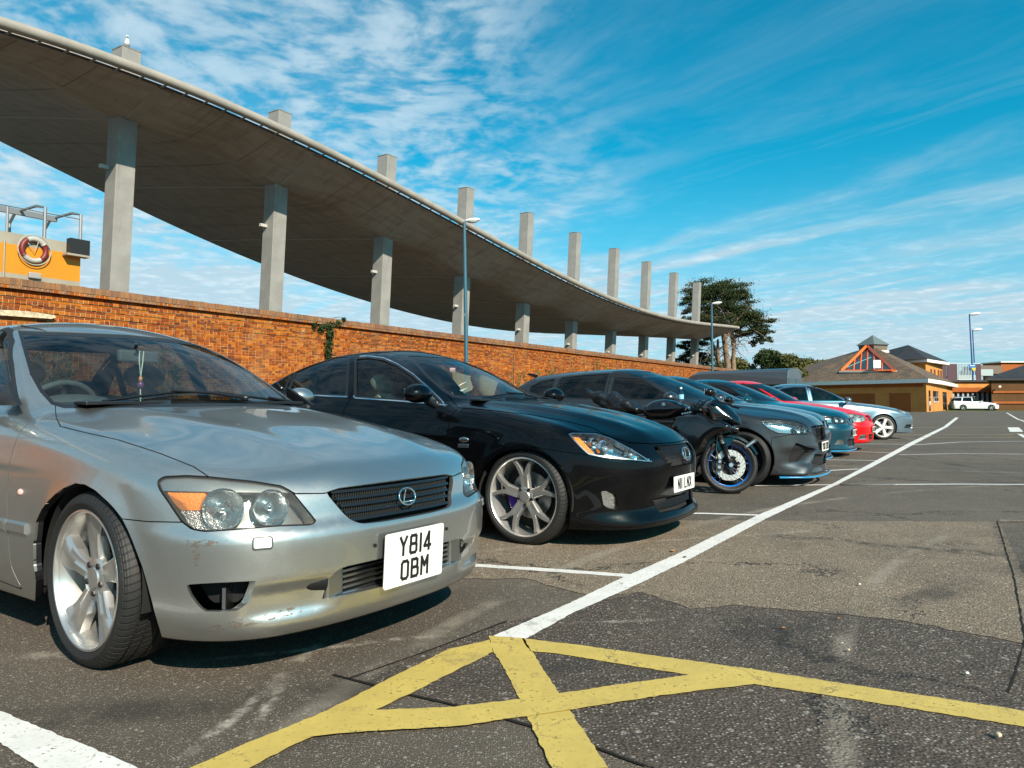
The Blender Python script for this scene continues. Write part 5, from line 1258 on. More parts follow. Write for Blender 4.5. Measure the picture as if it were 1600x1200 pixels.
    for sd in (-1, 1):
        q = bvh.ray_cast(Vector((pr.x, sd * 1.4, pr.z)), Vector((0, -sd, 0)))[0]
        MB().sphere(q, (.018, .010, .014), 14, 8).build('side_repeater', mat('repeater', (.75, .45, .38), .2, coat=.5), root, smooth=True)
    zs = H(14, 821)[0].z
    for sd in (-1, 1):
        for (xa, xb, nm) in ((-.63, -1.70, 'door_strip'), (-1.73, -2.28, 'door_strip')):
            mb = MB(); q = [bvh.ray_cast(Vector((x, sd * 1.4, zs)), Vector((0, -sd, 0)))[0] for x in np.linspace(xa, xb, 12)]
            for a, b in zip(q[:-1], q[1:]):
                o_ = Vector((0, sd * .012, 0)); u = Vector((0, 0, .026)); mb.add([a + u, b + u, b + o_ + u * .6, a + o_ + u * .6, a + o_ - u * .6, b + o_ - u * .6, b - u, a - u], [(0, 1, 2, 3), (3, 2, 5, 4), (4, 5, 6, 7), (0, 3, 4, 7), (1, 6, 5, 2)])
            mb.build(nm, m_silver, root, smooth=30.0)
    p, _ = H(28, 817)
    sft = MB(); q = [bvh.ray_cast(Vector((x, -1.4, zs)), Vector((0, 1, 0)))[0] for x in np.linspace(-.605, -.44, 5)]
    for a, b in zip(q[:-1], q[1:]):
        o_ = Vector((0, -.012, 0)); u = Vector((0, 0, .026)); sft.add([a + u, b + u, b + o_ + u * .6, a + o_ + u * .6, a + o_ - u * .6, b + o_ - u * .6, b - u, a - u], [(0, 1, 2, 3), (3, 2, 5, 4), (4, 5, 6, 7), (0, 3, 4, 7), (1, 6, 5, 2)])
    sft.build('wing_strip', m_silver, root, smooth=30.0)
    [mirror(root, -.96, .935, 1.0, sd, m_silver, (.075, .098, .062), .02) for sd in (-1, 1)]
    for sd in (-1, 1): MB().prism([(-.68, sd * .80, .955), (-.92, sd * .80, .955), (-.87, sd * .765, 1.06)], (0, sd * -.01, 0), (0, sd * .012, 0)).build('mirror_sail', m_blk, root)
    # wipers
    def wiper(pa, pb, pc_):
        P = [H(*pa)[0], H(*pb)[0], H(*pc_)[0]]; n_ = Vector((.45, 0, .9))
        mb = MB().tube([P[0] + n_ * .02, P[1] + n_ * .03], [.010, .006], 6); a, b = P[1].lerp(P[0], -.5), P[2]
        k = [P[2].lerp(P[1], t) + n_ * .014 for t in (0, .5, 1)] + [P[1].lerp(P[0], .55) + n_ * .016]; mb.tube(k, .0075, 5); return mb.build('wiper', m_blk, root)
    def xsurf(x, y): q = bvh.ray_cast(Vector((x, y, 2)), Vector((0, 0, -1)))[0]; return q
    def wiper2(y0, y1, yt, xt):
        A = xsurf(-.545, y0) + Vector((.0, 0, .012)); B = xsurf(xt, yt) + Vector((0, 0, .022)); mb = MB().tube([A, A.lerp(B, .5) + Vector((0, 0, .008)), B], [.011, .009, .006], 6)
        k = [xsurf(xt + .004 * abs(j - 3) - .006, y1 + (yt - y1) * 2 * j / 6.0) + Vector((0, 0, .010)) for j in range(7)]; mb.tube(k, .007, 5); mb.sphere(A, .02, 8, 6); mb.build('wiper', m_blk, root)
    wiper2(.22, -.50, -.16, -.595); wiper2(.64, .12, .40, -.580)
    MB().box((-.585, 0, .965), (.055, .60, .008)).build('cowl_panel', m_blk, root, bevel=.004)
    interior(root, S)
    # rear view mirror with a dangling ornament
    pm_, _ = H(217, 545); pr_ = Vector((pm_.x - .12, 0.0, pm_.z - .035))
    MB().box(pr_, (.018, .115, .034)).build('rear_view_mirror', m_intg, root, bevel=.012); MB().tube([pr_, pm_ + Vector((-.03, 0, .03))], .008, 6).build('mirror_stalk', m_int, root)
    orn = empty('hanging_ornament'); orn.matrix_world = M @ Matrix.Translation(pr_ + Vector((.02, .005, .0))); orn.location = (M @ (pr_ + Vector((.025, .005, 0)))); tag(orn, 'beaded ornament on a cord hanging from the mirror inside the silver car', 'ornament')
    MB().tube([(0, -.012, .03), (.004, -.014, -.03), (0, -.002, -.115), (-.004, .010, -.03), (0, .012, .03)], .0035, 6).tube([(0, -.002, -.18), (0, 0, -.26)], .003, 5).build('cord', mat('cord', (.5, .48, .42), .8), orn)
    MB().sphere((0, -.002, -.125), (.011, .011, .016), 10, 8).build('bead', mat('bead_orange', (.55, .20, .07), .4), orn, smooth=True); MB().sphere((0, -.002, -.158), (.018, .018, .022), 12, 8).build('bead', mat('bead_purple', (.12, .03, .10), .35), orn, smooth=True)
    MB().sphere((0, 0, -.225), (.006, .006, .02), 8, 6).build('bead', mat('bead_green', (.25, .35, .25), .4), orn, smooth=True)
    ST = dict(kind='five', n=5, w0=.078, w1=.155, phase=92, inset=.022, dish=.032, twist=-.10, groove=-.005, nutoff=.5, cal=128, hub=.074)
    m_rimS = mat('alloy_silver', (.60, .585, .56), .30, metal=.85, coat=.4, var=(9, .12))
    std_wheels(root, S, ST, m_rimS, 2, mat('caliper_yellow', (.75, .42, .02), .4), steer=R(-2))
    return root, sh, S, M
SILVER = silver()

# ---------------------------------------------------------------- black saloon
m_black = paint('black_paint', (0.0012, 0.0015, 0.0022), metal=0.0, rough=.30, flake=.1, dirt=.02, croft=.012, spec=.06, cw=.48)
m_carbon = mat('gloss_black', (.004, .004, .004), .12, coat=1.0)
def black():
    S = {}
    S['top'] = [(-3.85, 1.05), (-3.6, 1.085), (-3.2, 1.10), (-2.6, 1.07), (-1.5, 1.02), (-.8, 1.00), (-.55, .992), (-.2, .958), (.2, .892), (.5, .815), (.7, .742), (.84, .675), (1.0, .60)]
    S['crown'] = [(-3.6, .05), (-2, .05), (-.6, .07), (.2, .10), (.6, .12), (.9, .12)]
    S['width'] = [(-3.8, .74), (-3.5, .82), (-3.1, .872), (-2.7, .893), (-1.8, .890), (-.6, .890), (-.1, .893), (.3, .876), (.6, .835), (.9, .77)]
    S['sideprof'] = [(0.0, -.08), (.14, -.05), (.20, -.022), (.28, -.008), (.40, -.006), (.58, 0), (.70, -.002), (.80, -.014), (.90, -.045), (1.0, -.10), (1.2, -.24)]
    S['front'] = [(0, .76), (.10, .800), (.135, .835), (.165, .838), (.20, .815), (.235, .782), (.30, .790), (.40, .812), (.50, .822), (.58, .815), (.64, .790), (.70, .752), (.78, .71), (1.0, .62)]
    S['fcurve'] = (.20, .38); S['rfs'] = .24; S['rt'] = .10
    S['rear'] = [(0, -3.58), (.2, -3.64), (.5, -3.70), (.7, -3.68), (.95, -3.62), (1.2, -3.55)]; S['rcurve'] = (.16, .25)
    S['roof'] = [(-3.3, 1.17), (-2.8, 1.345), (-2.3, 1.425), (-1.9, 1.445), (-1.5, 1.430), (-1.2, 1.390), (-.8, 1.27)]
    S['ghw'] = [(-3.4, .64), (-2.8, .715), (-2.2, .775), (-1.5, .795), (-.9, .78), (-.5, .745)]; S['gz'] = .98; S['tumble'] = .48; S['tumble2'] = .25
    S['ws'] = [(.7, .10), (.97, -.50), (1.1, -.78), (1.25, -1.09), (1.40, -1.44), (1.6, -1.95)]; S['wscurve'] = .18; S['wsn'] = .42
    S['rg'] = [(.7, -3.75), (1.05, -3.28), (1.2, -2.98), (1.38, -2.55), (1.5, -2.2)]; S['rgcurve'] = .12
    S['flare'] = [(0, .33, .355, .014), (-2.73, .33, .355, .014)]
    S['bottom'] = .125; S['wb'] = 2.73; S['arch'] = .362; S['zc'] = .328; S['yo'] = .892; S['tr'] = .328; S['rim'] = .268; S['tw'] = .235
    def frontx(ay, z): return .030 * np.exp(-(ay / .24) ** 4) * np.exp(-((z - .60) / .09) ** 2) - .012 * np.exp(-(ay / .45) ** 6) * np.exp(-((z - .30) / .06) ** 2)
    S['frontx'] = frontx
    def topx(x, ay): w_ = .26 + .22 * np.clip((.8 - x) / 1.3, 0, 1.2); return .016 * np.exp(-((ay - w_) / .10) ** 2) * (x > -.7) * np.clip((.85 - x) / .4, 0, 1) + .010 * np.exp(-((ay - .74) / .06) ** 2) * np.clip((.6 - x) / .4, 0, 1) * (x > -.6)
    S['topx'] = topx
    S['lo'] = (-3.9, -.98, .06); S['hi'] = (1.05, .98, 1.52); S['h'] = .0235
    S['cowl'] = (-.76, 1.02); S['inw'] = .66; S['rs'] = (-2.5, 1.02); S['fs'] = -1.62
    M = pose_from_wheel(814, 776, .328, S['yo'], 57.2)
    S['archpix'] = pts('738,860 735,820 738,790 743,761 753,736 762,724 772,714 785,707 798,703 812,701.5 827,702.5 843,706 858,713 870,724 879.5,739 886,757 890,779 891,800 889,822 884,845 875,870')
    LAMP = pts('887,677 895,675 932,675.7 955.6,683.5 974,693.5 989.7,702 1008,713.7 1021,721 1014,722 989.7,719.5 942.5,715 919,710.6 908,700.6 896.5,688.8')
    GRI = pts('1020,697.5 1045,695 1068.5,692 1110,688 1110,728 1075,727 1050,730.8 1046,728 1029,709.8')
    S['cuts'] = [
        ('windscreen', 'pix', pts('637,556 725,560 900,560 900,621 790,622 722,623 708,621 690,610 665,588'), {'lim': lxz(-1.75, .95), 'rim': .025, 'rimname': 'screen_seal'}),
        ('rear_window', 'front', rounded([(-1, 1.10), (.60, 1.10), (.50, 1.37), (-1, 1.37)], .05), {'lim': lambda P: P[:, 0] + 2.35, 'rim': .02, 'rimname': 'screen_seal'}),
        ('front_side_window', 'pix', rounded(pts('553,557 575,555 600,558.5 622,568 645,583 668,603 686,620 698,634 620,627 552,622.5'), 4), {'lim': lambda P: np.maximum(.42 - np.abs(P[:, 1]), np.abs(P[:, 0] + 1.3) - .9), 'rim': .022, 'rimname': 'window_trim'}),
        ('rear_side_window', 'pix', rounded(pts('462,571 480,562 500,557.5 525,554 547,553 543,621 480,618 448,615 452,600'), 3), {'lim': lambda P: np.maximum(.42 - np.abs(P[:, 1]), P[:, 0] + 1.5), 'rim': .022, 'rimname': 'window_trim'}),
        ('quarter_window', 'pix', rounded(pts('428,592 445,580 458.5,573 446,611 436,604'), 2), {'lim': lambda P: np.maximum(.42 - np.abs(P[:, 1]), P[:, 0] + 1.9), 'rim': .016, 'rimname': 'window_trim'}),
        ('headlight', 'pix', rounded(LAMP, 3), {'lim': lx(.1), 'gap': .005, 'rim': .010, 'rimname': 'lamp_seal'}),
        ('grille_opening', 'pix', rounded(GRI, 4), {'lim': lx(.3)}),
        ('lower_intake', 'pix', rounded(pts('1018,781 1034,777 1088,768 1130,760 1130,775 1085,791 1034,802 1024,794'), 4), {'lim': lx(.3)}),
        ('fog_lamp', 'pix', rounded(pts('939,768 948,767.5 962.5,775 965,797 953,796.5 943.5,791.5'), 3), {'lim': lx(.1), 'gap': .004}),
        ('bonnet', 'pix', pts('700,560 700,618 712,632 716,637 760,640.5 830,648 880,657 925,668 940,676 955,683 982,691 1020,693.5 1068,690 1150,680 1150,560'), {'lim': lxz(-.85, .62), 'gap': .005}),
        ('front_bumper', 'pix', pts('830,698 858,702 880,706 919,711 980,705 982,692 1020,694 1068,691 1220,680 1220,920 830,920'), {'lim': lx(.02), 'gap': .004}),
        ('front_door', 'side', rounded([(-.56, .20), (-.62, .30), (-.645, .60), (-.63, .86), (-.61, .96), (-1.22, 1.34), (-1.72, 1.45), (-1.73, .25)], .03), {'lim': ly(.40), 'gap': .005}),
        ('rear_door', 'side', rounded([(-1.745, .25), (-1.735, 1.45), (-2.35, 1.40), (-2.74, 1.22), (-2.70, .98), (-2.50, .66), (-2.34, .46), (-2.32, .25)], .04), {'lim': ly(.40), 'gap': .005}),
        ('front_wing', 'side', [(-.62, .1), (-.62, .98), (-.75, 1.08), (-.5, 1.2), (1.2, 1.2), (1.2, .1)], {'lim': ly(.3)}),
    ]
    m_gd = m_glass_d
    S['special'] = {'windscreen', 'rear_window', 'front_side_window', 'rear_side_window', 'quarter_window', 'screen_seal', 'window_trim', 'headlight', 'lamp_seal', 'grille_opening', 'lower_intake', 'fog_lamp', 'underbody'}
    S['glass'] = {'windscreen': (m_glass, -.004), 'rear_window': (m_gd, -.004), 'front_side_window': (m_glass, -.012), 'rear_side_window': (m_gd, -.006), 'quarter_window': (m_gd, -.006)}
    S['paired_glass'] = ('front_side_window', 'rear_side_window', 'quarter_window'); S['paired'] = ('front_wing', 'front_door', 'rear_door')
    S['trims'] = {'screen_seal': (m_blk, -.003), 'underbody': (m_liner, 0)}; S['rename'] = {'front_side_window': 'side_window', 'rear_side_window': 'side_window'}
    root, sh = build_car(S, M, 'black_car', m_black, 'glossy black saloon with forked silver wheels and plate reading N11 LNX')
    bvh = sh.bvh(); H = lambda x, y: hit(sh, bvh, x, y)
    # chrome strip round the side glass: outer half bright, inner half black
    s0 = (sh.V, sh.N, sh.T, sh.lab, list(sh.names))
    Fs = [sh.field(c[1], c[2], c[3].get('lim')) for c in S['cuts'] if c[0] in ('front_side_window', 'rear_side_window', 'quarter_window')]
    Fm = lambda P: np.minimum(np.minimum(Fs[0](P), Fs[1](P)), Fs[2](P)) + .009
    Fu = sh.field('pix', pts('400,640 400,540 545.5,540 545.5,640 400,640')); 
    sh.split(Fm, 0); C = sh.V[sh.T].mean(1); d = Fm(C); ok = (sh.lab == sh.names.index('window_trim')) & (d > 0); pq = sh.pix(C)[0]; ok &= ~((pq[:, 0] > 536) & (pq[:, 0] < 561) & (pq[:, 1] > 553) & (pq[:, 1] < 618)) & ~((pq[:, 0] > 440) & (pq[:, 0] < 463.5) & (pq[:, 1] > 573) & (pq[:, 1] < 612)); sh.names = sh.names + ['chrome_trim']; sh.lab = sh.lab.copy(); sh.lab[ok] = len(sh.names) - 1
    sh.part('window_trim', ['chrome_trim'], m_chrome, root, off=.0015, flange=.004); sh.part('window_seal', ['window_trim'], m_blk, root, off=-.002, flange=.012); sh.V, sh.N, sh.T, sh.lab, sh.names = s0
    [sh.part('arch_return', ['arch'], m_black, root, off=0, flange=.03, flange_only=True, side=sd) for sd in (-1, 1)]
    sh.part('grille_surround', ['grille_opening'], m_black, root, off=.0, flange=.02, flange_only=True, fdir=(-1, 0, 0)); sh.part('grille_recess', ['grille_opening'], m_liner, root, off=-.05)
    sh.part('lower_intake_return', ['lower_intake'], m_black, root, flange=.03, flange_only=True, fdir=(-1, 0, 0)); sh.part('lower_intake_back', ['lower_intake'], m_liner, root, off=-.05)
    def xs(y, z, d=0.0):
        q = bvh.ray_cast(Vector((1.4, y, z)), Vector((-1, 0, 0)))[0]; return (q.x if q else .75) - d
    # diamond mesh in both openings
    for (nm, z0, z1, hy) in (('grille_mesh', .52, .71, .30), ('lower_mesh', .235, .37, .40)):
        Fg = sh.field('pix', rounded(GRI, 4) if nm == 'grille_mesh' else S['cuts'][7][2]); mb = MB()
        for k in range(-60, 61):
            for sg in (-1, 1):
                P = []
                for j in range(9):
                    y = k * .016 + sg * (j / 8.0) * (z1 - z0) * 1.3 - sg * (z1 - z0) * .65; z = z0 + (z1 - z0) * j / 8.0
                    if abs(y) < hy: P.append(Vector((xs(y, z, .016), y, z)))
                if len(P) > 1:
                    dd = Fg(np.array([tuple(p) for p in P])); 
                    for a, b, da, db in zip(P[:-1], P[1:], dd[:-1], dd[1:]):
                        if da < .002 and db < .002: mb.tube([a, b], .0022, 4, caps=False)
        mb.build(nm, m_blk, root)['kind'] = 'stuff'
    pB = H(1062, 710)[0]; emblem_ring(root, Vector((xs(0, pB.z) + .004, 0, pB.z)), (1, 0, .3), .135, .092, name='badge')
    for sd in (-1, 1):
        def mir(p): return Vector((p.x, p.y * (1 if sd < 0 else -1), p.z))
        ln = sh.part('headlight', ['headlight'], m_lens, root, off=-.001, side=sd); sh.part('lamp_seal', ['lamp_seal'], m_satin, ln, off=-.0015, side=sd)
        sh.part('lamp_housing', ['headlight'], m_refl, ln, off=-.055, side=sd); sh.part('lamp_wall', ['headlight', 'lamp_seal'], m_refl, ln, off=-.002, flange=.052, flange_only=True, side=sd)
        s0 = (sh.V, sh.N, sh.T, sh.lab, list(sh.names)); A = sh.field('pix', pts('896,682 905,683 913,691 933,713 918,711 906,700'), lx(.1)); sh.split(A, 0); C = sh.V[sh.T].mean(1); d = A(C)
        ok = (sh.lab == sh.names.index('headlight')) & (d < 0); sh.names = sh.names + ['amber']; sh.lab = sh.lab.copy(); sh.lab[ok] = len(sh.names) - 1
        sh.part('indicator', ['amber'], m_amber, ln, off=-.006, flange=.02, side=sd); sh.V, sh.N, sh.T, sh.lab, sh.names = s0
        for (bx, by, rr) in ((953, 703, .060), (993, 712, .045), (935, 694, .035)):
            p, nn = H(bx, by); ax = Vector((.95, -.30, .02)).normalized(); p = mir(p); ax = Vector((ax.x, ax.y * (1 if sd < 0 else -1), ax.z)); Mx = ax.to_track_quat('Z', 'Y').to_matrix().to_4x4(); Mx.translation = p - ax * .062
            MB().lathe([(rr * f, .030 * f * f) for f in (0.0, .2, .4, .6, .8, 1.0)] + [(rr + .004, .032), (rr + .005, .0)], 30, Mx).build('reflector_bowl', m_chrome, ln, smooth=50.0)
            MB().sphere(p - ax * .045, rr * .42, 18, 12).build('projector', mat('projector_glass', (.55, .60, .64), .08, metal=.7, coat=1.0), ln, smooth=True)
        fo = sh.part('fog_lamp', ['fog_lamp'], m_lens, root, off=-.003, side=sd); sh.part('fog_reflector', ['fog_lamp'], m_refl, fo, off=-.03, side=sd)
    # plate
    pc, _ = H(1076, 750); zc_ = pc.z; plate(root, Vector((max(xs(0, zc_ + .05), xs(0, zc_ - .05), xs(.2, zc_)) + .010, 0, zc_)), 0, R(0), .42, .111, ['N11 LNX'], lh=.079, narrow=.86, gap=.009)
    # side badges, mirrors, handles
    for sd in (-1, 1):
        for (bx, by, w_, h_) in ((724.6, 687, .044, .020), (723.8, 696.5, .046, .013)):
            p = H(bx, by)[0]; q = bvh.ray_cast(Vector((p.x, sd * 1.4, p.z)), Vector((0, -sd, 0)))[0]
            MB().sphere(q, (w_, .006, h_), 16, 6).build('wing_badge', m_satin, root, smooth=True) if h_ > .015 else MB().box(q, (w_, .004, h_)).build('wing_badge', m_satin, root, bevel=.003)
        for x, z in ((-1.52, .80), (-2.50, .83)):
            q = bvh.ray_cast(Vector((x, sd * 1.4, z)), Vector((0, -sd, 0)))[0]
            MB().tube([q + Vector((-.11, sd * .0, 0)), q + Vector((-.09, sd * .035, 0)), q + Vector((.09, sd * .035, 0)), q + Vector((.11, 0, 0))], .014, 10).build('door_handle', m_black, root, smooth=True)
    m_mir = m_black
    for sd in (-1, 1): mirror(root, -.82, 1.005, 1.025, sd, m_mir, (.095, .125, .078), .04)
    def xsurf(x, y): return bvh.ray_cast(Vector((x, y, 2)), Vector((0, 0, -1)))[0]
    for (y0, y1, yt, xt) in ((.26, -.46, -.12, -.62), (.66, .16, .42, -.60)):
        A = xsurf(-.56, y0) + Vector((0, 0, .012)); B = xsurf(xt, yt) + Vector((0, 0, .025)); mb = MB().tube([A, A.lerp(B, .5) + Vector((0, 0, .012)), B], [.011, .009, .006], 6)
        mb.tube([xsurf(xt, y1 + (yt - y1) * 2 * j / 6.0) + Vector((0, 0, .012)) for j in range(7)], .007, 5); mb.build('wiper', m_blk, root)
    MB().box((-.60, 0, .985), (.05, .60, .008)).build('cowl_panel', m_blk, root, bevel=.004)
    interior(root, S, m_beige)
    # folded sunshade / stickers behind the screen
    p = H(730, 603)[0]
    MB().prism([(p.x - .03, p.y - .07, p.z + .00), (p.x - .03, p.y + .03, p.z + .035), (p.x - .03, p.y - .05, p.z + .012)], (0, 0, 0), (-.004, 0, 0)).prism([(p.x - .03, p.y - .06, p.z - .035), (p.x - .03, p.y + .05, p.z - .012), (p.x - .03, p.y - .03, p.z - .045)], (0, 0, 0), (-.004, 0, 0)).build('screen_sticker', m_plate, root)
    p = H(710, 578)[0]; MB().box(p + Vector((-.02, 0, 0)), (.003, .035, .018)).build('screen_sticker', mat('sticker', (.45, .28, .28), .6), root)
    ST = dict(kind='y', n=5, w0=.062, w1=.032, phase=92, inset=.014, dish=.034, fork=.56, spread=.22, hub=.060, nutoff=.5, cal=198, disc=.16)
    std_wheels(root, S, ST, mat('alloy_gunmetal', (.72, .70, .67), .32, metal=.84, coat=.4), 2, mat('caliper_purple', (.10, .03, .45), .35))
    return root, sh, S, M
BLACK = black()
# ---------------------------------------------------------------- the cars further along the row
def simple_car(S, M, name, pm, label, C, group='cars parked nose out in the row', style=None, m_rim=None, detail=1, chrome=None, tint=None):
    sp = {'windscreen', 'rear_window', 'side_window', 'screen_seal', 'window_trim', 'headlight', 'lamp_seal', 'grille_opening', 'lower_intake', 'underbody', 'tail_lamp', 'side_intake', 'fog_lamp'}
    tg = tint or m_glass_d; cuts = [
        ('windscreen',) + tuple(C['ws']), ('rear_window',) + tuple(C['rw'])]
    for w in C['sw']: cuts.append(('side_window', 'side', rounded(w, C.get('swr', .03)), {'lim': ly(.42), 'rim': .018, 'rimname': 'window_trim'}))
    for key, nm in (('lamp', 'headlight'), ('kidney', 'grille_opening'), ('grille', 'grille_opening'), ('low', 'lower_intake'), ('sidein', 'side_intake'), ('fog', 'fog_lamp'), ('tail', 'tail_lamp')):
        if key in C: cuts.append((nm,) + tuple(C[key]))
    for q in C['panels']: cuts.append(q)
    S['cuts'] = cuts; S['special'] = sp; S['glass'] = {'windscreen': (C.get('wsg', m_glass), -.004), 'rear_window': (tg, -.004), 'side_window': (tg, -.006)}
    S['paired_glass'] = ('side_window',); S['trims'] = {'screen_seal': (m_blk, -.003), 'window_trim': (chrome or m_blk, 0.0), 'underbody': (m_liner, 0)}; S['paired'] = ('front_wing', 'front_door', 'rear_door')
    root, sh = build_car(S, M, name, pm, label, group); bvh = sh.bvh()
    [sh.part('arch_return', ['arch'], pm, root, off=0, flange=.03, flange_only=True, side=sd) for sd in (-1, 1)]
    for nm, nn in (('grille_opening', 'grille'), ('lower_intake', 'lower_intake'), ('side_intake', 'side_intake')):
        if nm in sh.names:
            [sh.part(nn + '_surround', [nm], (C.get('gsm') if nn == 'grille' else None) or pm, root, off=.002 if nn == 'grille' else 0, flange=.03, flange_only=True, fdir=(-1, 0, 0), side=sd) for sd in (((-1, 1) if nn == 'side_intake' or 'kidney' in C and nn == 'grille' else (None,)))]; [sh.part(nn + '_back', [nm], m_blk if nn == 'grille' else m_liner, root, off=-.035, side=sd) for sd in ((-1, 1) if nn == 'side_intake' else (None,))]
    for sd in (-1, 1):
        if 'headlight' in sh.names:
            ln = sh.part('headlight', ['headlight'], m_lens, root, off=-.001, side=sd)
            if ln:
                sh.part('lamp_seal', ['lamp_seal'], m_blk, ln, off=-.001, side=sd); sh.part('lamp_housing', ['headlight'], C.get('lampm', m_refl), ln, off=-.05, side=sd); sh.part('lamp_wall', ['headlight', 'lamp_seal'], C.get('lampm', m_refl), ln, off=-.002, flange=.048, flange_only=True, side=sd)
                for (y, z, rr) in C.get('bowls', ()):
                    q = bvh.ray_cast(Vector((1.5, sd * y, z)), Vector((-1, 0, 0)))[0]
                    if q:
                        ax = Vector((.95, sd * .30, .02)).normalized(); Mx = ax.to_track_quat('Z', 'Y').to_matrix().to_4x4(); Mx.translation = q - ax * .045
                        MB().lathe([(rr * f, .030 * f * f) for f in (0.0, .25, .5, .75, 1.0)] + [(rr + .005, .032), (rr + .006, .0)], 24, Mx).sphere(q - ax * .035, rr * .45, 12, 8).build('reflector_bowl', m_chrome, ln, smooth=50.0)
        if 'fog_lamp' in sh.names: sh.part('fog_lamp', ['fog_lamp'], m_refl, root, off=-.006, side=sd)
        if 'tail_lamp' in sh.names: sh.part('tail_lamp', ['tail_lamp'], m_redl, root, off=0.001, side=sd)
        mx = C['mirror']; mirror(root, mx[0], mx[1], mx[2], sd, C.get('mirm', pm), C.get('mirs', (.085, .115, .072)), .04)
        for (x, z) in C.get('handles', ()):
            q = bvh.ray_cast(Vector((x, sd * 1.4, z)), Vector((0, -sd, 0)))[0]
            if q: MB().tube([q + Vector((-.10, 0, 0)), q + Vector((-.08, sd * .035, 0)), q + Vector((.08, sd * .035, 0)), q + Vector((.10, 0, 0))], .014, 8).build('door_handle', pm, root, smooth=True)
    def xs(y, z, d=0.0):
        q = bvh.ray_cast(Vector((1.5, y, z)), Vector((-1, 0, 0)))[0]; return (q.x if q else .75) - d
    if 'plate' in C: zc, tx, w_, h_ = C['plate']; plate(root, Vector((max(xs(0, zc + .04), xs(0, zc - .04)) + .012, 0, zc)), 0, 0, w_, h_, tx, lh=.079, narrow=.86, gap=.009)
    interior(root, S, C.get('intm'))
    std_wheels(root, S, style, m_rim, detail)
    return root, sh, xs
def std_panels(S, fx, bp, rx, bz=.60, hood_x=-.60, hood_w=.66):
    """door, bonnet and bumper outlines: fx front door edge, bp B pillar, rx rear door end"""
    return [('bonnet', 'top', rounded([(hood_x - .25, -.2), (hood_x - .25, hood_w + .03), (.35, hood_w - .02), (.62, hood_w - .14), (.86, .30), (.86, -.2)], .08), {'lim': lz(bz), 'gap': .006}),
            ('front_bumper', 'side', [(.30, .0), (.33, .56), (.52, .60), (1.3, .60), (1.3, .0)], {'lim': lx(.02), 'gap': .005}),
            ('front_door', 'side', rounded([(fx + .05, .20), (fx, .32), (fx - .02, .60), (fx, .96), (fx - .62, 1.34), (bp, 1.46), (bp - .01, .25)], .03), {'lim': ly(.40), 'gap': .006}),
            ('rear_door', 'side', rounded([(bp - .02, .25), (bp - .015, 1.46), (rx + .30, 1.42), (rx - .06, 1.22), (rx - .02, .95), (rx + .20, .62), (rx + .34, .45), (rx + .36, .25)], .04), {'lim': ly(.40), 'gap': .006}),
            ('front_wing', 'side', [(fx, .1), (fx, .97), (fx - .15, 1.05), (fx + .1, 1.2), (1.3, 1.2), (1.3, .1)], {'lim': ly(.3)})]
STY_FIVE = dict(kind='plain', n=5, w0=.085, w1=.050, phase=90, inset=.02, dish=.03, hub=.055)
STY_TEN = dict(kind='plain', n=10, w0=.040, w1=.026, phase=90, inset=.02, dish=.03, hub=.055)

m_grey = paint('grey_paint', (0.050, 0.055, 0.060), metal=.75, rough=.36, flake=.1, dirt=.1, cw=.8)
m_teal = paint('dark_teal_paint', (0.002, 0.042, 0.066), metal=.2, rough=.32, flake=.1, dirt=.04, spec=.3, cw=.75); m_teal2 = paint('deep_blue_paint', (0.003, 0.024, 0.046), metal=.2, rough=.32, flake=.1, dirt=.04, spec=.3, cw=.75)
m_redp = paint('red_paint', (0.70, 0.002, 0.003), metal=0, rough=.35, flake=.03, dirt=.0, spec=.2, cw=.6); m_steel = paint('steel_blue_paint', (0.18, 0.25, 0.30), metal=.7, rough=.34, flake=.08, dirt=.15)
m_whitep = paint('white_paint', (0.70, 0.72, 0.72), metal=0, rough=.35); m_pale = paint('pale_blue_paint', (0.25, 0.50, 0.55), metal=.2, rough=.35)
m_kchrome = mat('kidney_chrome', (.72, .73, .74), .10, metal=1.0)

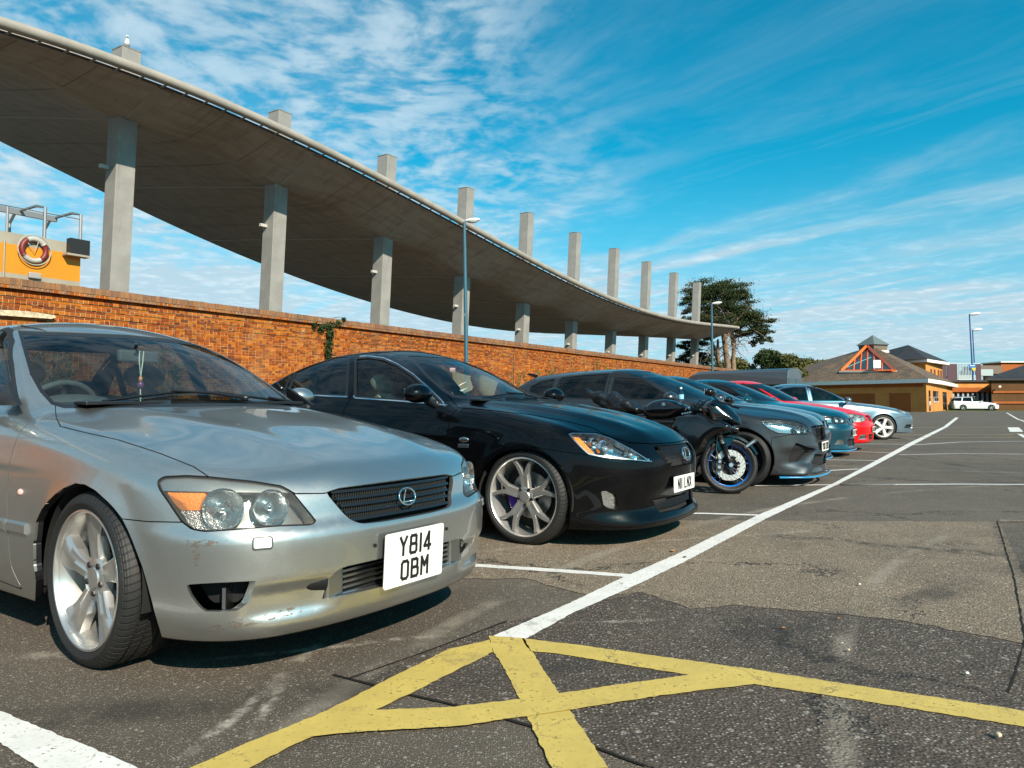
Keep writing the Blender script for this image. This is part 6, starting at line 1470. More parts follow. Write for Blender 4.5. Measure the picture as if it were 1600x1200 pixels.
# grey hatchback
def grey():
    S = {}
    S['top'] = [(-3.7, 1.02), (-3.2, 1.03), (-2.2, 1.01), (-1.2, .99), (-.7, .985), (-.45, .975), (-.1, .935), (.3, .880), (.55, .82), (.68, .76), (.76, .70), (1.0, .60)]
    S['crown'] = [(-3.6, .05), (-1, .06), (.2, .10), (.9, .14)]
    S['width'] = [(-3.7, .76), (-3.4, .83), (-3.0, .868), (-2.69, .880), (-1.8, .872), (-.6, .874), (-.1, .880), (.3, .868), (.6, .82), (.9, .74)]
    S['sideprof'] = [(0.0, -.09), (.14, -.05), (.22, -.015), (.30, -.005), (.42, -.012), (.58, -.004), (.70, 0), (.80, -.016), (.90, -.045), (1.0, -.10), (1.2, -.24)]
    S['front'] = [(0, .70), (.10, .745), (.135, .76), (.20, .735), (.28, .738), (.36, .745), (.42, .748), (.48, .742), (.55, .735), (.62, .728), (.70, .71), (.78, .68), (1.0, .60)]
    S['fcurve'] = (.18, .42); S['rfs'] = .24; S['rt'] = .08
    S['rear'] = [(0, -3.42), (.3, -3.52), (.5, -3.55), (.7, -3.53), (.95, -3.47), (1.2, -3.35)]; S['rcurve'] = (.14, .25)
    S['roof'] = [(-3.6, 1.27), (-3.2, 1.34), (-2.7, 1.395), (-2.2, 1.42), (-1.7, 1.43), (-1.3, 1.40), (-.9, 1.30)]
    S['ghw'] = [(-3.6, .62), (-3.1, .69), (-2.4, .755), (-1.5, .775), (-.9, .765), (-.5, .735)]; S['gz'] = .98; S['tumble'] = .46; S['tumble2'] = .25
    S['ws'] = [(.7, .18), (.97, -.42), (1.1, -.72), (1.25, -1.06), (1.40, -1.44), (1.6, -1.98)]; S['wscurve'] = .16; S['wsn'] = .42
    S['rg'] = [(.7, -3.62), (1.0, -3.48), (1.2, -3.34), (1.36, -3.12), (1.5, -2.9)]; S['rgcurve'] = .12; S['rgn'] = .8
    S['flare'] = [(0, .325, .345, .014), (-2.69, .325, .345, .014)]; S['bottom'] = .13; S['wb'] = 2.69; S['arch'] = .352; S['zc'] = .322; S['yo'] = .880; S['tr'] = .322; S['rim'] = .245; S['tw'] = .225
    def frontx(ay, z): return .022 * np.exp(-((ay - .17) / .14) ** 4) * np.exp(-((z - .62) / .09) ** 4) - .045 * np.exp(-((ay - .60) / .17) ** 4) * np.exp(-((z - .33) / .09) ** 4) + .03 * np.exp(-((ay - .52 + (z - .22) * 1.1) / .07) ** 2) * (z < .42) * (z > .12)
    S['frontx'] = frontx
    def topx(x, ay): w_ = .22 + .30 * np.clip((.8 - x) / 1.3, 0, 1.2); return .016 * np.exp(-((ay - w_) / .07) ** 2) * (x > -.6) * np.clip((.85 - x) / .4, 0, 1)
    S['topx'] = topx; S['lo'] = (-3.75, -.98, .06); S['hi'] = (.98, .98, 1.52); S['h'] = .03
    S['cowl'] = (-.66, 1.0); S['inw'] = .66; S['rs'] = (-2.4, 1.0); S['fs'] = -1.55
    M = pose_from_wheel(1158, 716, .322, S['yo'], 57.5)
    C = dict(ws=('front', rounded([(-1, .975), (.70, 1.0), (.555, 1.385), (-1, 1.40)], .06), {'lim': lxz(-1.8, .94), 'rim': .025, 'rimname': 'screen_seal'}),
             rw=('front', rounded([(-1, 1.08), (.56, 1.08), (.50, 1.30), (-1, 1.32)], .05), {'lim': lambda P: P[:, 0] + 2.9, 'rim': .02, 'rimname': 'screen_seal'}),
             sw=[[(-.78, .985), (-1.08, 1.150), (-1.34, 1.290), (-1.56, 1.350), (-1.72, 1.362), (-1.72, .995)], [(-1.80, .997), (-1.80, 1.364), (-2.20, 1.350), (-2.56, 1.315), (-2.56, 1.02)], [(-2.62, 1.025), (-2.62, 1.308), (-2.85, 1.27), (-3.02, 1.19), (-3.0, 1.10)]],
             lamp=('pix', rounded(pts('1188,657.6 1196,655 1208,654.5 1232.5,656.5 1258,663.5 1263,670 1261,677 1249,679 1216,677.5 1202,671.4 1191,663'), 2), {'lim': lx(.1), 'gap': .005, 'rim': .008, 'rimname': 'lamp_seal'}),
             kidney=('pix', rounded(pts('1267,666.5 1277,664.5 1288.5,664.5 1290.5,670 1288.5,687 1282,688.5 1272,681'), 2), {'lim': lx(.3)}),
             sidein=('pix', rounded(pts('1244,691.5 1252,694.5 1262,698.5 1275,701.5 1272,705 1262,706.5 1254,712 1247,721 1231,723 1233,712 1238,700'), 2), {'lim': lx(.1)}),
             low=('pix', rounded(pts('1273,709 1288,710 1310,706 1310,722 1296,722 1281,727 1268,724'), 2), {'lim': lx(.3)}), panels=std_panels(S, -.60, -1.76, -2.60, .62),
             mirror=(-.80, 1.0, 1.02), mirm=m_grey, lampm=m_refl, bowls=((.62, .64, .045), (.50, .63, .045)), gsm=m_blk, plate=(.445, ['YK18 3VX'], .42, .111), handles=((-1.52, .80), (-2.40, .83)))
    root, sh, xs = simple_car(S, M, 'grey_hatchback', m_grey, 'metallic grey hatchback with angular bumper vents behind the black motorcycle', C, style=STY_TEN, m_rim=mat('alloy_black', (.012, .012, .013), .3, metal=.5, coat=.3), detail=1)
    # kidney bars, front splitter lip
    for sd in (-1, 1):
        for k in range(6):
            y = sd * (.05 + .035 * k); MB().box((xs(y, .62, .030), y, .615), (.006, .004, .055)).build('grille_bar', m_blk, root); MB().box((xs(y, .665, .012), y, .668), (.005, .010, .006)).build('grille_bar_tip', m_satin, root)
    sp_ = MB(); yl = np.linspace(-.78, .78, 25)
    q = [Vector((xs(y, .15) + .025, y, .115)) for y in yl]; sp_.tube(q, .012, 6); sp_.build('splitter_edge', mat('blue_trim', (.02, .22, .42), .3, coat=.6), root, smooth=True)
    MB().tube([(-3.25, 0, 1.35), (-3.37, 0, 1.385), (-3.42, 0, 1.385)], [.03, .02, .008], 8).build('roof_aerial', m_blk, root, smooth=True)
    return root
GREY = grey()

# two dark blue saloons with twin kidney grilles
def E46(k):
    S = {}
    S['top'] = [(-3.7, .98), (-3.4, 1.02), (-2.9, 1.035), (-1.5, 1.0), (-.8, .985), (-.5, .97), (-.1, .93), (.3, .87), (.55, .81), (.68, .76), (.74, .71), (1.0, .60)]
    S['crown'] = [(-3.6, .05), (-1, .05), (.2, .08), (.9, .10)]
    S['width'] = [(-3.7, .74), (-3.4, .81), (-2.9, .865), (-2.2, .870), (-.6, .870), (-.1, .87), (.3, .855), (.6, .80), (.9, .72)]
    S['sideprof'] = [(0.0, -.08), (.13, -.04), (.20, -.012), (.40, -.004), (.58, 0), (.70, -.006), (.80, -.018), (.90, -.045), (1.0, -.10), (1.2, -.24)]
    S['front'] = [(0, .72), (.10, .775), (.14, .79), (.20, .76), (.30, .765), (.42, .785), (.505, .785), (.53, .765), (.56, .735), (.62, .728), (.70, .71), (.78, .66), (1.0, .60)]
    S['fcurve'] = (.16, .36); S['rfs'] = .22; S['rt'] = .07
    S['rear'] = [(0, -3.42), (.3, -3.50), (.5, -3.53), (.7, -3.50), (.95, -3.45), (1.2, -3.4)]; S['rcurve'] = (.14, .25)
    S['roof'] = [(-3.2, 1.18), (-2.7, 1.34), (-2.3, 1.405), (-1.9, 1.425), (-1.5, 1.41), (-1.25, 1.37), (-.8, 1.24)]
    S['ghw'] = [(-3.3, .63), (-2.8, .70), (-2.2, .75), (-1.5, .765), (-.9, .75), (-.5, .72)]; S['gz'] = .96; S['tumble'] = .44; S['tumble2'] = .2
    S['ws'] = [(.7, .14), (.95, -.44), (1.1, -.76), (1.25, -1.08), (1.40, -1.44), (1.6, -1.9)]; S['wscurve'] = .15; S['wsn'] = .42
    S['rg'] = [(.7, -3.50), (1.0, -3.02), (1.2, -2.72), (1.38, -2.38), (1.5, -2.1)]
    S['flare'] = [(0, .32, .335, .012), (-2.725, .32, .335, .012)]; S['bottom'] = .12; S['wb'] = 2.725; S['arch'] = .345; S['zc'] = .318; S['yo'] = .872; S['tr'] = .318; S['rim'] = .235
    def frontx(ay, z): return .030 * np.exp(-((ay - .125) / .11) ** 4) * np.exp(-((z - .63) / .08) ** 4)
    S['frontx'] = frontx; S['lo'] = (-3.7, -.96, .05); S['hi'] = (.98, .96, 1.50); S['h'] = .033; S['cowl'] = (-.70, .99); S['inw'] = .66; S['rs'] = (-2.4, 1.0); S['fs'] = -1.58
    C = dict(ws=('front', rounded([(-1, .975), (.69, .985), (.545, 1.345), (-1, 1.37)], .05), {'lim': lxz(-1.7, .93), 'rim': .025, 'rimname': 'screen_seal'}),
             rw=('front', rounded([(-1, 1.06), (.57, 1.06), (.50, 1.33), (-1, 1.35)], .05), {'lim': lambda P: P[:, 0] + 2.25, 'rim': .02, 'rimname': 'screen_seal'}),
             sw=[[(-.80, .97), (-1.08, 1.140), (-1.30, 1.262), (-1.52, 1.325), (-1.66, 1.342), (-1.66, .98)], [(-1.74, .98), (-1.74, 1.345), (-2.05, 1.338), (-2.32, 1.295), (-2.62, 1.11), (-2.66, 1.005)]],
             lamp=('front', rounded([(.32, .60), (.34, .69), (.60, .715), (.84, .72), (.84, .63), (.72, .60), (.56, .585)], .03), {'lim': lx(.22), 'gap': .005, 'rim': .008, 'rimname': 'lamp_seal'}),
             kidney=('front', rounded([(.030, .565), (.015, .60), (.015, .67), (.035, .705), (.19, .705), (.235, .68), (.235, .63), (.19, .575)], .02), {'lim': lx(.3), 'rim': .016, 'rimname': 'kidney_ring'}),
             low=('front', rounded([(-1, .19), (.36, .19), (.40, .24), (.40, .31), (-1, .31)], .02), {'lim': lx(.3)}), fog=('front', rounded([(.50, .23), (.52, .31), (.66, .31), (.70, .23)], .02), {'lim': lx(.2)}),
             panels=std_panels(S, -.60, -1.70, -2.62, .62), mirror=(-.86, .965, 1.0), bowls=((.62, .65, .048), (.47, .645, .045)), lampm=m_lampdark if k == 0 else m_refl)
    S['trims'] = {}
    if k == 1: C['plate'] = (.42, ['RV57 PUD'], .42, .111)
    if k == 0:
        M = pose_at(1296, 11.3, 57.0); M = M @ Matrix.Translation((-.80, 0, 0))
        root, sh, xs = simple_car(S, M, 'blue_saloon', m_teal2, 'dark blue saloon with chrome kidney grille half hidden behind the grey hatchback', C, style=STY_FIVE, m_rim=mat('alloy_silver', (.6, .6, .6), .3, metal=.9), detail=0)
    else:
        M = pose_at(1335, 13.3, 57.0); M = M @ Matrix.Translation((-.80, 0, 0))
        root, sh, xs = simple_car(S, M, 'teal_saloon', m_teal, 'dark teal saloon with kidney grille and white plate, just left of the red car', C, style=STY_FIVE, m_rim=mat('alloy_silver', (.6, .6, .6), .3, metal=.9), detail=0)
    for o in [q for q in root.children if q.name.startswith('kidney_ring')]: o.data.materials[0] = m_kchrome
    yl = np.linspace(-.74, .74, 21); MB().tube([Vector((xs(y, .13) + .015, y, .115)) for y in yl], .014, 6).build('splitter_edge', mat('blue_trim', (.02, .22, .42), .3, coat=.6), root, smooth=True)
    if k == 1:
        p = Vector((-1.02, -.45, 1.20)); MB().prism([(-.93, -.47, 1.03), (-.93, -.37, 1.03), (-1.02, -.37, 1.12), (-1.02, -.47, 1.12)], (0, 0, 0), (.003, 0, 0.003)).build('screen_permit', mat('permit_yellow', (.50, .40, .03), .5), root)
    return root
E46(0); E46(1)

# red saloon of the same shape as the silver one
def redcar():
    S = IS_spec(); S['h'] = .034; M = pose_at(1364, 14.9, 57.0) @ Matrix.Translation((-.84, 0, 0))
    C = dict(ws=('front', rounded([(-1, .975), (.70, .985), (.55, 1.36), (-1, 1.385)], .05), {'lim': lxz(-1.75, .93), 'rim': .025, 'rimname': 'screen_seal'}),
             rw=('front', rounded([(-1, 1.06), (.58, 1.06), (.50, 1.35), (-1, 1.36)], .05), {'lim': lambda P: P[:, 0] + 2.25, 'rim': .02, 'rimname': 'screen_seal'}),
             sw=[DLO_F, DLO_R, DLO_Q], lamp=('front', rounded([(.40, .60), (.34, .70), (.62, .745), (.85, .74), (.84, .60), (.66, .565)], .04), {'lim': lx(.22), 'gap': .005, 'rim': .008, 'rimname': 'lamp_seal'}),
             grille=('front', rounded([(-1, .58), (.22, .585), (.30, .70), (-1, .715)], .03), {'lim': lx(.3)}), low=('front', rounded([(-1, .22), (.34, .22), (.38, .33), (-1, .33)], .03), {'lim': lx(.3)}), fog=('front', rounded([(.44, .23), (.46, .33), (.66, .33), (.70, .24)], .02), {'lim': lx(.2)}),
             panels=std_panels(S, -.61, -1.71, -2.62, .62), mirror=(-.90, .96, 1.01), bowls=((.66, .66, .055), (.50, .65, .05)), plate=(.42, ['LB03 SUX'], .42, .111), lampm=mat('pale_reflector', (.80, .82, .74), .35, metal=.4))
    root, sh, xs = simple_car(S, M, 'red_car', m_redp, 'bright red saloon between the teal saloon and the steel blue car', C, style=STY_FIVE, m_rim=MATS['alloy_silver'], detail=0)
    emblem_ring(root, Vector((xs(0, .65) + .01, 0, .65)), (1, 0, .2), .11, .08)
    return root
redcar()

# steel blue saloon at the end of the row, turned broadside
def accord():
    S = {}
    S['top'] = [(-3.9, 1.04), (-3.6, 1.08), (-3.1, 1.10), (-1.5, 1.01), (-.8, .985), (-.55, .97), (-.2, .935), (.2, .885), (.55, .82), (.80, .745), (.94, .69), (1.1, .62)]
    S['crown'] = [(-3.6, .05), (-1, .05), (.2, .09), (.9, .12)]
    S['width'] = [(-3.9, .74), (-3.5, .82), (-3.0, .875), (-2.2, .880), (-.6, .880), (-.1, .88), (.3, .86), (.6, .81), (.9, .74)]
    S['sideprof'] = [(0.0, -.08), (.15, -.04), (.22, -.012), (.40, -.004), (.58, 0), (.70, -.006), (.80, -.022), (.90, -.05), (1.0, -.10), (1.2, -.24)]
    S['front'] = [(0, .88), (.12, .95), (.17, .98), (.24, .96), (.35, .98), (.45, .995), (.54, .99), (.60, .97), (.68, .93), (.76, .85), (1.0, .70)]
    S['fcurve'] = (.18, .36); S['rfs'] = .24; S['rt'] = .08
    S['rear'] = [(0, -3.72), (.3, -3.80), (.5, -3.83), (.7, -3.80), (.95, -3.75), (1.2, -3.7)]; S['rcurve'] = (.14, .25)
    S['roof'] = [(-3.4, 1.20), (-2.9, 1.37), (-2.4, 1.44), (-2.0, 1.46), (-1.6, 1.445), (-1.3, 1.41), (-.9, 1.30)]
    S['ghw'] = [(-3.4, .64), (-2.8, .72), (-2.2, .77), (-1.5, .785), (-.9, .77), (-.5, .73)]; S['gz'] = .97; S['tumble'] = .46; S['tumble2'] = .2
    S['ws'] = [(.7, .12), (.96, -.52), (1.1, -.82), (1.25, -1.14), (1.42, -1.54), (1.6, -2.0)]; S['wscurve'] = .15; S['wsn'] = .42
    S['rg'] = [(.7, -3.80), (1.08, -3.22), (1.25, -2.92), (1.4, -2.55), (1.5, -2.3)]
    S['flare'] = [(0, .32, .335, .012), (-2.72, .32, .335, .012)]; S['bottom'] = .17; S['wb'] = 2.72; S['arch'] = .350; S['zc'] = .322; S['yo'] = .882; S['tr'] = .322; S['rim'] = .245
    S['lo'] = (-3.95, -.98, .08); S['hi'] = (1.12, .98, 1.54); S['h'] = .033; S['cowl'] = (-.78, 1.0); S['inw'] = .66; S['rs'] = (-2.55, 1.02); S['fs'] = -1.68
    M = pose_from_wheel(1381, 667.5, .322, S['yo'], 88)
    C = dict(ws=('front', rounded([(-1, .975), (.70, .985), (.55, 1.385), (-1, 1.40)], .05), {'lim': lxz(-1.8, .93), 'rim': .025, 'rimname': 'screen_seal'}),
             rw=('front', rounded([(-1, 1.10), (.60, 1.10), (.50, 1.37), (-1, 1.38)], .05), {'lim': lambda P: P[:, 0] + 2.4, 'rim': .02, 'rimname': 'screen_seal'}),
             sw=[[(-.86, .975), (-1.12, 1.140), (-1.38, 1.290), (-1.60, 1.362), (-1.76, 1.378), (-1.76, .985)], [(-1.84, .985), (-1.84, 1.380), (-2.15, 1.375), (-2.46, 1.335), (-2.74, 1.20), (-2.92, 1.04)]],
             lamp=('side', rounded([(.50, .70), (.40, .765), (.52, .775), (.80, .735), (1.15, .70), (1.15, .615), (.88, .62), (.68, .645)], .03), {'lim': ly(.26), 'gap': .005, 'rim': .008, 'rimname': 'lamp_seal'}),
             grille=('front', rounded([(-1, .60), (.20, .60), (.24, .69), (-1, .70)], .03), {'lim': lx(.4)}), low=('front', rounded([(-1, .20), (.36, .20), (.40, .30), (-1, .30)], .03), {'lim': lx(.4)}),
             sidein=('front', rounded([(.48, .29), (.50, .38), (.78, .39), (.80, .30)], .02), {'lim': lx(.4)}),
             panels=std_panels(S, -.64, -1.80, -2.85, .62), mirror=(-.94, .98, 1.02), handles=((-1.58, .84), (-2.55, .87)), plate=(.43, ['AE06 VKN'], .42, .111), lampm=mat('pale_reflector'), bowls=((.62, .68, .045), (.5, .68, .04)))
    root, sh, xs = simple_car(S, M, 'steel_blue_car', m_steel, 'pale steel blue saloon with white star wheels at the far end of the row', C, style=dict(kind='five', n=5, w0=.075, w1=.10, phase=70, inset=.014, dish=.03, hub=.06, groove=.0), m_rim=mat('white_alloy', (.72, .70, .66), .4, coat=.3), detail=1, chrome=m_chrome)
    return root
accord()

# white estate far off, and the pale car behind its tail
def far_car(S, M, name, pm, label, C, group): 
    S['flange'] = .01; root, sh, xs = simple_car(S, M, name, pm, label, C, group, style=STY_FIVE, m_rim=MATS['alloy_silver'], detail=0); return root
def estate():
    S = {}
    S['top'] = [(-4.2, 1.05), (-2.0, 1.02), (-.9, 1.0), (-.5, .98), (0, .94), (.5, .87), (.80, .78), (.92, .70), (1.1, .62)]; S['crown'] = [(-4, .05), (0, .07), (1, .10)]
    S['width'] = [(-4.2, .84), (-3.6, .90), (-2.2, .915), (-.6, .915), (.3, .90), (.7, .83), (1.0, .75)]
    S['sideprof'] = [(0, -.10), (.20, -.03), (.40, -.004), (.60, 0), (.75, -.01), (.9, -.045), (1.0, -.10), (1.2, -.24)]; S['front'] = [(0, .84), (.2, .90), (.4, .93), (.6, .93), (.75, .89), (1.0, .75)]
    S['fcurve'] = (.15, .35); S['rear'] = [(0, -3.85), (.4, -3.93), (.7, -3.93), (1.0, -3.86), (1.2, -3.8)]; S['rcurve'] = (.08, .2)
    S['roof'] = [(-4.0, 1.46), (-3.6, 1.50), (-2.6, 1.54), (-1.8, 1.545), (-1.3, 1.49), (-.9, 1.38)]; S['ghw'] = [(-4.0, .72), (-3.2, .78), (-1.5, .80), (-.5, .75)]; S['gz'] = .98
    S['ws'] = [(.7, .10), (.98, -.58), (1.2, -1.02), (1.45, -1.52), (1.6, -1.9)]; S['rg'] = [(.7, -4.0), (1.0, -3.88), (1.25, -3.74), (1.5, -3.52)]; S['rgn'] = .85
    S['flare'] = [(0, .33, .345, .012), (-2.82, .33, .345, .012)]; S['bottom'] = .19; S['wb'] = 2.82; S['arch'] = .365; S['zc'] = .335; S['yo'] = .915; S['tr'] = .335; S['rim'] = .235
    S['lo'] = (-4.1, -1.0, .1); S['hi'] = (1.1, 1.0, 1.64); S['h'] = .05; S['cowl'] = (-.82, 1.03); S['inw'] = .7; S['rs'] = (-2.7, 1.05); S['fs'] = -1.75
    p = W(1545, 637, 84.0); M = Matrix.Translation((p.x, p.y, 0)) @ Matrix.Rotation(R(-16), 4, 'Z')
    C = dict(ws=('front', [(-1, 1.0), (.72, 1.02), (.60, 1.46), (-1, 1.47)], {'lim': lxz(-1.8, .93), 'rim': .03, 'rimname': 'screen_seal'}), rw=('front', [(-1, 1.08), (.62, 1.08), (.56, 1.42), (-1, 1.42)], {'lim': lambda P: P[:, 0] + 3.4, 'rim': .02, 'rimname': 'screen_seal'}),
             sw=[[(-.90, 1.02), (-1.20, 1.22), (-1.45, 1.38), (-1.62, 1.45), (-1.78, 1.46), (-1.80, 1.03)], [(-1.90, 1.03), (-1.90, 1.465), (-2.72, 1.455), (-2.86, 1.05)], [(-2.96, 1.05), (-2.84, 1.45), (-3.4, 1.43), (-3.66, 1.18), (-3.6, 1.08)]],
             lamp=('front', rounded([(.44, .66), (.40, .74), (.62, .77), (.88, .76), (.86, .66)], .03), {'lim': lx(.4), 'gap': .005, 'rim': .008, 'rimname': 'lamp_seal'}), grille=('front', [(-1, .56), (.30, .58), (.32, .74), (-1, .75)], {'lim': lx(.5)}), low=('front', [(-1, .25), (.45, .25), (.5, .38), (-1, .38)], {'lim': lx(.5)}),
             panels=std_panels(S, -.66, -1.84, -2.92, .62), mirror=(-.98, 1.0, 1.06), tail=('side', [(-3.75, .85), (-3.68, 1.3), (-4.1, 1.3), (-4.1, .85)], {'lim': ly(.6)}), handles=((-1.62, .88), (-2.65, .90)))
    r_ = far_car(S, M, 'white_estate', m_whitep, 'white estate car side on across the car park in front of the low buildings', C, 'cars across the car park')
    for sd in (-1, 1): MB().tube([(-1.5, sd * .58, 1.53), (-1.6, sd * .58, 1.58), (-3.4, sd * .56, 1.56), (-3.5, sd * .56, 1.50)], .018, 6).build('roof_rail', m_satin, r_)
    # small pale car behind: short hatchback shape
    S2 = dict(S); S2['wb'] = 2.45; S2['rear'] = [(a, b + .62) for a, b in S['rear']]; S2['rg'] = [(a, b + .62) for a, b in S['rg']]; S2['flare'] = [(0, .33, .345, .012), (-2.45, .33, .345, .012)]; S2['lo'] = (-3.5, -1, .1)
    p = W(1487, 634, 92.0); M = Matrix.Translation((p.x, p.y, 0)) @ Matrix.Rotation(R(-75), 4, 'Z')
    C2 = dict(C); C2['sw'] = C['sw'][:1] + [[(-1.90, 1.03), (-1.90, 1.465), (-2.5, 1.44), (-2.8, 1.12)]]; C2['rw'] = ('front', [(-1, 1.08), (.62, 1.08), (.56, 1.42), (-1, 1.42)], {'lim': lambda P: P[:, 0] + 2.8}); C2['tail'] = ('side', [(-3.13, .85), (-3.06, 1.3), (-3.5, 1.3), (-3.5, .85)], {'lim': ly(.6)})
    C2['panels'] = std_panels(S2, -.66, -1.84, -2.6, .62); C2['handles'] = ()
    far_car(S2, M, 'pale_hatchback', m_pale, 'small pale blue car mostly hidden behind the tail of the white estate', C2, 'cars across the car park')
estate()

# grey high-roof van in front of the wall
def van():
    pr = W(1242, 600, 33.5); pf_ = W(1098, 600, 36.5)
    d = Vector((pf_.x - pr.x, pf_.y - pr.y, 0)); L = 6.0; yaw = math.atan2(d.y, d.x)
    root = empty('van', (pr.x, pr.y, 0), yaw); tag(root, 'dark grey high roof van beyond the row of cars, side windows and rear corner showing', 'van')
    zt = W(1235, 577, 33.5).z; hw = .98
    n = 28; V = []; F = []
    secs = []
    for i in range(n + 1):
        x = L * i / n; f = i / n
        top = zt - .10 * max(0, (f - .25)) ** 1.5; nose = 0
        if f > .78: top = zt - .12 - (f - .78) ** 1.25 * 7.2
        top = max(top, 1.05); w = hw * (1 - .10 * max(0, f - .88) / .12)
        P = [(-w, .25), (-w - .01, .5), (-w - .02, 1.0), (-w + .02, 1.35), (-w + .10, top - .42 if top > 1.8 else top - .2), (-w + .17, top - .12), (-w + .30, top - .02), (-w * .4, top + .03), (0, top + .045)]
        P = P + [(-a, b) for a, b in P[-2::-1]]; secs.append([(x, a, b) for a, b in P])
    m = len(secs[0]); V = [p for s_ in secs for p in s_]
    for i in range(n):
        for j in range(m - 1): F.append((i * m + j, i * m + j + 1, (i + 1) * m + j + 1, (i + 1) * m + j))
    F += [tuple(range(m))[::-1], tuple(range(n * m, n * m + m))]
    mb = MB(); mb.add(V, F); m_v = paint('van_paint', (0.10, 0.105, 0.115), metal=.6, rough=.4); mb.build('body', m_v, root, smooth=38.0)
    for sd in (-1, 1):
        for (x0, x1, z0, z1) in ((.35, 1.9, 1.38, zt - .50), (2.0, 3.5, 1.38, zt - .50), (3.6, 4.45, 1.35, zt - .55)):
            y0 = sd * (hw - .015); y1 = sd * (hw - .095); MB().add([(x0, y0, z0), (x1, y0, z0), (x1, y1, z1), (x0, y1, z1)], [(0, 1, 2, 3)]).build('side_window', m_carbon, root)
        for x in (1.1, 4.7): wheel(root, x, sd, .35, hw + .0, .35, .21, .22, STY_FIVE, MATS['alloy_silver'], 36, 0)
        MB().box((-.012, sd * (hw - .14), 1.2), (.012, .05, .35)).build('tail_lamp', m_redl, root)
        MB().box((-.006, sd * .42, zt - .75), (.008, .34, .32)).build('rear_window', m_carbon, root, bevel=.01)
        MB().prism([(.02, sd * (hw - .02), .3), (.02, sd * (hw - .10), zt - .40), (.02, sd * (hw - .17), zt - .08), (.02, sd * (hw - .40), zt + .0), (.02, sd * (hw - .40), zt - .06), (.02, sd * (hw - .23), zt - .14), (.02, sd * (hw - .16), zt - .42), (.02, sd * (hw - .09), .3)], (-.035, 0, 0), (.0, 0, 0)).build('rear_pillar_trim', m_satin, root, bevel=.008)
    MB().box((-.05, 0, .45), (.08, hw - .05, .10)).build('rear_bumper', m_blk, root, bevel=.02)
van()
# ================================================================== MOTORCYCLE (leaning on its stand, bars turned to the left)
def puff_mesh(name, poly, w, r, m, parent, h=.012, yc=0.0, taper=None, top=None):
    P = np.array(poly); lo = (P[:, 0].min() - .04, yc - w - .05, P[:, 1].min() - .04); hi = (P[:, 0].max() + .04, yc + w + .05, P[:, 1].max() + .04)
    def f(Q):
        sh_ = Q.shape[:-1]; q = Q.reshape(-1, 3); d = poly_sdf(q[:, [0, 2]], P); ww = w if taper is None else w * taper(q[:, 0], q[:, 2])
        return smax(d, np.abs(q[:, 1] - yc) - ww, r).reshape(sh_)
    V, Qd = nets(f, lo, hi, h)
    for _ in range(3):
        g = np.zeros_like(V)
        for i in range(3):
            e = np.zeros(3); e[i] = .003; g[:, i] = (f(V + e) - f(V - e)) / .006
        V = V - g * (f(V) / np.maximum((g * g).sum(1), .1))[:, None]
    mb = MB(); mb.v = [tuple(v) for v in V]; mb.f = [list(map(int, q)) for q in Qd]; mb.mi = [0] * len(Qd)
    o = mb.build(name, m, parent, smooth=38.0); return o
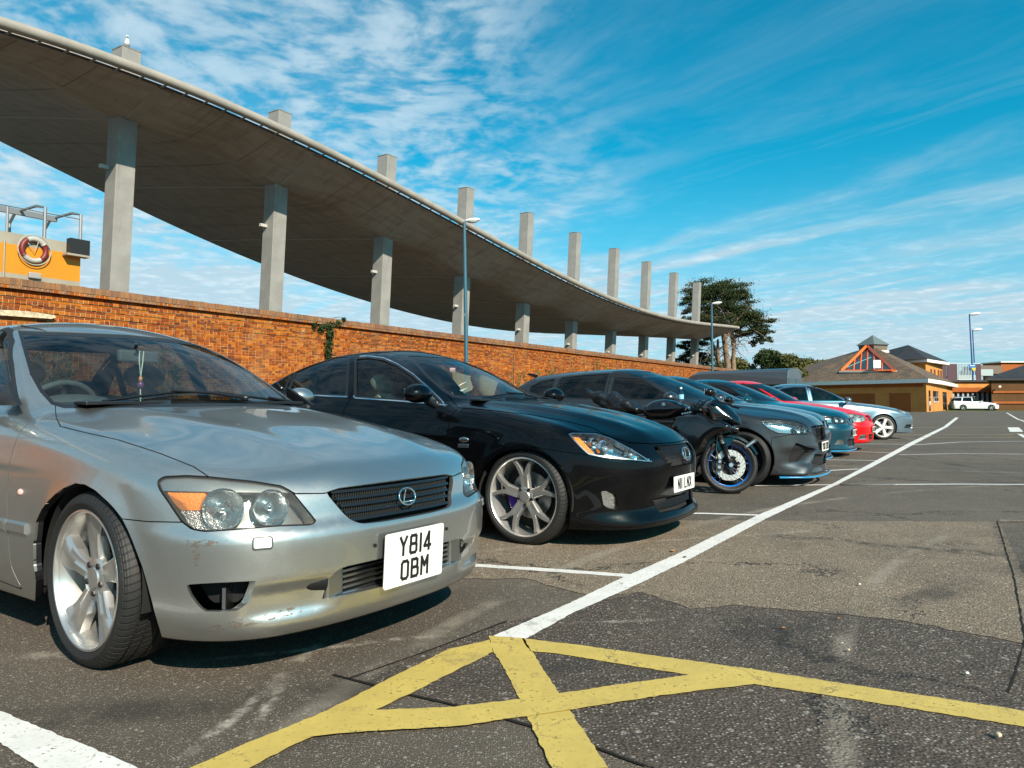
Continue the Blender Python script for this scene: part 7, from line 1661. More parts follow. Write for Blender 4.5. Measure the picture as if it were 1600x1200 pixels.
def motorcycle():
    b = R(58); h = Vector((math.sin(b), -math.cos(b), 0)); ax = G(1137, 727, .30); P = Vector((ax.x, ax.y, 0))
    root = empty('motorcycle'); root.location = P; root.rotation_euler = (R(-7), 0, math.atan2(h.y, h.x)); root.rotation_mode = 'XYZ'
    M = Matrix.Translation(P) @ Matrix.Rotation(math.atan2(h.y, h.x), 4, 'Z') @ Matrix.Rotation(R(-7), 4, 'X'); root.matrix_world = M
    tag(root, 'black sports motorcycle with blue wheel rims parked between the black saloon and the grey hatchback', 'motorcycle')
    Mi = M.inverted()
    def pl(px, py, y=0.0):
        o = Mi @ Vector((0, 0, CAMH)); d = Mi.to_3x3() @ ray(px, py); t = (y - o.y) / d.y; q = o + d * t; return (q.x, q.z)
    def c6(*a, y=-.12): return [pl(820 + X / 4.21, 560 + Y / 4.21, y) for X, Y in a]
    m_bk = mat('bike_gloss_black', (.0035, .0035, .004), .12, coat=1.0, spec=.3); m_mt = mat('bike_matt_black', (.010, .010, .010), .5); m_bl = mat('bike_blue', (.0, .20, .72), .35, coat=.4); m_eng = mat('engine_metal', (.05, .05, .052), .45, metal=.6)
    # side bodywork
    nose = c6((1150, 330), (1195, 285), (1240, 262), (1290, 272), (1345, 325), (1400, 382), (1418, 435), (1370, 440), (1310, 430), (1240, 440), (1170, 430), y=-.10)
    puff_mesh('nose_fairing', rounded(nose, .02), .20, .16, m_bk, root, .013, taper=lambda x, z: np.clip(.42 + (nose[6][0] - x) * 2.0, .12, 1))
    side = c6((985, 372), (1150, 362), (1300, 408), (1350, 436), (1335, 478), (1262, 500), (1205, 540), (1180, 600), (1120, 650), (1040, 640), (985, 560), (945, 450), y=-.22)
    puff_mesh('side_fairing', rounded(side, .04), .235, .09, m_bk, root, .014)
    lowp = c6((1040, 600), (1190, 570), (1150, 660), (1100, 760), (900, 800), (760, 760), (780, 640), y=-.2)
    puff_mesh('belly_pan', rounded(lowp, .05), .17, .09, m_bk, root, .016)
    tank = c6((755, 355), (785, 305), (835, 272), (905, 262), (985, 275), (1050, 305), (1075, 335), (1010, 372), (940, 400), (820, 400), y=-.12)
    puff_mesh('fuel_tank', rounded(tank, .04), .16, .13, m_bk, root, .013)
    p0 = c6((910, 302), y=-.165)[0]
    MB().lathe([(.020, -.01), (.020, .004), (.012, .005), (0, .005)], 20, Matrix.Translation((p0[0], -.157, p0[1])) @ Matrix.Rotation(R(90), 4, 'X')).build('tank_badge', m_satin, root, smooth=30.0)
    a, b_ = c6((1030, 365), (1098, 352), y=-.235); mb = MB()
    for k in range(4):
        t0, t1 = k / 4 + .03, (k + 1) / 4 - .05; x0, z0, x1, z1 = a[0] + (b_[0] - a[0]) * t0, a[1] + (b_[1] - a[1]) * t0, a[0] + (b_[0] - a[0]) * t1, a[1] + (b_[1] - a[1]) * t1
        mb.box(((x0 + x1) / 2, -.236, (z0 + z1) / 2), ((x1 - x0) / 2, .004, .008))
    mb.build('side_lettering', m_satin, root)
    # seat unit, tail, rear wheel, engine
    xt, zt = tank[0]
    puff_mesh('seat', rounded([(xt + .10, zt - .02), (xt - .32, zt - .03), (xt - .40, zt + .05), (xt - .72, zt + .10), (xt - .74, zt + .04), (xt - .40, zt - .10), (xt + .06, zt - .12)], .03), .12, .06, m_mt, root, .016)
    puff_mesh('tail_unit', rounded([(xt - .36, zt - .02), (xt - .78, zt + .09), (xt - .80, zt + .04), (xt - .45, zt - .16), (xt - .1, zt - .16)], .03), .10, .05, m_bk, root, .016)
    MB().box((-.62, 0, .42), (.20, .15, .17)).tube([(-.55, -.20, .40), (-.55, .20, .40)], .10, 20).tube([(-.75, -.19, .38), (-.75, .19, .38)], .08, 20).build('engine', m_eng, root, bevel=.02, smooth=35.0)
    MB().box((-.36, 0, .52), (.03, .16, .14)).build('radiator', m_mt, root)
    for sd in (-1, 1): MB().prism([(-.25, sd * .13, .80), (-.95, sd * .13, .45), (-.95, sd * .13, .36), (-.80, sd * .13, .40), (-.18, sd * .13, .70)], (0, sd * -.02, 0), (0, sd * .02, 0)).build('frame_spar', m_eng, root, bevel=.012)
    for sd in (-1, 1): MB().tube([(-.92, sd * .11, .40), (-1.40, sd * .12, .31)], [.045, .03], 10).build('swing_arm', m_eng, root, smooth=True)
    MB().tube([(-.60, -.06, .26), (-.95, -.08, .20), (-1.12, -.17, .28), (-1.35, -.20, .38)], [.05, .06, .06, .055], 16).build('exhaust', m_mt, root, smooth=True)
    MB().tube([(-.80, .12, .30), (-.86, .30, .02)], .013, 8).build('side_stand', m_mt, root)
    def bwheel(c, yaw, w, name='wheel', discs=True, R_=.300, rim=.232):
        we = empty(name, c, 0, root); we.rotation_euler = (0, 0, yaw); Mz = Matrix.Rotation(R(90), 4, 'X'); hh = w / 2
        prof = [(rim - .01, -hh * .55), (rim + .01, -hh * .72), (R_ - .045, -hh), (R_ - .030, -hh * .97), (R_ - .012, -hh * .66), (R_ - .003, -hh * .33), (R_, 0), (R_ - .003, hh * .33), (R_ - .012, hh * .66), (R_ - .030, hh * .97), (R_ - .045, hh), (rim + .01, hh * .72), (rim - .01, hh * .55)]
        MB().lathe(prof, 64, Mz).build('tyre', mat('bike_tyre', (.013, .013, .013), .6, bump=(30, .4)), we, smooth=True)
        rm2 = MB(); rm = MB().lathe([(rim + .008, -hh * .62), (rim - .004, -hh * .60), (rim - .014, -hh * .40), (rim - .022, 0), (rim - .014, hh * .40), (rim - .004, hh * .60), (rim + .008, hh * .62)], 64, Mz)
        for k in range(5):
            a0 = 2 * math.pi * k / 5 + .3
            for sg in (-1, 1):
                a1 = a0 + sg * .16; rm2.tube([(.03 * math.cos(a0), 0, .03 * math.sin(a0)), (.12 * math.cos(a0 + sg * .05), 0, .12 * math.sin(a0 + sg * .05)), ((rim - .015) * math.cos(a1), 0, (rim - .015) * math.sin(a1))], [.013, .008, .010], 8)
        rm.build('rim', m_bl, we, smooth=38.0); rm2.lathe([(0, -.05), (.038, -.05), (.038, .05), (0, .05)], 20, Mz).build('spokes', mat('spoke_navy', (.003, .012, .05), .3, coat=.4), we, smooth=38.0)
        if discs:
            for sd in (-1, 1):
                d = MB(); y = sd * .062; n = 60; rings = [.105, .113, .121, .129, .137, .145, .153, .160]; V = []; F = []
                for k in range(n * 2):
                    a = 2 * math.pi * k / (n * 2) * 1.0
                    for r in rings: V.append((r * math.cos(a), y, r * math.sin(a)))
                m_ = len(rings)
                for k in range(n * 2):
                    for i in range(m_ - 1):
                        hole = (i in (1, 3, 5)) and ((k + i * 2) % 6 in (0, 1))
                        if not hole: F.append((k * m_ + i, ((k + 1) % (n * 2)) * m_ + i, ((k + 1) % (n * 2)) * m_ + i + 1, k * m_ + i + 1))
                d.add(V, F); do = d.build('brake_disc', mat('bike_disc', (.52, .50, .47), .38, metal=.75), we); sm2 = do.modifiers.new('thick', 'SOLIDIFY'); sm2.thickness = .005
                cr = MB()
                for k in range(8):
                    a = 2 * math.pi * k / 8; cr.tube([(.04 * math.cos(a), y * .85, .04 * math.sin(a)), (.11 * math.cos(a + .2), y, .11 * math.sin(a + .2))], .008, 6)
                cr.build('disc_carrier', m_mt, we)
        return we
    bwheel((0, 0, .30), R(27), .12); bwheel((-1.40, 0, .31), 0, .19, R_=.315, discs=False)
    # steering assembly, turned with the wheel
    st = empty('steering', (0, 0, .30), 0, root); st.rotation_euler = (0, 0, R(27))
    for sd in (-1, 1):
        fk = MB().tube([(0.01, sd * .095, -.01), (-.045, sd * .098, .12), (-.085, sd * .10, .22)], [.024, .027, .027], 14); fk.build('fork_leg', mat('fork_dark', (.02, .02, .022), .3, metal=.6), st, smooth=True)
        MB().tube([(-.065, sd * .10, .17), (-.105, sd * .10, .27)], .0205, 14).build('fork_slider', mat('fork_silver', (.75, .75, .74), .12, metal=1.0), st, smooth=True)
        MB().tube([(-.10, sd * .10, .26), (-.235, sd * .10, .60)], .029, 14).build('fork_tube', m_mt, st, smooth=True)
        cp = MB().box((-.125, sd * .085, -.005), (.030, .028, .065)).tube([(-.115, sd * .11, .03), (-.115, sd * .118, .03)], .020, 14).tube([(-.125, sd * .11, -.03), (-.125, sd * .118, -.03)], .020, 14); cp.build('brake_caliper', m_mt, st, bevel=.008)
        for dz in (.03, -.03): MB().tube([(-.12, sd * .112, dz), (-.12, sd * .124, dz)], .017, 14).build('caliper_piston', m_satin, st, smooth=35.0)
        MB().tube([(.0, sd * .10, 0), (.0, sd * .125, 0)], .022, 12).build('axle_cap', m_satin, st, smooth=35.0)
        MB().tube([(-.13, sd * .13, .03), (-.16, sd * .145, .16), (-.14, sd * .10, .34)], .007, 6).build('brake_hose', m_mt, st, smooth=True)
        MB().tube([(-.26, sd * .10, .59), (-.31, sd * .24, .575), (-.35, sd * .33, .55)], .013, 8).tube([(-.31, sd * .23, .575), (-.355, sd * .345, .548)], .020, 12).build('handlebar', m_mt, st, smooth=True)
        MB().tube([(-.26, sd * .21, .58), (-.27, sd * .34, .555)], .006, 6).build('brake_lever', m_eng, st, smooth=True)
    # mudguard
    V = []; F = []; n = 16
    for k in range(n + 1):
        a = R(25) + R(125) * k / n
        for (yy, dr) in ((-.070, -.030), (-.060, -.004), (0, .008), (.060, -.004), (.070, -.030)): V.append(((.322 + dr) * math.cos(a), yy, (.322 + dr) * math.sin(a)))
    for k in range(n):
        for i in range(4): F.append((k * 5 + i, k * 5 + i + 1, (k + 1) * 5 + i + 1, (k + 1) * 5 + i))
    mb = MB(); mb.add(V, F)
    for sd in (-1, 1): mb.add([(.05, sd * .072, .29), (-.16, sd * .072, .27), (-.12, sd * .085, .14), (-.05, sd * .085, .16)], [(0, 1, 2, 3)])
    mb.build('mudguard', m_bk, st, smooth=50.0)
    Mx = Matrix.Translation((.20, -.085, .235)) @ Matrix.Rotation(R(-38), 4, 'Y')
    mb = MB().box((0, 0, 0), (.075, .010, .020)); mb.v = [tuple(Mx @ Vector(v)) for v in mb.v]; mb.build('disc_lock', mat('lock_grey', (.05, .05, .052), .35, metal=.5), st, bevel=.004)
    mb = MB().box((0, -.011, 0), (.055, .001, .006)); mb.v = [tuple(Mx @ Vector(v)) for v in mb.v]; mb.build('lock_stripe', m_satin, st)
    # screen, dash, mirrors
    q = c6((1110, 205), (1175, 180), (1250, 240), (1330, 310), (1400, 385), (1360, 380), (1290, 330), (1215, 290), y=0)
    V = []; F = []
    prof = [pl(820 + X / 4.21, 560 + Y / 4.21, 0) for X, Y in ((1225, 262), (1262, 255), (1300, 285), (1345, 335), (1385, 375))]
    for (x, z) in prof[1:]:
        for k in range(9):
            a = -1 + 2 * k / 8; V.append((x - .13 * a * a, a * .14, z - .075 * a * a))
    for i in range(len(prof) - 2):
        for k in range(8): F.append((i * 9 + k, i * 9 + k + 1, (i + 1) * 9 + k + 1, (i + 1) * 9 + k))
    mb = MB(); mb.add(V, F); mb.build('windscreen', glass('smoked_screen', (.10, .11, .12)), root, smooth=True)
    xd, zd = c6((1190, 330), y=0)[0]; MB().box((xd, 0, zd + .01), (.05, .10, .035)).box((xd - .08, 0, zd - .02), (.05, .12, .02)).build('dashboard', m_mt, root, bevel=.01)
    for sd, (X, Y) in ((-1, (1222, 222)), (1, (1345, 275))):
        x, z = pl(820 + X / 4.21, 560 + Y / 4.21, sd * .30); o = MB().sphere((x, sd * .30, z), (.055, .085, .045), 18, 12).build('mirror', m_bk, root, smooth=True)
        MB().tube([(x, sd * .28, z - .02), (x + .06, sd * .20, z - .08), (x + .16, sd * .13, z - .11)], [.012, .012, .014], 8).build('mirror_stem', m_mt, o, smooth=True)
        MB().box((x - .045, sd * .30, z), (.004, .066, .032)).build('mirror_glass', m_satin, o, bevel=.002)
    # loose cables and levers behind the nose
    rr = random.Random(5); mb = MB()
    for k in range(7):
        x, z = c6((1090 + 18 * k, 310 + rr.uniform(-25, 25)), y=-.1)[0]; mb.tube([(x - .06, -.10 + .03 * k, z - .04), (x, -.13 + .02 * k, z + rr.uniform(0, .05)), (x + .08, -.05, z - .02)], .008, 6)
    mb.build('cables', m_mt, root, smooth=True)
    # bottle standing on the tank, black cushion on the seat
    x, z = c6((1028, 300), y=-.02)[0]; zb = z - .005
    bo = empty('water_bottle'); bo.location = M @ Vector((x, -.02, zb)); tag(bo, 'clear plastic water bottle with pale blue label standing on the motorcycle tank', 'bottle')
    hgt = .185; k = hgt / .20
    m_pet = glass('clear_plastic', (.86, .93, .97), 1.4)
    MB().lathe([(0, .0), (.030 * k, .0), (.033 * k, .006), (.033 * k, .05), (.031 * k, .055), (.033 * k, .06), (.033 * k, .13 * k), (.024 * k, .155 * k), (.013 * k, .175 * k), (.0125 * k, .19 * k)], 24).build('bottle_body', m_pet, bo, smooth=40.0)
    MB().lathe([(.0335 * k, .065 * k), (.0338 * k, .068 * k), (.0338 * k, .118 * k), (.0335 * k, .12 * k)], 24).build('bottle_label', mat('label_blue', (.25, .55, .72), .4), bo, smooth=True)
    MB().lathe([(0, .208 * k), (.014 * k, .208 * k), (.0145 * k, .19 * k), (.0145 * k, .186 * k)], 20).build('bottle_cap', mat('cap_white', (.75, .78, .8), .4), bo, smooth=40.0)
    cu = empty('cushion_bag'); cu.location = M.translation; cu.rotation_euler = M.to_euler(); cu.matrix_world = M; tag(cu, 'slouched shiny black bag lying on the motorcycle seat', 'bag')
    pil = c6((405, 198), (440, 222), (520, 222), (560, 250), (578, 212), (625, 240), (660, 275), (725, 295), (765, 335), (750, 362), (650, 362), (560, 345), (500, 318), (455, 285), (425, 235), y=-.05)
    o = puff_mesh('cushion', rounded(pil, .012), .13, .07, mat('bag_black', (.006, .006, .007), .38, spec=.6, bump=(9, .8)), cu, .012)
    tx = bpy.data.textures.new('folds', 'CLOUDS'); tx.noise_scale = .16; dm = o.modifiers.new('folds', 'DISPLACE'); dm.texture = tx; dm.strength = .06; dm.mid_level = .5
motorcycle()
# ================================================================== BUILDINGS, TREES
def m_bw(name, c1, c2, mc, sc=1.0):
    def fn(t, b, L):
        P = t.obj(); x = t.n('ShaderNodeSeparateXYZ', {0: P}, out=None); u = t.m('ADD', x.outputs[0], x.outputs[1]); v = t.n('ShaderNodeCombineXYZ', {0: u, 1: x.outputs[2], 2: 0.0})
        br = t.n('ShaderNodeTexBrick', {'Vector': v, 'Color1': (*c1, 1), 'Color2': (*c2, 1), 'Mortar': (*mc, 1), 'Scale': 1.0, 'Mortar Size': .012, 'Brick Width': .23 * sc, 'Row Height': .075 * sc})
        n = t.noise(P, .7, 5.0, .6); L.new(t.mix(t.m('MULTIPLY', t.ss(n, .4, .75), .4), br, [q * .6 for q in c1]), b.inputs['Base Color'])
    return mat(name, c1, .9, spec=.2, fn=fn)
m_fb = m_bw('hall_brick', (.56, .20, .035), (.62, .24, .045), (.55, .31, .12)); m_fb2 = m_bw('hall_brick_red', (.34, .085, .018), (.38, .10, .022), (.32, .12, .04)); m_dkb = m_bw('dark_brown_brick', (.10, .045, .018), (.13, .06, .022), (.11, .06, .03))
def m_rooff():
    def fn(t, b, L):
        P = t.obj(); n = t.noise(P, 1.1, 6.0, .7); n2 = t.noise(P, 4.5, 5.0, .75)
        c = t.mix(t.ss(n, .4, .7), (.075, .055, .040), (.13, .092, .062)); li = t.m('MULTIPLY', t.ss(n2, .56, .62), t.ss(n, .38, .55))
        L.new(t.mix(li, c, (.42, .20, .03)), b.inputs['Base Color'])
        x = t.n('ShaderNodeSeparateXYZ', {0: P}, out=2); L.new(t.n('ShaderNodeBump', {'Height': t.m('SINE', t.m('MULTIPLY', x, 42.0)), 'Strength': .6, 'Distance': .03}), b.inputs['Normal'])
    return mat('mossy_roof', (.07, .05, .04), .9, fn=fn)
m_roof = m_rooff(); m_slate = mat('dark_slate', (.022, .021, .024), .7, var=(2, .3)); m_fascia = mat('white_fascia', (.84, .80, .74), .5); m_dkglass = mat('far_glass', (.02, .03, .035), .08, coat=.6); m_orange = mat('orange_frame', (.80, .14, .02), .45)
def Wd(px, py, Y): return W(px, py, Y)
def hall():
    root = empty('hall'); root.location = (0, 0, 0); tag(root, 'single storey orange brick hall with mossy pyramid roof, white eaves, orange triangular window and lantern', 'building')
    e = 3.2                                      # eaves height (top of the white fascia)
    C = Wd(1447, 600, 71.0); L_ = Wd(1236, 600, 85.0); K = Wd(1467, 600, 79.0); R_ = Wd(1488, 600, 94.0); Bk = Vector((66, 118, 0)); Bl = Vector((34, 112, 0))
    pts_ = [Vector((p.x, p.y, 0)) for p in (L_, C, K, R_)] + [Bk, Bl]
    cen = sum(pts_, Vector()) / 6
    mb = MB(); mb.prism(pts_, (0, 0, 0), (0, 0, e - .30)); mb.build('wall', m_fb, root)
    over = [p + (p - cen).normalized() * .75 for p in pts_]
    MB().prism(over, (0, 0, e - .38), (0, 0, e)).build('eaves', m_fascia, root)
    ap = Wd(1364, 548, 90.0); ap = Vector((ap.x, ap.y, Wd(1364, 539, 88.0).z)); V = [p + Vector((0, 0, e + .01)) - (p - cen).normalized() * .1 for p in over] + [ap]
    mb = MB(); mb.add(V, [(i, (i + 1) % 6, 6) for i in range(6)]); mb.build('roof', m_roof, root)
    # lantern
    z0 = ap.z - .6; lb = MB().box((ap.x, ap.y, z0 + .35), (1.05, 1.05, .40), rz=.4, taper=1.12).build('lantern', mat('lantern_board', (.16, .125, .09), .8), root)
    MB().box((ap.x, ap.y, z0 - .1), (1.25, 1.25, .12), rz=.4).build('lantern_curb', m_fascia, root)
    M_ = Matrix.Rotation(.4, 3, 'Z'); q = [M_ @ Vector((a * 1.35, b * 1.35, 0)) + Vector((ap.x, ap.y, z0 + .72)) for a, b in ((-1, -1), (1, -1), (1, 1), (-1, 1))]; top = Vector((ap.x, ap.y, z0 + .72 + 1.25))
    for i in range(4): MB().add([q[i], q[(i + 1) % 4], top], [(0, 1, 2)]).build('lantern_pane', mat('lantern_glass', (.12, .15, .145), .4, spec=.3), root)
    # triangular window facing the car park
    pn = (V[1] - V[0]).cross(V[6] - V[0]).normalized(); cam_ = Vector((0, 0, CAMH))
    def onroof(px, py):
        d = ray(px, py); tt = (V[0] - cam_).dot(pn) / d.dot(pn); p = cam_ + d * tt; return p - d.normalized() * .45
    a, b, t = onroof(1317, 580), onroof(1394, 580), onroof(1354, 543)
    nrm = Vector((0, -1, 0))
    wn = MB(); wn.add([a, b, t], [(0, 1, 2)]); wo = wn.build('gable_window', mat('gable_glass', (.03, .045, .05), .35, spec=.3), root)
    fr = MB(); ap2 = t + Vector((0, -.15, .25))
    for s, e_ in ((a + Vector((-.25, -.1, 0)), ap2), (b + Vector((.25, -.1, 0)), ap2)): fr.tube([s, e_], .20, 4)
    fr.tube([a + Vector((0, -.1, .05)), b + Vector((0, -.1, .05))], .12, 4)
    fr.build('gable_frame', m_orange, wo)
    for k in (.22, .36, .5, .64, .80):
        p = a.lerp(b, k); tt = 1 - abs(k - .48) / .52 if True else 0; top_ = p + (t - a.lerp(b, .48)) * max(0.05, tt * .97)
        MB().tube([p + Vector((0, -.08, 0)), top_ + Vector((0, -.08, 0))], .075, 4).build('mullion', m_orange, wo)
    MB().tube([a.lerp(t, .15) + Vector((0, -.05, 0)), a.lerp(b, .70).lerp(t, .55) + Vector((0, -.05, 0))], .05, 4).build('glazing_bar', mat('teal_bar', (.1, .35, .38), .4), wo)
    pq = a.lerp(b, .70) + Vector((0, -.12, .75)); MB().box(pq, (.38, .02, .42)).build('window_poster', m_fascia, wo)
    MB().tube([a + Vector((-.4, -.15, -.12)), b + Vector((.4, -.15, -.12))], .2, 6).build('window_sill', mat('sill_stone', (.42, .38, .32), .8), root)
    # recessed brick panels and windows on the walls
    def onw(A, B, f0, f1, z0, z1, m, nm, out=.04, par=None):
        d = (B - A); n = Vector((d.y, -d.x, 0)).normalized(); 
        if n.y > 0: n = -n
        p, q = A + d * f0 + n * out, A + d * f1 + n * out
        return MB().prism([p + Vector((0, 0, z0)), q + Vector((0, 0, z0)), q + Vector((0, 0, z1)), p + Vector((0, 0, z1))], (0, 0, 0), -n * .06).build(nm, m, par or root)
    A, B = pts_[0], pts_[1]
    onw(A, B, .02, .98, e - .75, e - .45, m_fb2, 'brick_band', .03); onw(A, B, .20, .66, .5, 1.85, m_fb2, 'blocked_opening', .03); onw(A, B, .76, .90, .0, 1.85, m_fb2, 'blocked_door', .03)
    for f in (.16, .48, .62, .78): w = onw(pts_[1], pts_[2], f, f + .10, .9 if f > .2 else .1, 2.1, m_dkglass, 'window', .05)
    onw(pts_[2], pts_[3], .22, .48, .1, 2.1, m_dkglass, 'door', .05); onw(pts_[2], pts_[3], .80, .97, .6, 1.5, m_dkglass, 'window', .05)
hall()
def upper_block():
    root = empty('two_storey_block'); tag(root, 'taller orange brick block with small windows and a dark slate pyramid roof behind the hall', 'building')
    Y = 101.0; a = Wd(1440, 600, Y - 2); b = Wd(1473, 600, Y + 6); c = Vector((b.x + 3.5, b.y + 12, 0)); d = Vector((a.x - 5, a.y + 14, 0)); P = [Vector((q.x, q.y, 0)) for q in (a, b, c, d)]
    hz = Wd(1460, 566, Y).z; a2 = Wd(1447, 600, Y - 2); P[0] = Vector((a2.x, a2.y, 0))
    MB().prism(P, (0, 0, 0), (0, 0, hz)).build('wall', m_fb, root)
    cen = sum(P, Vector()) / 4; ov = [p + (p - cen).normalized() * .9 for p in P]; MB().prism(ov, (0, 0, hz - .1), (0, 0, hz + .28)).build('eaves', m_fascia, root)
    q1 = Wd(1398, 566, Y); ov2 = [Vector((q1.x, q1.y, 0)), ov[0], ov[1], ov[2], ov[3]]; ap = Wd(1419, 539, Y + 4); ap = Vector((ap.x, ap.y, ap.z))
    V = [p + Vector((0, 0, hz + .29)) for p in ov2] + [ap]; MB().add(V, [(0, 1, 5), (1, 2, 5), (2, 3, 5), (3, 4, 5), (4, 0, 5)]).build('roof', m_slate, root)
    d_ = P[1] - P[0]; n = Vector((d_.y, -d_.x, 0)).normalized(); n = -n if n.y > 0 else n
    for f in (.26, .46, .70, .86):
        p, q = P[0] + d_ * f + n * .05, P[0] + d_ * (f + .09) + n * .05; MB().prism([p + Vector((0, 0, hz - 2.2)), q + Vector((0, 0, hz - 2.2)), q + Vector((0, 0, hz - .9)), p + Vector((0, 0, hz - .9))], (0, 0, 0), -n * .06).build('window', m_dkglass, root)
upper_block()
def link_block():
    root = empty('link_building'); tag(root, 'low flat roofed building with orange panel over glass behind the white estate', 'building')
    Y = 100.0; a = Wd(1483, 600, Y); b = Wd(1552, 600, Y); z0, z1, z2 = 0, Wd(1520, 613, Y).z, Wd(1520, 597, Y).z
    MB().box(((a.x + b.x) / 2, Y + 4, (z1 + z2) / 2), ((b.x - a.x) / 2, 4, (z2 - z1) / 2)).build('upper_wall', m_fb, root)
    MB().box(((a.x + b.x) / 2, Y - .02, z1 + .35), ((b.x - a.x) / 2, .05, .3)).build('brick_band', m_fb2, root)
    MB().box(((a.x + b.x) / 2, Y + 4, z2 + .08), ((b.x - a.x) / 2 + .3, 4.3, .08)).build('roof_edge', m_slate, root)
    MB().box(((a.x + b.x) / 2, Y + 4, z1 / 2), ((b.x - a.x) / 2, 3.6, z1 / 2 - .01)).build('glazed_wall', m_dkglass, root)
    n = 9
    for k in range(n + 1):
        x = a.x + (b.x - a.x) * k / n; MB().box((x, Y + .3, z1 / 2), (.12, .08, z1 / 2 - .02)).build('window_mullion', mat('pale_mullion', (.35, .38, .40), .5), root)
link_block()
def brown_block():
    root = empty('brown_building'); tag(root, 'dark brown brick building with a sloping slate roof at the right edge', 'building')
    Y = 84.0; a = Wd(1549, 600, Y); P = [Vector((a.x, a.y, 0)), Vector((a.x + 34, a.y - 4, 0)), Vector((a.x + 50, a.y + 20, 0)), Vector((a.x + 14.5, a.y + 20, 0))]; hz = Wd(1550, 591, Y).z
    MB().prism(P, (0, 0, 0), (0, 0, hz)).build('wall', m_dkb, root); cen = sum(P, Vector()) / 4; ov = [p + (p - cen).normalized() * .9 for p in P]
    r0 = Vector((a.x + 13, a.y + 8, hz + 3.1)); r1 = Vector((a.x + 32, a.y + 8, hz + 3.1)); V = [p + Vector((0, 0, hz + .02)) for p in ov] + [r0, r1]
    MB().add(V, [(0, 1, 5, 4), (1, 2, 5), (2, 3, 4, 5), (3, 0, 4)]).build('roof', m_slate, root); MB().prism(ov, (0, 0, hz - .25), (0, 0, hz)).build('fascia', m_slate, root)
    for k in range(2): MB().box((a.x + 14, a.y - 1.75, .9 + k * 1.2), (14, .03, .12), rz=-.117).build('brick_band', m_fb2, root)
    p = Wd(1562, 604, Y - .6); MB().box(p, (.12, .06, .10)).build('wall_light', m_fascia, root)
brown_block()
def rooftop():
    Y = 118.0
    f = empty('roof_plant_screen'); tag(f, 'dark maroon louvre screens and white railing on the flat roof beyond the hall', 'fence')
    for (x0, x1, m) in ((1472, 1478, 0), (1481, 1495, 0), (1526, 1532, 0)):
        k = x0
        while k < x1: 
            p = Wd(k, 583, Y); MB().box(p, (.13, .08, 1.45)).build('louvre', mat('maroon_louvre', (.075, .035, .045), .7), f); k += 2.6
    k = 1496
    while k < 1526:
        p = Wd(k, 580, Y); MB().box(p, (.04, .04, 1.3)).build('baluster', mat('pale_rail', (.45, .52, .55), .4), f); k += 2.4
    for py in (568, 593): p, q = Wd(1478, py, Y), Wd(1532, py, Y); MB().tube([p, q], .07, 6).build('rail', MATS['pale_rail'], f)
    g = empty('flat_roof_block'); tag(g, 'flat roofed brick and grey block on the skyline left of the dark slate roof', 'building')
    for (x0, x1, y0, y1, m, nm, YY) in ((1474, 1600, 594, 640, m_slate, 'lower_wall', 124), (1564, 1640, 566, 600, m_fb2, 'brick_wall', 128), (1532, 1566, 571, 584, mat('weathered_board', (.16, .12, .09), .8), 'board_wall', 126), (1528, 1552, 577, 587, mat('pale_curved_roof', (.36, .42, .42), .5), 'metal_hood', 122), (1497, 1530, 586, 594, mat('pale_curved_roof', (.36, .42, .42), .5), 'white_unit', 121)):
        p, q = Wd(x0, y0, YY), Wd(x1, y1, YY); MB().box(((p.x + q.x) / 2, YY + 2.5, (p.z + q.z) / 2), (abs(q.x - p.x) / 2, 2.5, abs(p.z - q.z) / 2)).build(nm, m, g)
    p, q = Wd(1564, 565.5, 127.9), Wd(1640, 565.5, 127.9); MB().box(((p.x + q.x) / 2, 130.4, p.z), ((q.x - p.x) / 2 + .2, 2.8, .10)).build('parapet', m_fascia, g)
    for (pt, pb, YY, r_, lab) in (((1517, 488), (1521, 580), 107.0, .105, 'taller of two blue floodlight posts over the low roofs at right'), ((1522.5, 513), (1525, 596), 122.0, .10, 'shorter of two blue floodlight posts over the low roofs at right')):
        b_ = Wd(pb[0], pb[1], YY); t_ = Wd(pt[0], pt[1], YY)
        o = lamp((b_.x, YY, 0), t_.z - .3, lab, r_ * 1.1, r_ * .8, 0.1, 2.9, mt=mat('bright_blue_pole', (.012, .075, .22), .45)); o.rotation_euler = (0, R(-1.6), .1)
    s = empty('hanging_sign'); p = Wd(1519, 573, 106.2); s.location = p; s.scale = (.55, .6, .62); tag(s, 'small blue sign with white and yellow parts fixed to the floodlight post above the roofs', 'sign')
    MB().box((0, 0, .15), (.95, .06, .38)).build('blue_panel', mat('sign_blue', (.01, .16, .42), .4), s); MB().box((0, -.07, .25), (.62, .012, .07)).build('white_stripe', m_fascia, s)
    MB().prism([(-.2, -.03, -.25), (.95, -.03, -.25), (.7, -.03, -1.0), (.25, -.03, -.9)], (0, 0, 0), (0, .06, 0)).build('yellow_panel', mat('sign_yellow', (.75, .50, .02), .4), s); MB().prism([(-.95, -.03, -.25), (-.22, -.03, -.25), (-.3, -.03, -1.0), (-.85, -.03, -.8)], (0, 0, 0), (0, .06, 0)).build('navy_panel', mat('sign_navy', (.01, .05, .16), .4), s)
rooftop()
p_, q_ = W(1470, 636, 76), W(1640, 634, 80)
sheet('grass_verge', [[(G(1440, 650).x - 2, 71, 0), (70, 76, 0), (130, 76, 0), (130, 300, 0), (-60, 300, 0), (-60, 79, 0), (30, 79, 0)]], mat('grass', (.06, .105, .02), .95, var=(3, .35), bump=(40, .8)), -.006)
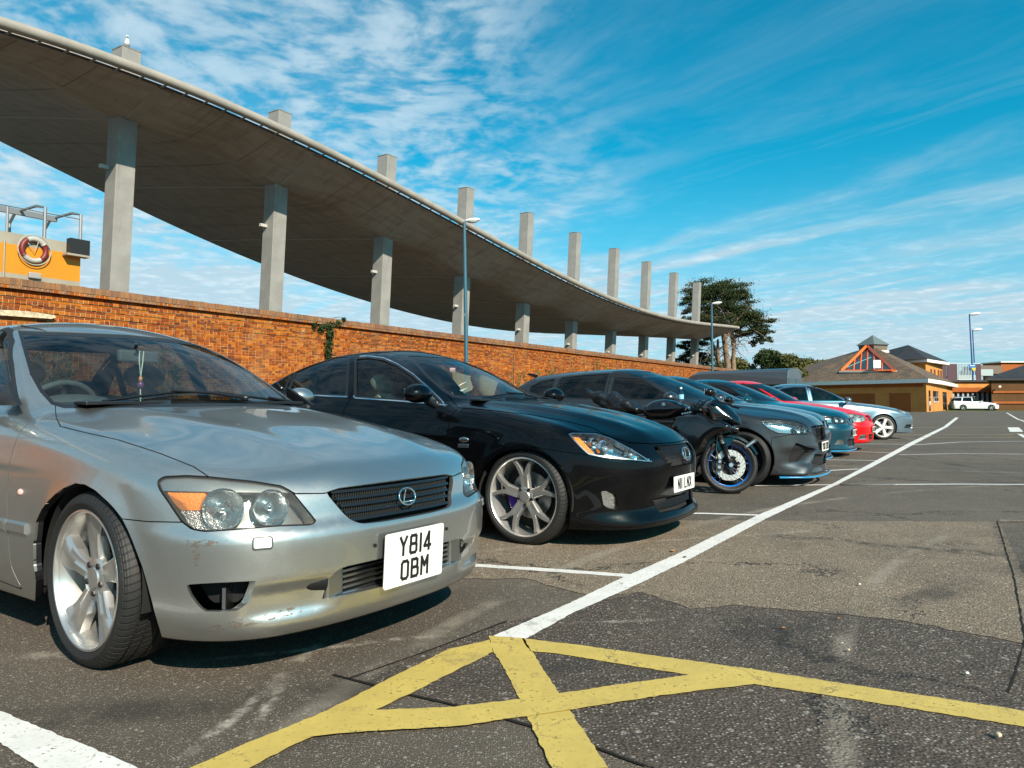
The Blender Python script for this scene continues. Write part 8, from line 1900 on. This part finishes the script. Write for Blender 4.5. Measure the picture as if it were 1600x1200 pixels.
# kerb-side grass tufts along the verge
def leaf_mesh(name, n, fn, m, parent, size=(.03, .06), seed=1, up=0.0, kind='stuff', double=False):
    rr = np.random.RandomState(seed); C = fn(rr, n); V = np.empty((n, 4, 3)); 
    a = rr.normal(size=(n, 3)); a /= np.linalg.norm(a, axis=1)[:, None]; b = rr.normal(size=(n, 3)); b[:, 2] += up; b -= a * (a * b).sum(1)[:, None]; b /= np.linalg.norm(b, axis=1)[:, None]
    s = rr.uniform(size[0], size[1], n)[:, None]; V[:, 0] = C - a * s - b * s * .5; V[:, 1] = C + a * s - b * s * .4; V[:, 2] = C + a * s * .7 + b * s * .6; V[:, 3] = C - a * s * .8 + b * s * .5
    F = np.arange(n * 4).reshape(n, 4); me = bpy.data.meshes.new(name); me.vertices.add(n * 4); me.vertices.foreach_set('co', V.astype(np.float32).ravel()); me.loops.add(n * 4); me.loops.foreach_set('vertex_index', F.astype(np.int32).ravel())
    me.polygons.add(n); me.polygons.foreach_set('loop_start', np.arange(0, n * 4, 4, dtype=np.int32)); me.update(); me.materials.append(m)
    o = bpy.data.objects.new(name, me); COL.objects.link(o); o.parent = parent
    if kind: o['kind'] = kind
    return o
def m_leaf(name, c1, c2, c3=None):
    def fn(t, b, L):
        i = t.n('ShaderNodeNewGeometry', out='Random Per Island'); P = t.geo(); n = t.noise(P, .35, 3.0)
        c = t.mix(i, c1, c2); c = t.mix(t.m('MULTIPLY', t.ss(n, .5, .7), .6), c, c3 or c2); L.new(c, b.inputs['Base Color']); b.inputs['Subsurface Weight'].default_value = 0.0
    return mat(name, c1, .8, spec=.25, fn=fn)
m_ced = m_leaf('cedar_foliage', (.018, .034, .010), (.045, .062, .018), (.075, .060, .028)); m_bark = mat('bark', (.20, .14, .095), .95, var=(4, .4), bump=(14, 1.0)); m_bush = m_leaf('bush_foliage', (.06, .072, .018), (.12, .12, .035), (.16, .12, .045)); m_bushd = m_leaf('dark_bush_foliage', (.022, .040, .012), (.05, .068, .022))
def cedar():
    Y = 66.0; base = Wd(1135, 590, Y); root = empty('cedar_tree', (base.x, Y, 0)); tag(root, 'big dark spreading cypress with bare lower trunks beyond the tip of the canopy', 'tree')
    def loc(px, py, dy=0.0): p = Wd(px, py, Y + dy); return Vector((p.x - base.x, p.y - Y, p.z))
    tr = [[(1139, 600), (1137, 570), (1132, 530), (1126, 500), (1118, 470)], [(1147, 600), (1146, 560), (1147, 530), (1158, 510), (1170, 490)], [(1134, 600), (1122, 562), (1116, 545), (1108, 520)], [(1128, 600), (1124, 570), (1121, 550), (1122, 530)], [(1146, 540), (1143, 510), (1140, 480)], [(1126, 500), (1140, 470), (1150, 455)], [(1132, 530), (1150, 500), (1172, 480), (1190, 500)], [(1118, 475), (1100, 462), (1080, 480)]]
    rs = [(.34, .27, .24, .20, .12), (.22, .19, .16, .13, .09), (.22, .2, .16, .1), (.2, .18, .14, .1), (.2, .15, .1), (.2, .14, .08), (.2, .14, .10, .06), (.18, .12, .06)]
    for i, (q, r_) in enumerate(zip(tr, rs)): MB().tube([loc(x, y, (i % 3 - 1) * .8) for x, y in q], list(r_), 9).build('trunk' if i < 3 else 'limb', m_bark, root, smooth=True)
    pads = [(1112, 446, 30, 9), (1096, 456, 26, 9), (1135, 452, 28, 10), (1152, 462, 16, 9), (1078, 470, 14, 8), (1120, 462, 40, 9), (1105, 478, 22, 8), (1148, 478, 26, 9), (1075, 486, 9, 6), (1128, 486, 32, 10), (1155, 492, 32, 10), (1172, 498, 20, 8), (1098, 498, 22, 8), (1186, 508, 16, 8), (1140, 506, 34, 9), (1115, 514, 22, 8),
            (1194, 520, 8, 7), (1178, 518, 18, 7), (1201, 502, 7, 3), (1162, 520, 16, 7), (1187, 530, 7, 7), (1199, 532, 6, 6), (1070, 540, 12, 7), (1082, 552, 16, 8), (1068, 562, 14, 7), (1092, 535, 16, 6), (1100, 560, 14, 10), (1110, 572, 14, 8), (1096, 578, 24, 8), (1066, 500, 6, 5), (1180, 536, 5, 6)]
    W_ = np.array([a * b for _, _, a, b in pads], float); W_ /= W_.sum()
    def fn(rr, n):
        k = rr.choice(len(pads), n, p=W_); P = np.array(pads)[k]; a = rr.normal(size=(n, 3)) * .48; 
        sub = rr.randint(0, 9, n); sx = np.sin(k * 7.1 + sub * 2.3) * .68; sz = np.cos(k * 3.7 + sub * 1.7) * .55
        px = P[:, 0] + (a[:, 0] * .50 + sx) * P[:, 2]; py = P[:, 1] + (a[:, 2] * .30 + sz) * P[:, 3]; dy = a[:, 1] * P[:, 2] * .06 + np.sin(k * 1.3 + sub) * 1.2
        D = np.array([tuple(loc(x, y)) for x, y in ((0, 0),)]); 
        o = np.empty((n, 3)); dv = Y + dy; c, s = math.cos(PITCH), math.sin(PITCH); u = (px - 800) / FPX; v = (PPY - py) / FPX; dy_ = c - v * s; o[:, 0] = u / dy_ * Y - base.x; o[:, 1] = dy; o[:, 2] = CAMH + (s + v * c) / dy_ * Y; return o
    leaf_mesh('crown', 90000, fn, m_ced, root, (.03, .075), 3, kind='stuff')
    tw = MB(); rr = random.Random(4)
    for k in range(150):
        a = rr.choice([(1128, 470), (1150, 535), (1120, 550), (1105, 545), (1140, 500), (1165, 520)]); x, y = a; p = loc(x + rr.uniform(-14, 14), y + rr.uniform(-10, 10), rr.uniform(-2, 2)); q = p + Vector((rr.uniform(-1.6, 1.6), rr.uniform(-1, 1), rr.uniform(-1.6, .9))); tw.tube([p, p.lerp(q, .5) + Vector((0, 0, .2)), q], [.03, .02, .008], 4)
    tw.build('twigs', mat('twig', (.22, .16, .12), .9), root)['kind'] = 'stuff'
cedar()
def bush(px, py, w, h, Y, label, m, seed):
    b_ = Wd(px, py, Y); root = empty('shrub', (b_.x, Y, 0)); tag(root, label, 'shrub', 'bushes beyond the wall'); sx = w / FPX * Y / 2; top = b_.z + h / FPX * Y; bot = max(0, b_.z - h / FPX * Y)
    def fn(rr, n):
        k = rr.randint(0, 26, n); cs_ = np.random.RandomState(seed + 50).normal(size=(26, 3)); cs_ /= np.linalg.norm(cs_, axis=1)[:, None]; c = cs_[k] * .68; a = rr.normal(size=(n, 3)) * .17 + c
        return np.stack([a[:, 0] * sx, a[:, 1] * sx * .8, bot + (a[:, 2] * .5 + .5) * (top - bot)], 1)
    leaf_mesh('crown', 9000, fn, m, root, (.08, .19), seed); MB().tube([(0, 0, 0), (0, 0, (bot + top) / 2)], [.2, .1], 8).build('trunk', m_bark, root)
for a in ((1155, 578, 60, 18, 92, 'low olive green bush right of the cypress trunks', m_bush, 1), (1200, 563, 42, 17, 90, 'round dark green bush, tallest one behind the van', m_bushd, 2), (1232, 570, 40, 16, 88, 'light green bush between the dark round one and the hill', m_bush, 3), (1262, 578, 60, 17, 100, 'broad brown green bush rising behind the left slope of the hall roof', m_bush, 4), (1292, 572, 50, 9, 112, 'flat topped bush touching the left slope of the mossy roof', m_bush, 5), (1245, 590, 44, 14, 86, 'low bush just above the rear of the van', m_bush, 6), (1182, 592, 70, 12, 84, 'dark low bush above the van roof', m_bushd, 7), (1105, 590, 60, 12, 86, 'low bush under the cypress just above the wall', m_bush, 8)): bush(*a)
# ivy and weeds on the wall
def ivy():
    s0, z0 = on_wall(512, 515, WD); r = empty('ivy', wall_pt(s0, WD)); r.rotation_euler = (0, 0, math.atan2(TD.y, TD.x)); tag(r, 'clump of dark ivy hanging down the brick wall behind the black saloon', 'ivy')
    cl = [(512, 508, 12, 7), (514, 522, 8, 10), (512, 538, 7, 9), (511, 550, 6, 6), (500, 512, 7, 5), (489, 508, 3, 4), (524, 505, 6, 5), (534, 500, 3, 4), (512, 560, 6, 8)]
    pos = [(on_wall(x, y, WD), w_, h_) for x, y, w_, h_ in cl]
    def fn(rr, n):
        k = rr.randint(0, len(cl), n); o = np.empty((n, 3)); S = np.array([[p[0][0] - s0, p[0][1], p[1] / FPX * 23.5, p[2] / FPX * 22.5] for p in pos])[k]; a = rr.normal(size=(n, 3)) * .45
        o[:, 0] = S[:, 0] + a[:, 0] * S[:, 2]; o[:, 2] = S[:, 1] + a[:, 2] * S[:, 3]; o[:, 1] = -.03 - np.abs(a[:, 1]) * .13; return o
    leaf_mesh('leaves', 1500, fn, m_leaf('ivy_leaf', (.012, .030, .010), (.035, .065, .018)), r, (.018, .040), 5)
    MB().tube([(0, -.01, z0 - 1.3), (.03, -.02, z0 - .3), (-.05, -.02, z0 + .2), (.25, -.03, z0 + .4), (.5, -.02, z0 + .45)], .012, 5).build('stem', m_bark, r)
ivy()
def weed(px, h, label, seed, col):
    s0, _ = on_wall(px, 570, WD - .35); r = empty('weed', wall_pt(s0, WD - .35)); tag(r, label, 'plant', 'weeds along the foot of the wall'); rr0 = random.Random(seed); stems = [(rr0.uniform(-.5, .5), rr0.uniform(-.2, .2), h * rr0.uniform(.6, 1.0), rr0.uniform(-.25, .25)) for _ in range(12)]
    mb = MB()
    for x, y, hh, ln in stems: mb.tube([(x, y, 0), (x + ln * .4, y, hh * .6), (x + ln, y, hh)], [.012, .008, .003], 4)
    mb.build('stem', m_bark, r)['kind'] = 'stuff'
    def fn(rr, n):
        S = np.array(stems)[rr.randint(0, 12, n)]; t = rr.uniform(.1, 1, n); o = np.stack([S[:, 0] + S[:, 3] * t + rr.normal(size=n) * .06, S[:, 1] + rr.normal(size=n) * .06, S[:, 2] * t], 1); return o
    leaf_mesh('leaves', 900, fn, col, r, (.02, .05), seed)
m_weed = m_leaf('weed_leaf', (.06, .075, .018), (.14, .13, .035), (.20, .13, .04))
for a in ((835, 2.5, 'straggly weed left of the grey hatchback roof against the wall', 1, m_weed), (862, 3.0, 'tall yellow green weed above the grey hatchback against the wall', 2, m_weed), (940, 3.25, 'bright green upright weed growing at the wall over the grey hatchback', 3, m_leaf('green_weed', (.05, .11, .015), (.09, .16, .03))), (925, 2.7, 'low reddish weed beside the bright green one at the wall', 4, m_weed), (800, 2.3, 'weed seen through the windscreen of the black saloon', 5, m_weed), (258, 2.4, 'tall weed behind the silver car seen through its side glass', 6, m_weed), (90, 2.5, 'weed behind the silver car seen through its rear window', 7, m_weed)): weed(*a)
# loose bits on the tarmac
def bit(px, py, size, m, label, cat, seed, flat=.5):
    p = G(px, py); rr = random.Random(seed); o = MB(); o.sphere((0, 0, size * flat * .6), (size, size * .8, size * flat), 7, 5)
    o.v = [(x * rr.uniform(.75, 1.2), y * rr.uniform(.75, 1.2), z) for x, y, z in o.v]; q = o.build(cat, m, None, smooth=50.0); q.location = (p.x, p.y, .012); q.rotation_euler = (0, 0, rr.uniform(0, 6)); tag(q, label, cat)
m_st = mat('pale_stone', (.50, .40, .28), .8); m_lf = mat('fallen_leaf', (.50, .20, .03), .7)
for i, (x, y, s, m, l, c, f) in enumerate(((1560, 1157, .012, m_st, 'largest orange tinted pebble, nearest the bottom right corner', 'pebble', .6), (1511, 1058, .008, mat('white_stone', (.6, .58, .52), .8), 'white pebble beyond the long yellow stripe at right', 'pebble', .6), (1326, 1021, .007, m_st, 'small orange pebble on the dark tarmac above the yellow stripe', 'pebble', .6), (1316, 1010, .005, MATS['white_stone'], 'tiny white pebble beside the small orange one', 'pebble', .5),
        (1224, 985, .009, m_lf, 'small orange leaf on the dark tarmac right of centre', 'leaf', .12), (1311, 970, .008, m_lf, 'small brown leaf at the seam between the tarmac patches', 'leaf', .12), (1051, 863, .020, m_lf, 'orange leaf beside the white line in front of the black saloon', 'leaf', .12), (1343, 917, .010, MATS['white_stone'], 'white pebble on the worn tan tarmac', 'pebble', .5), (1070, 873, .014, mat('dark_debris', (.04, .035, .03), .9), 'dark twig fragment lying on the white line', 'twig', .15))):
    bit(x, y, s, m, l, c, i, f)
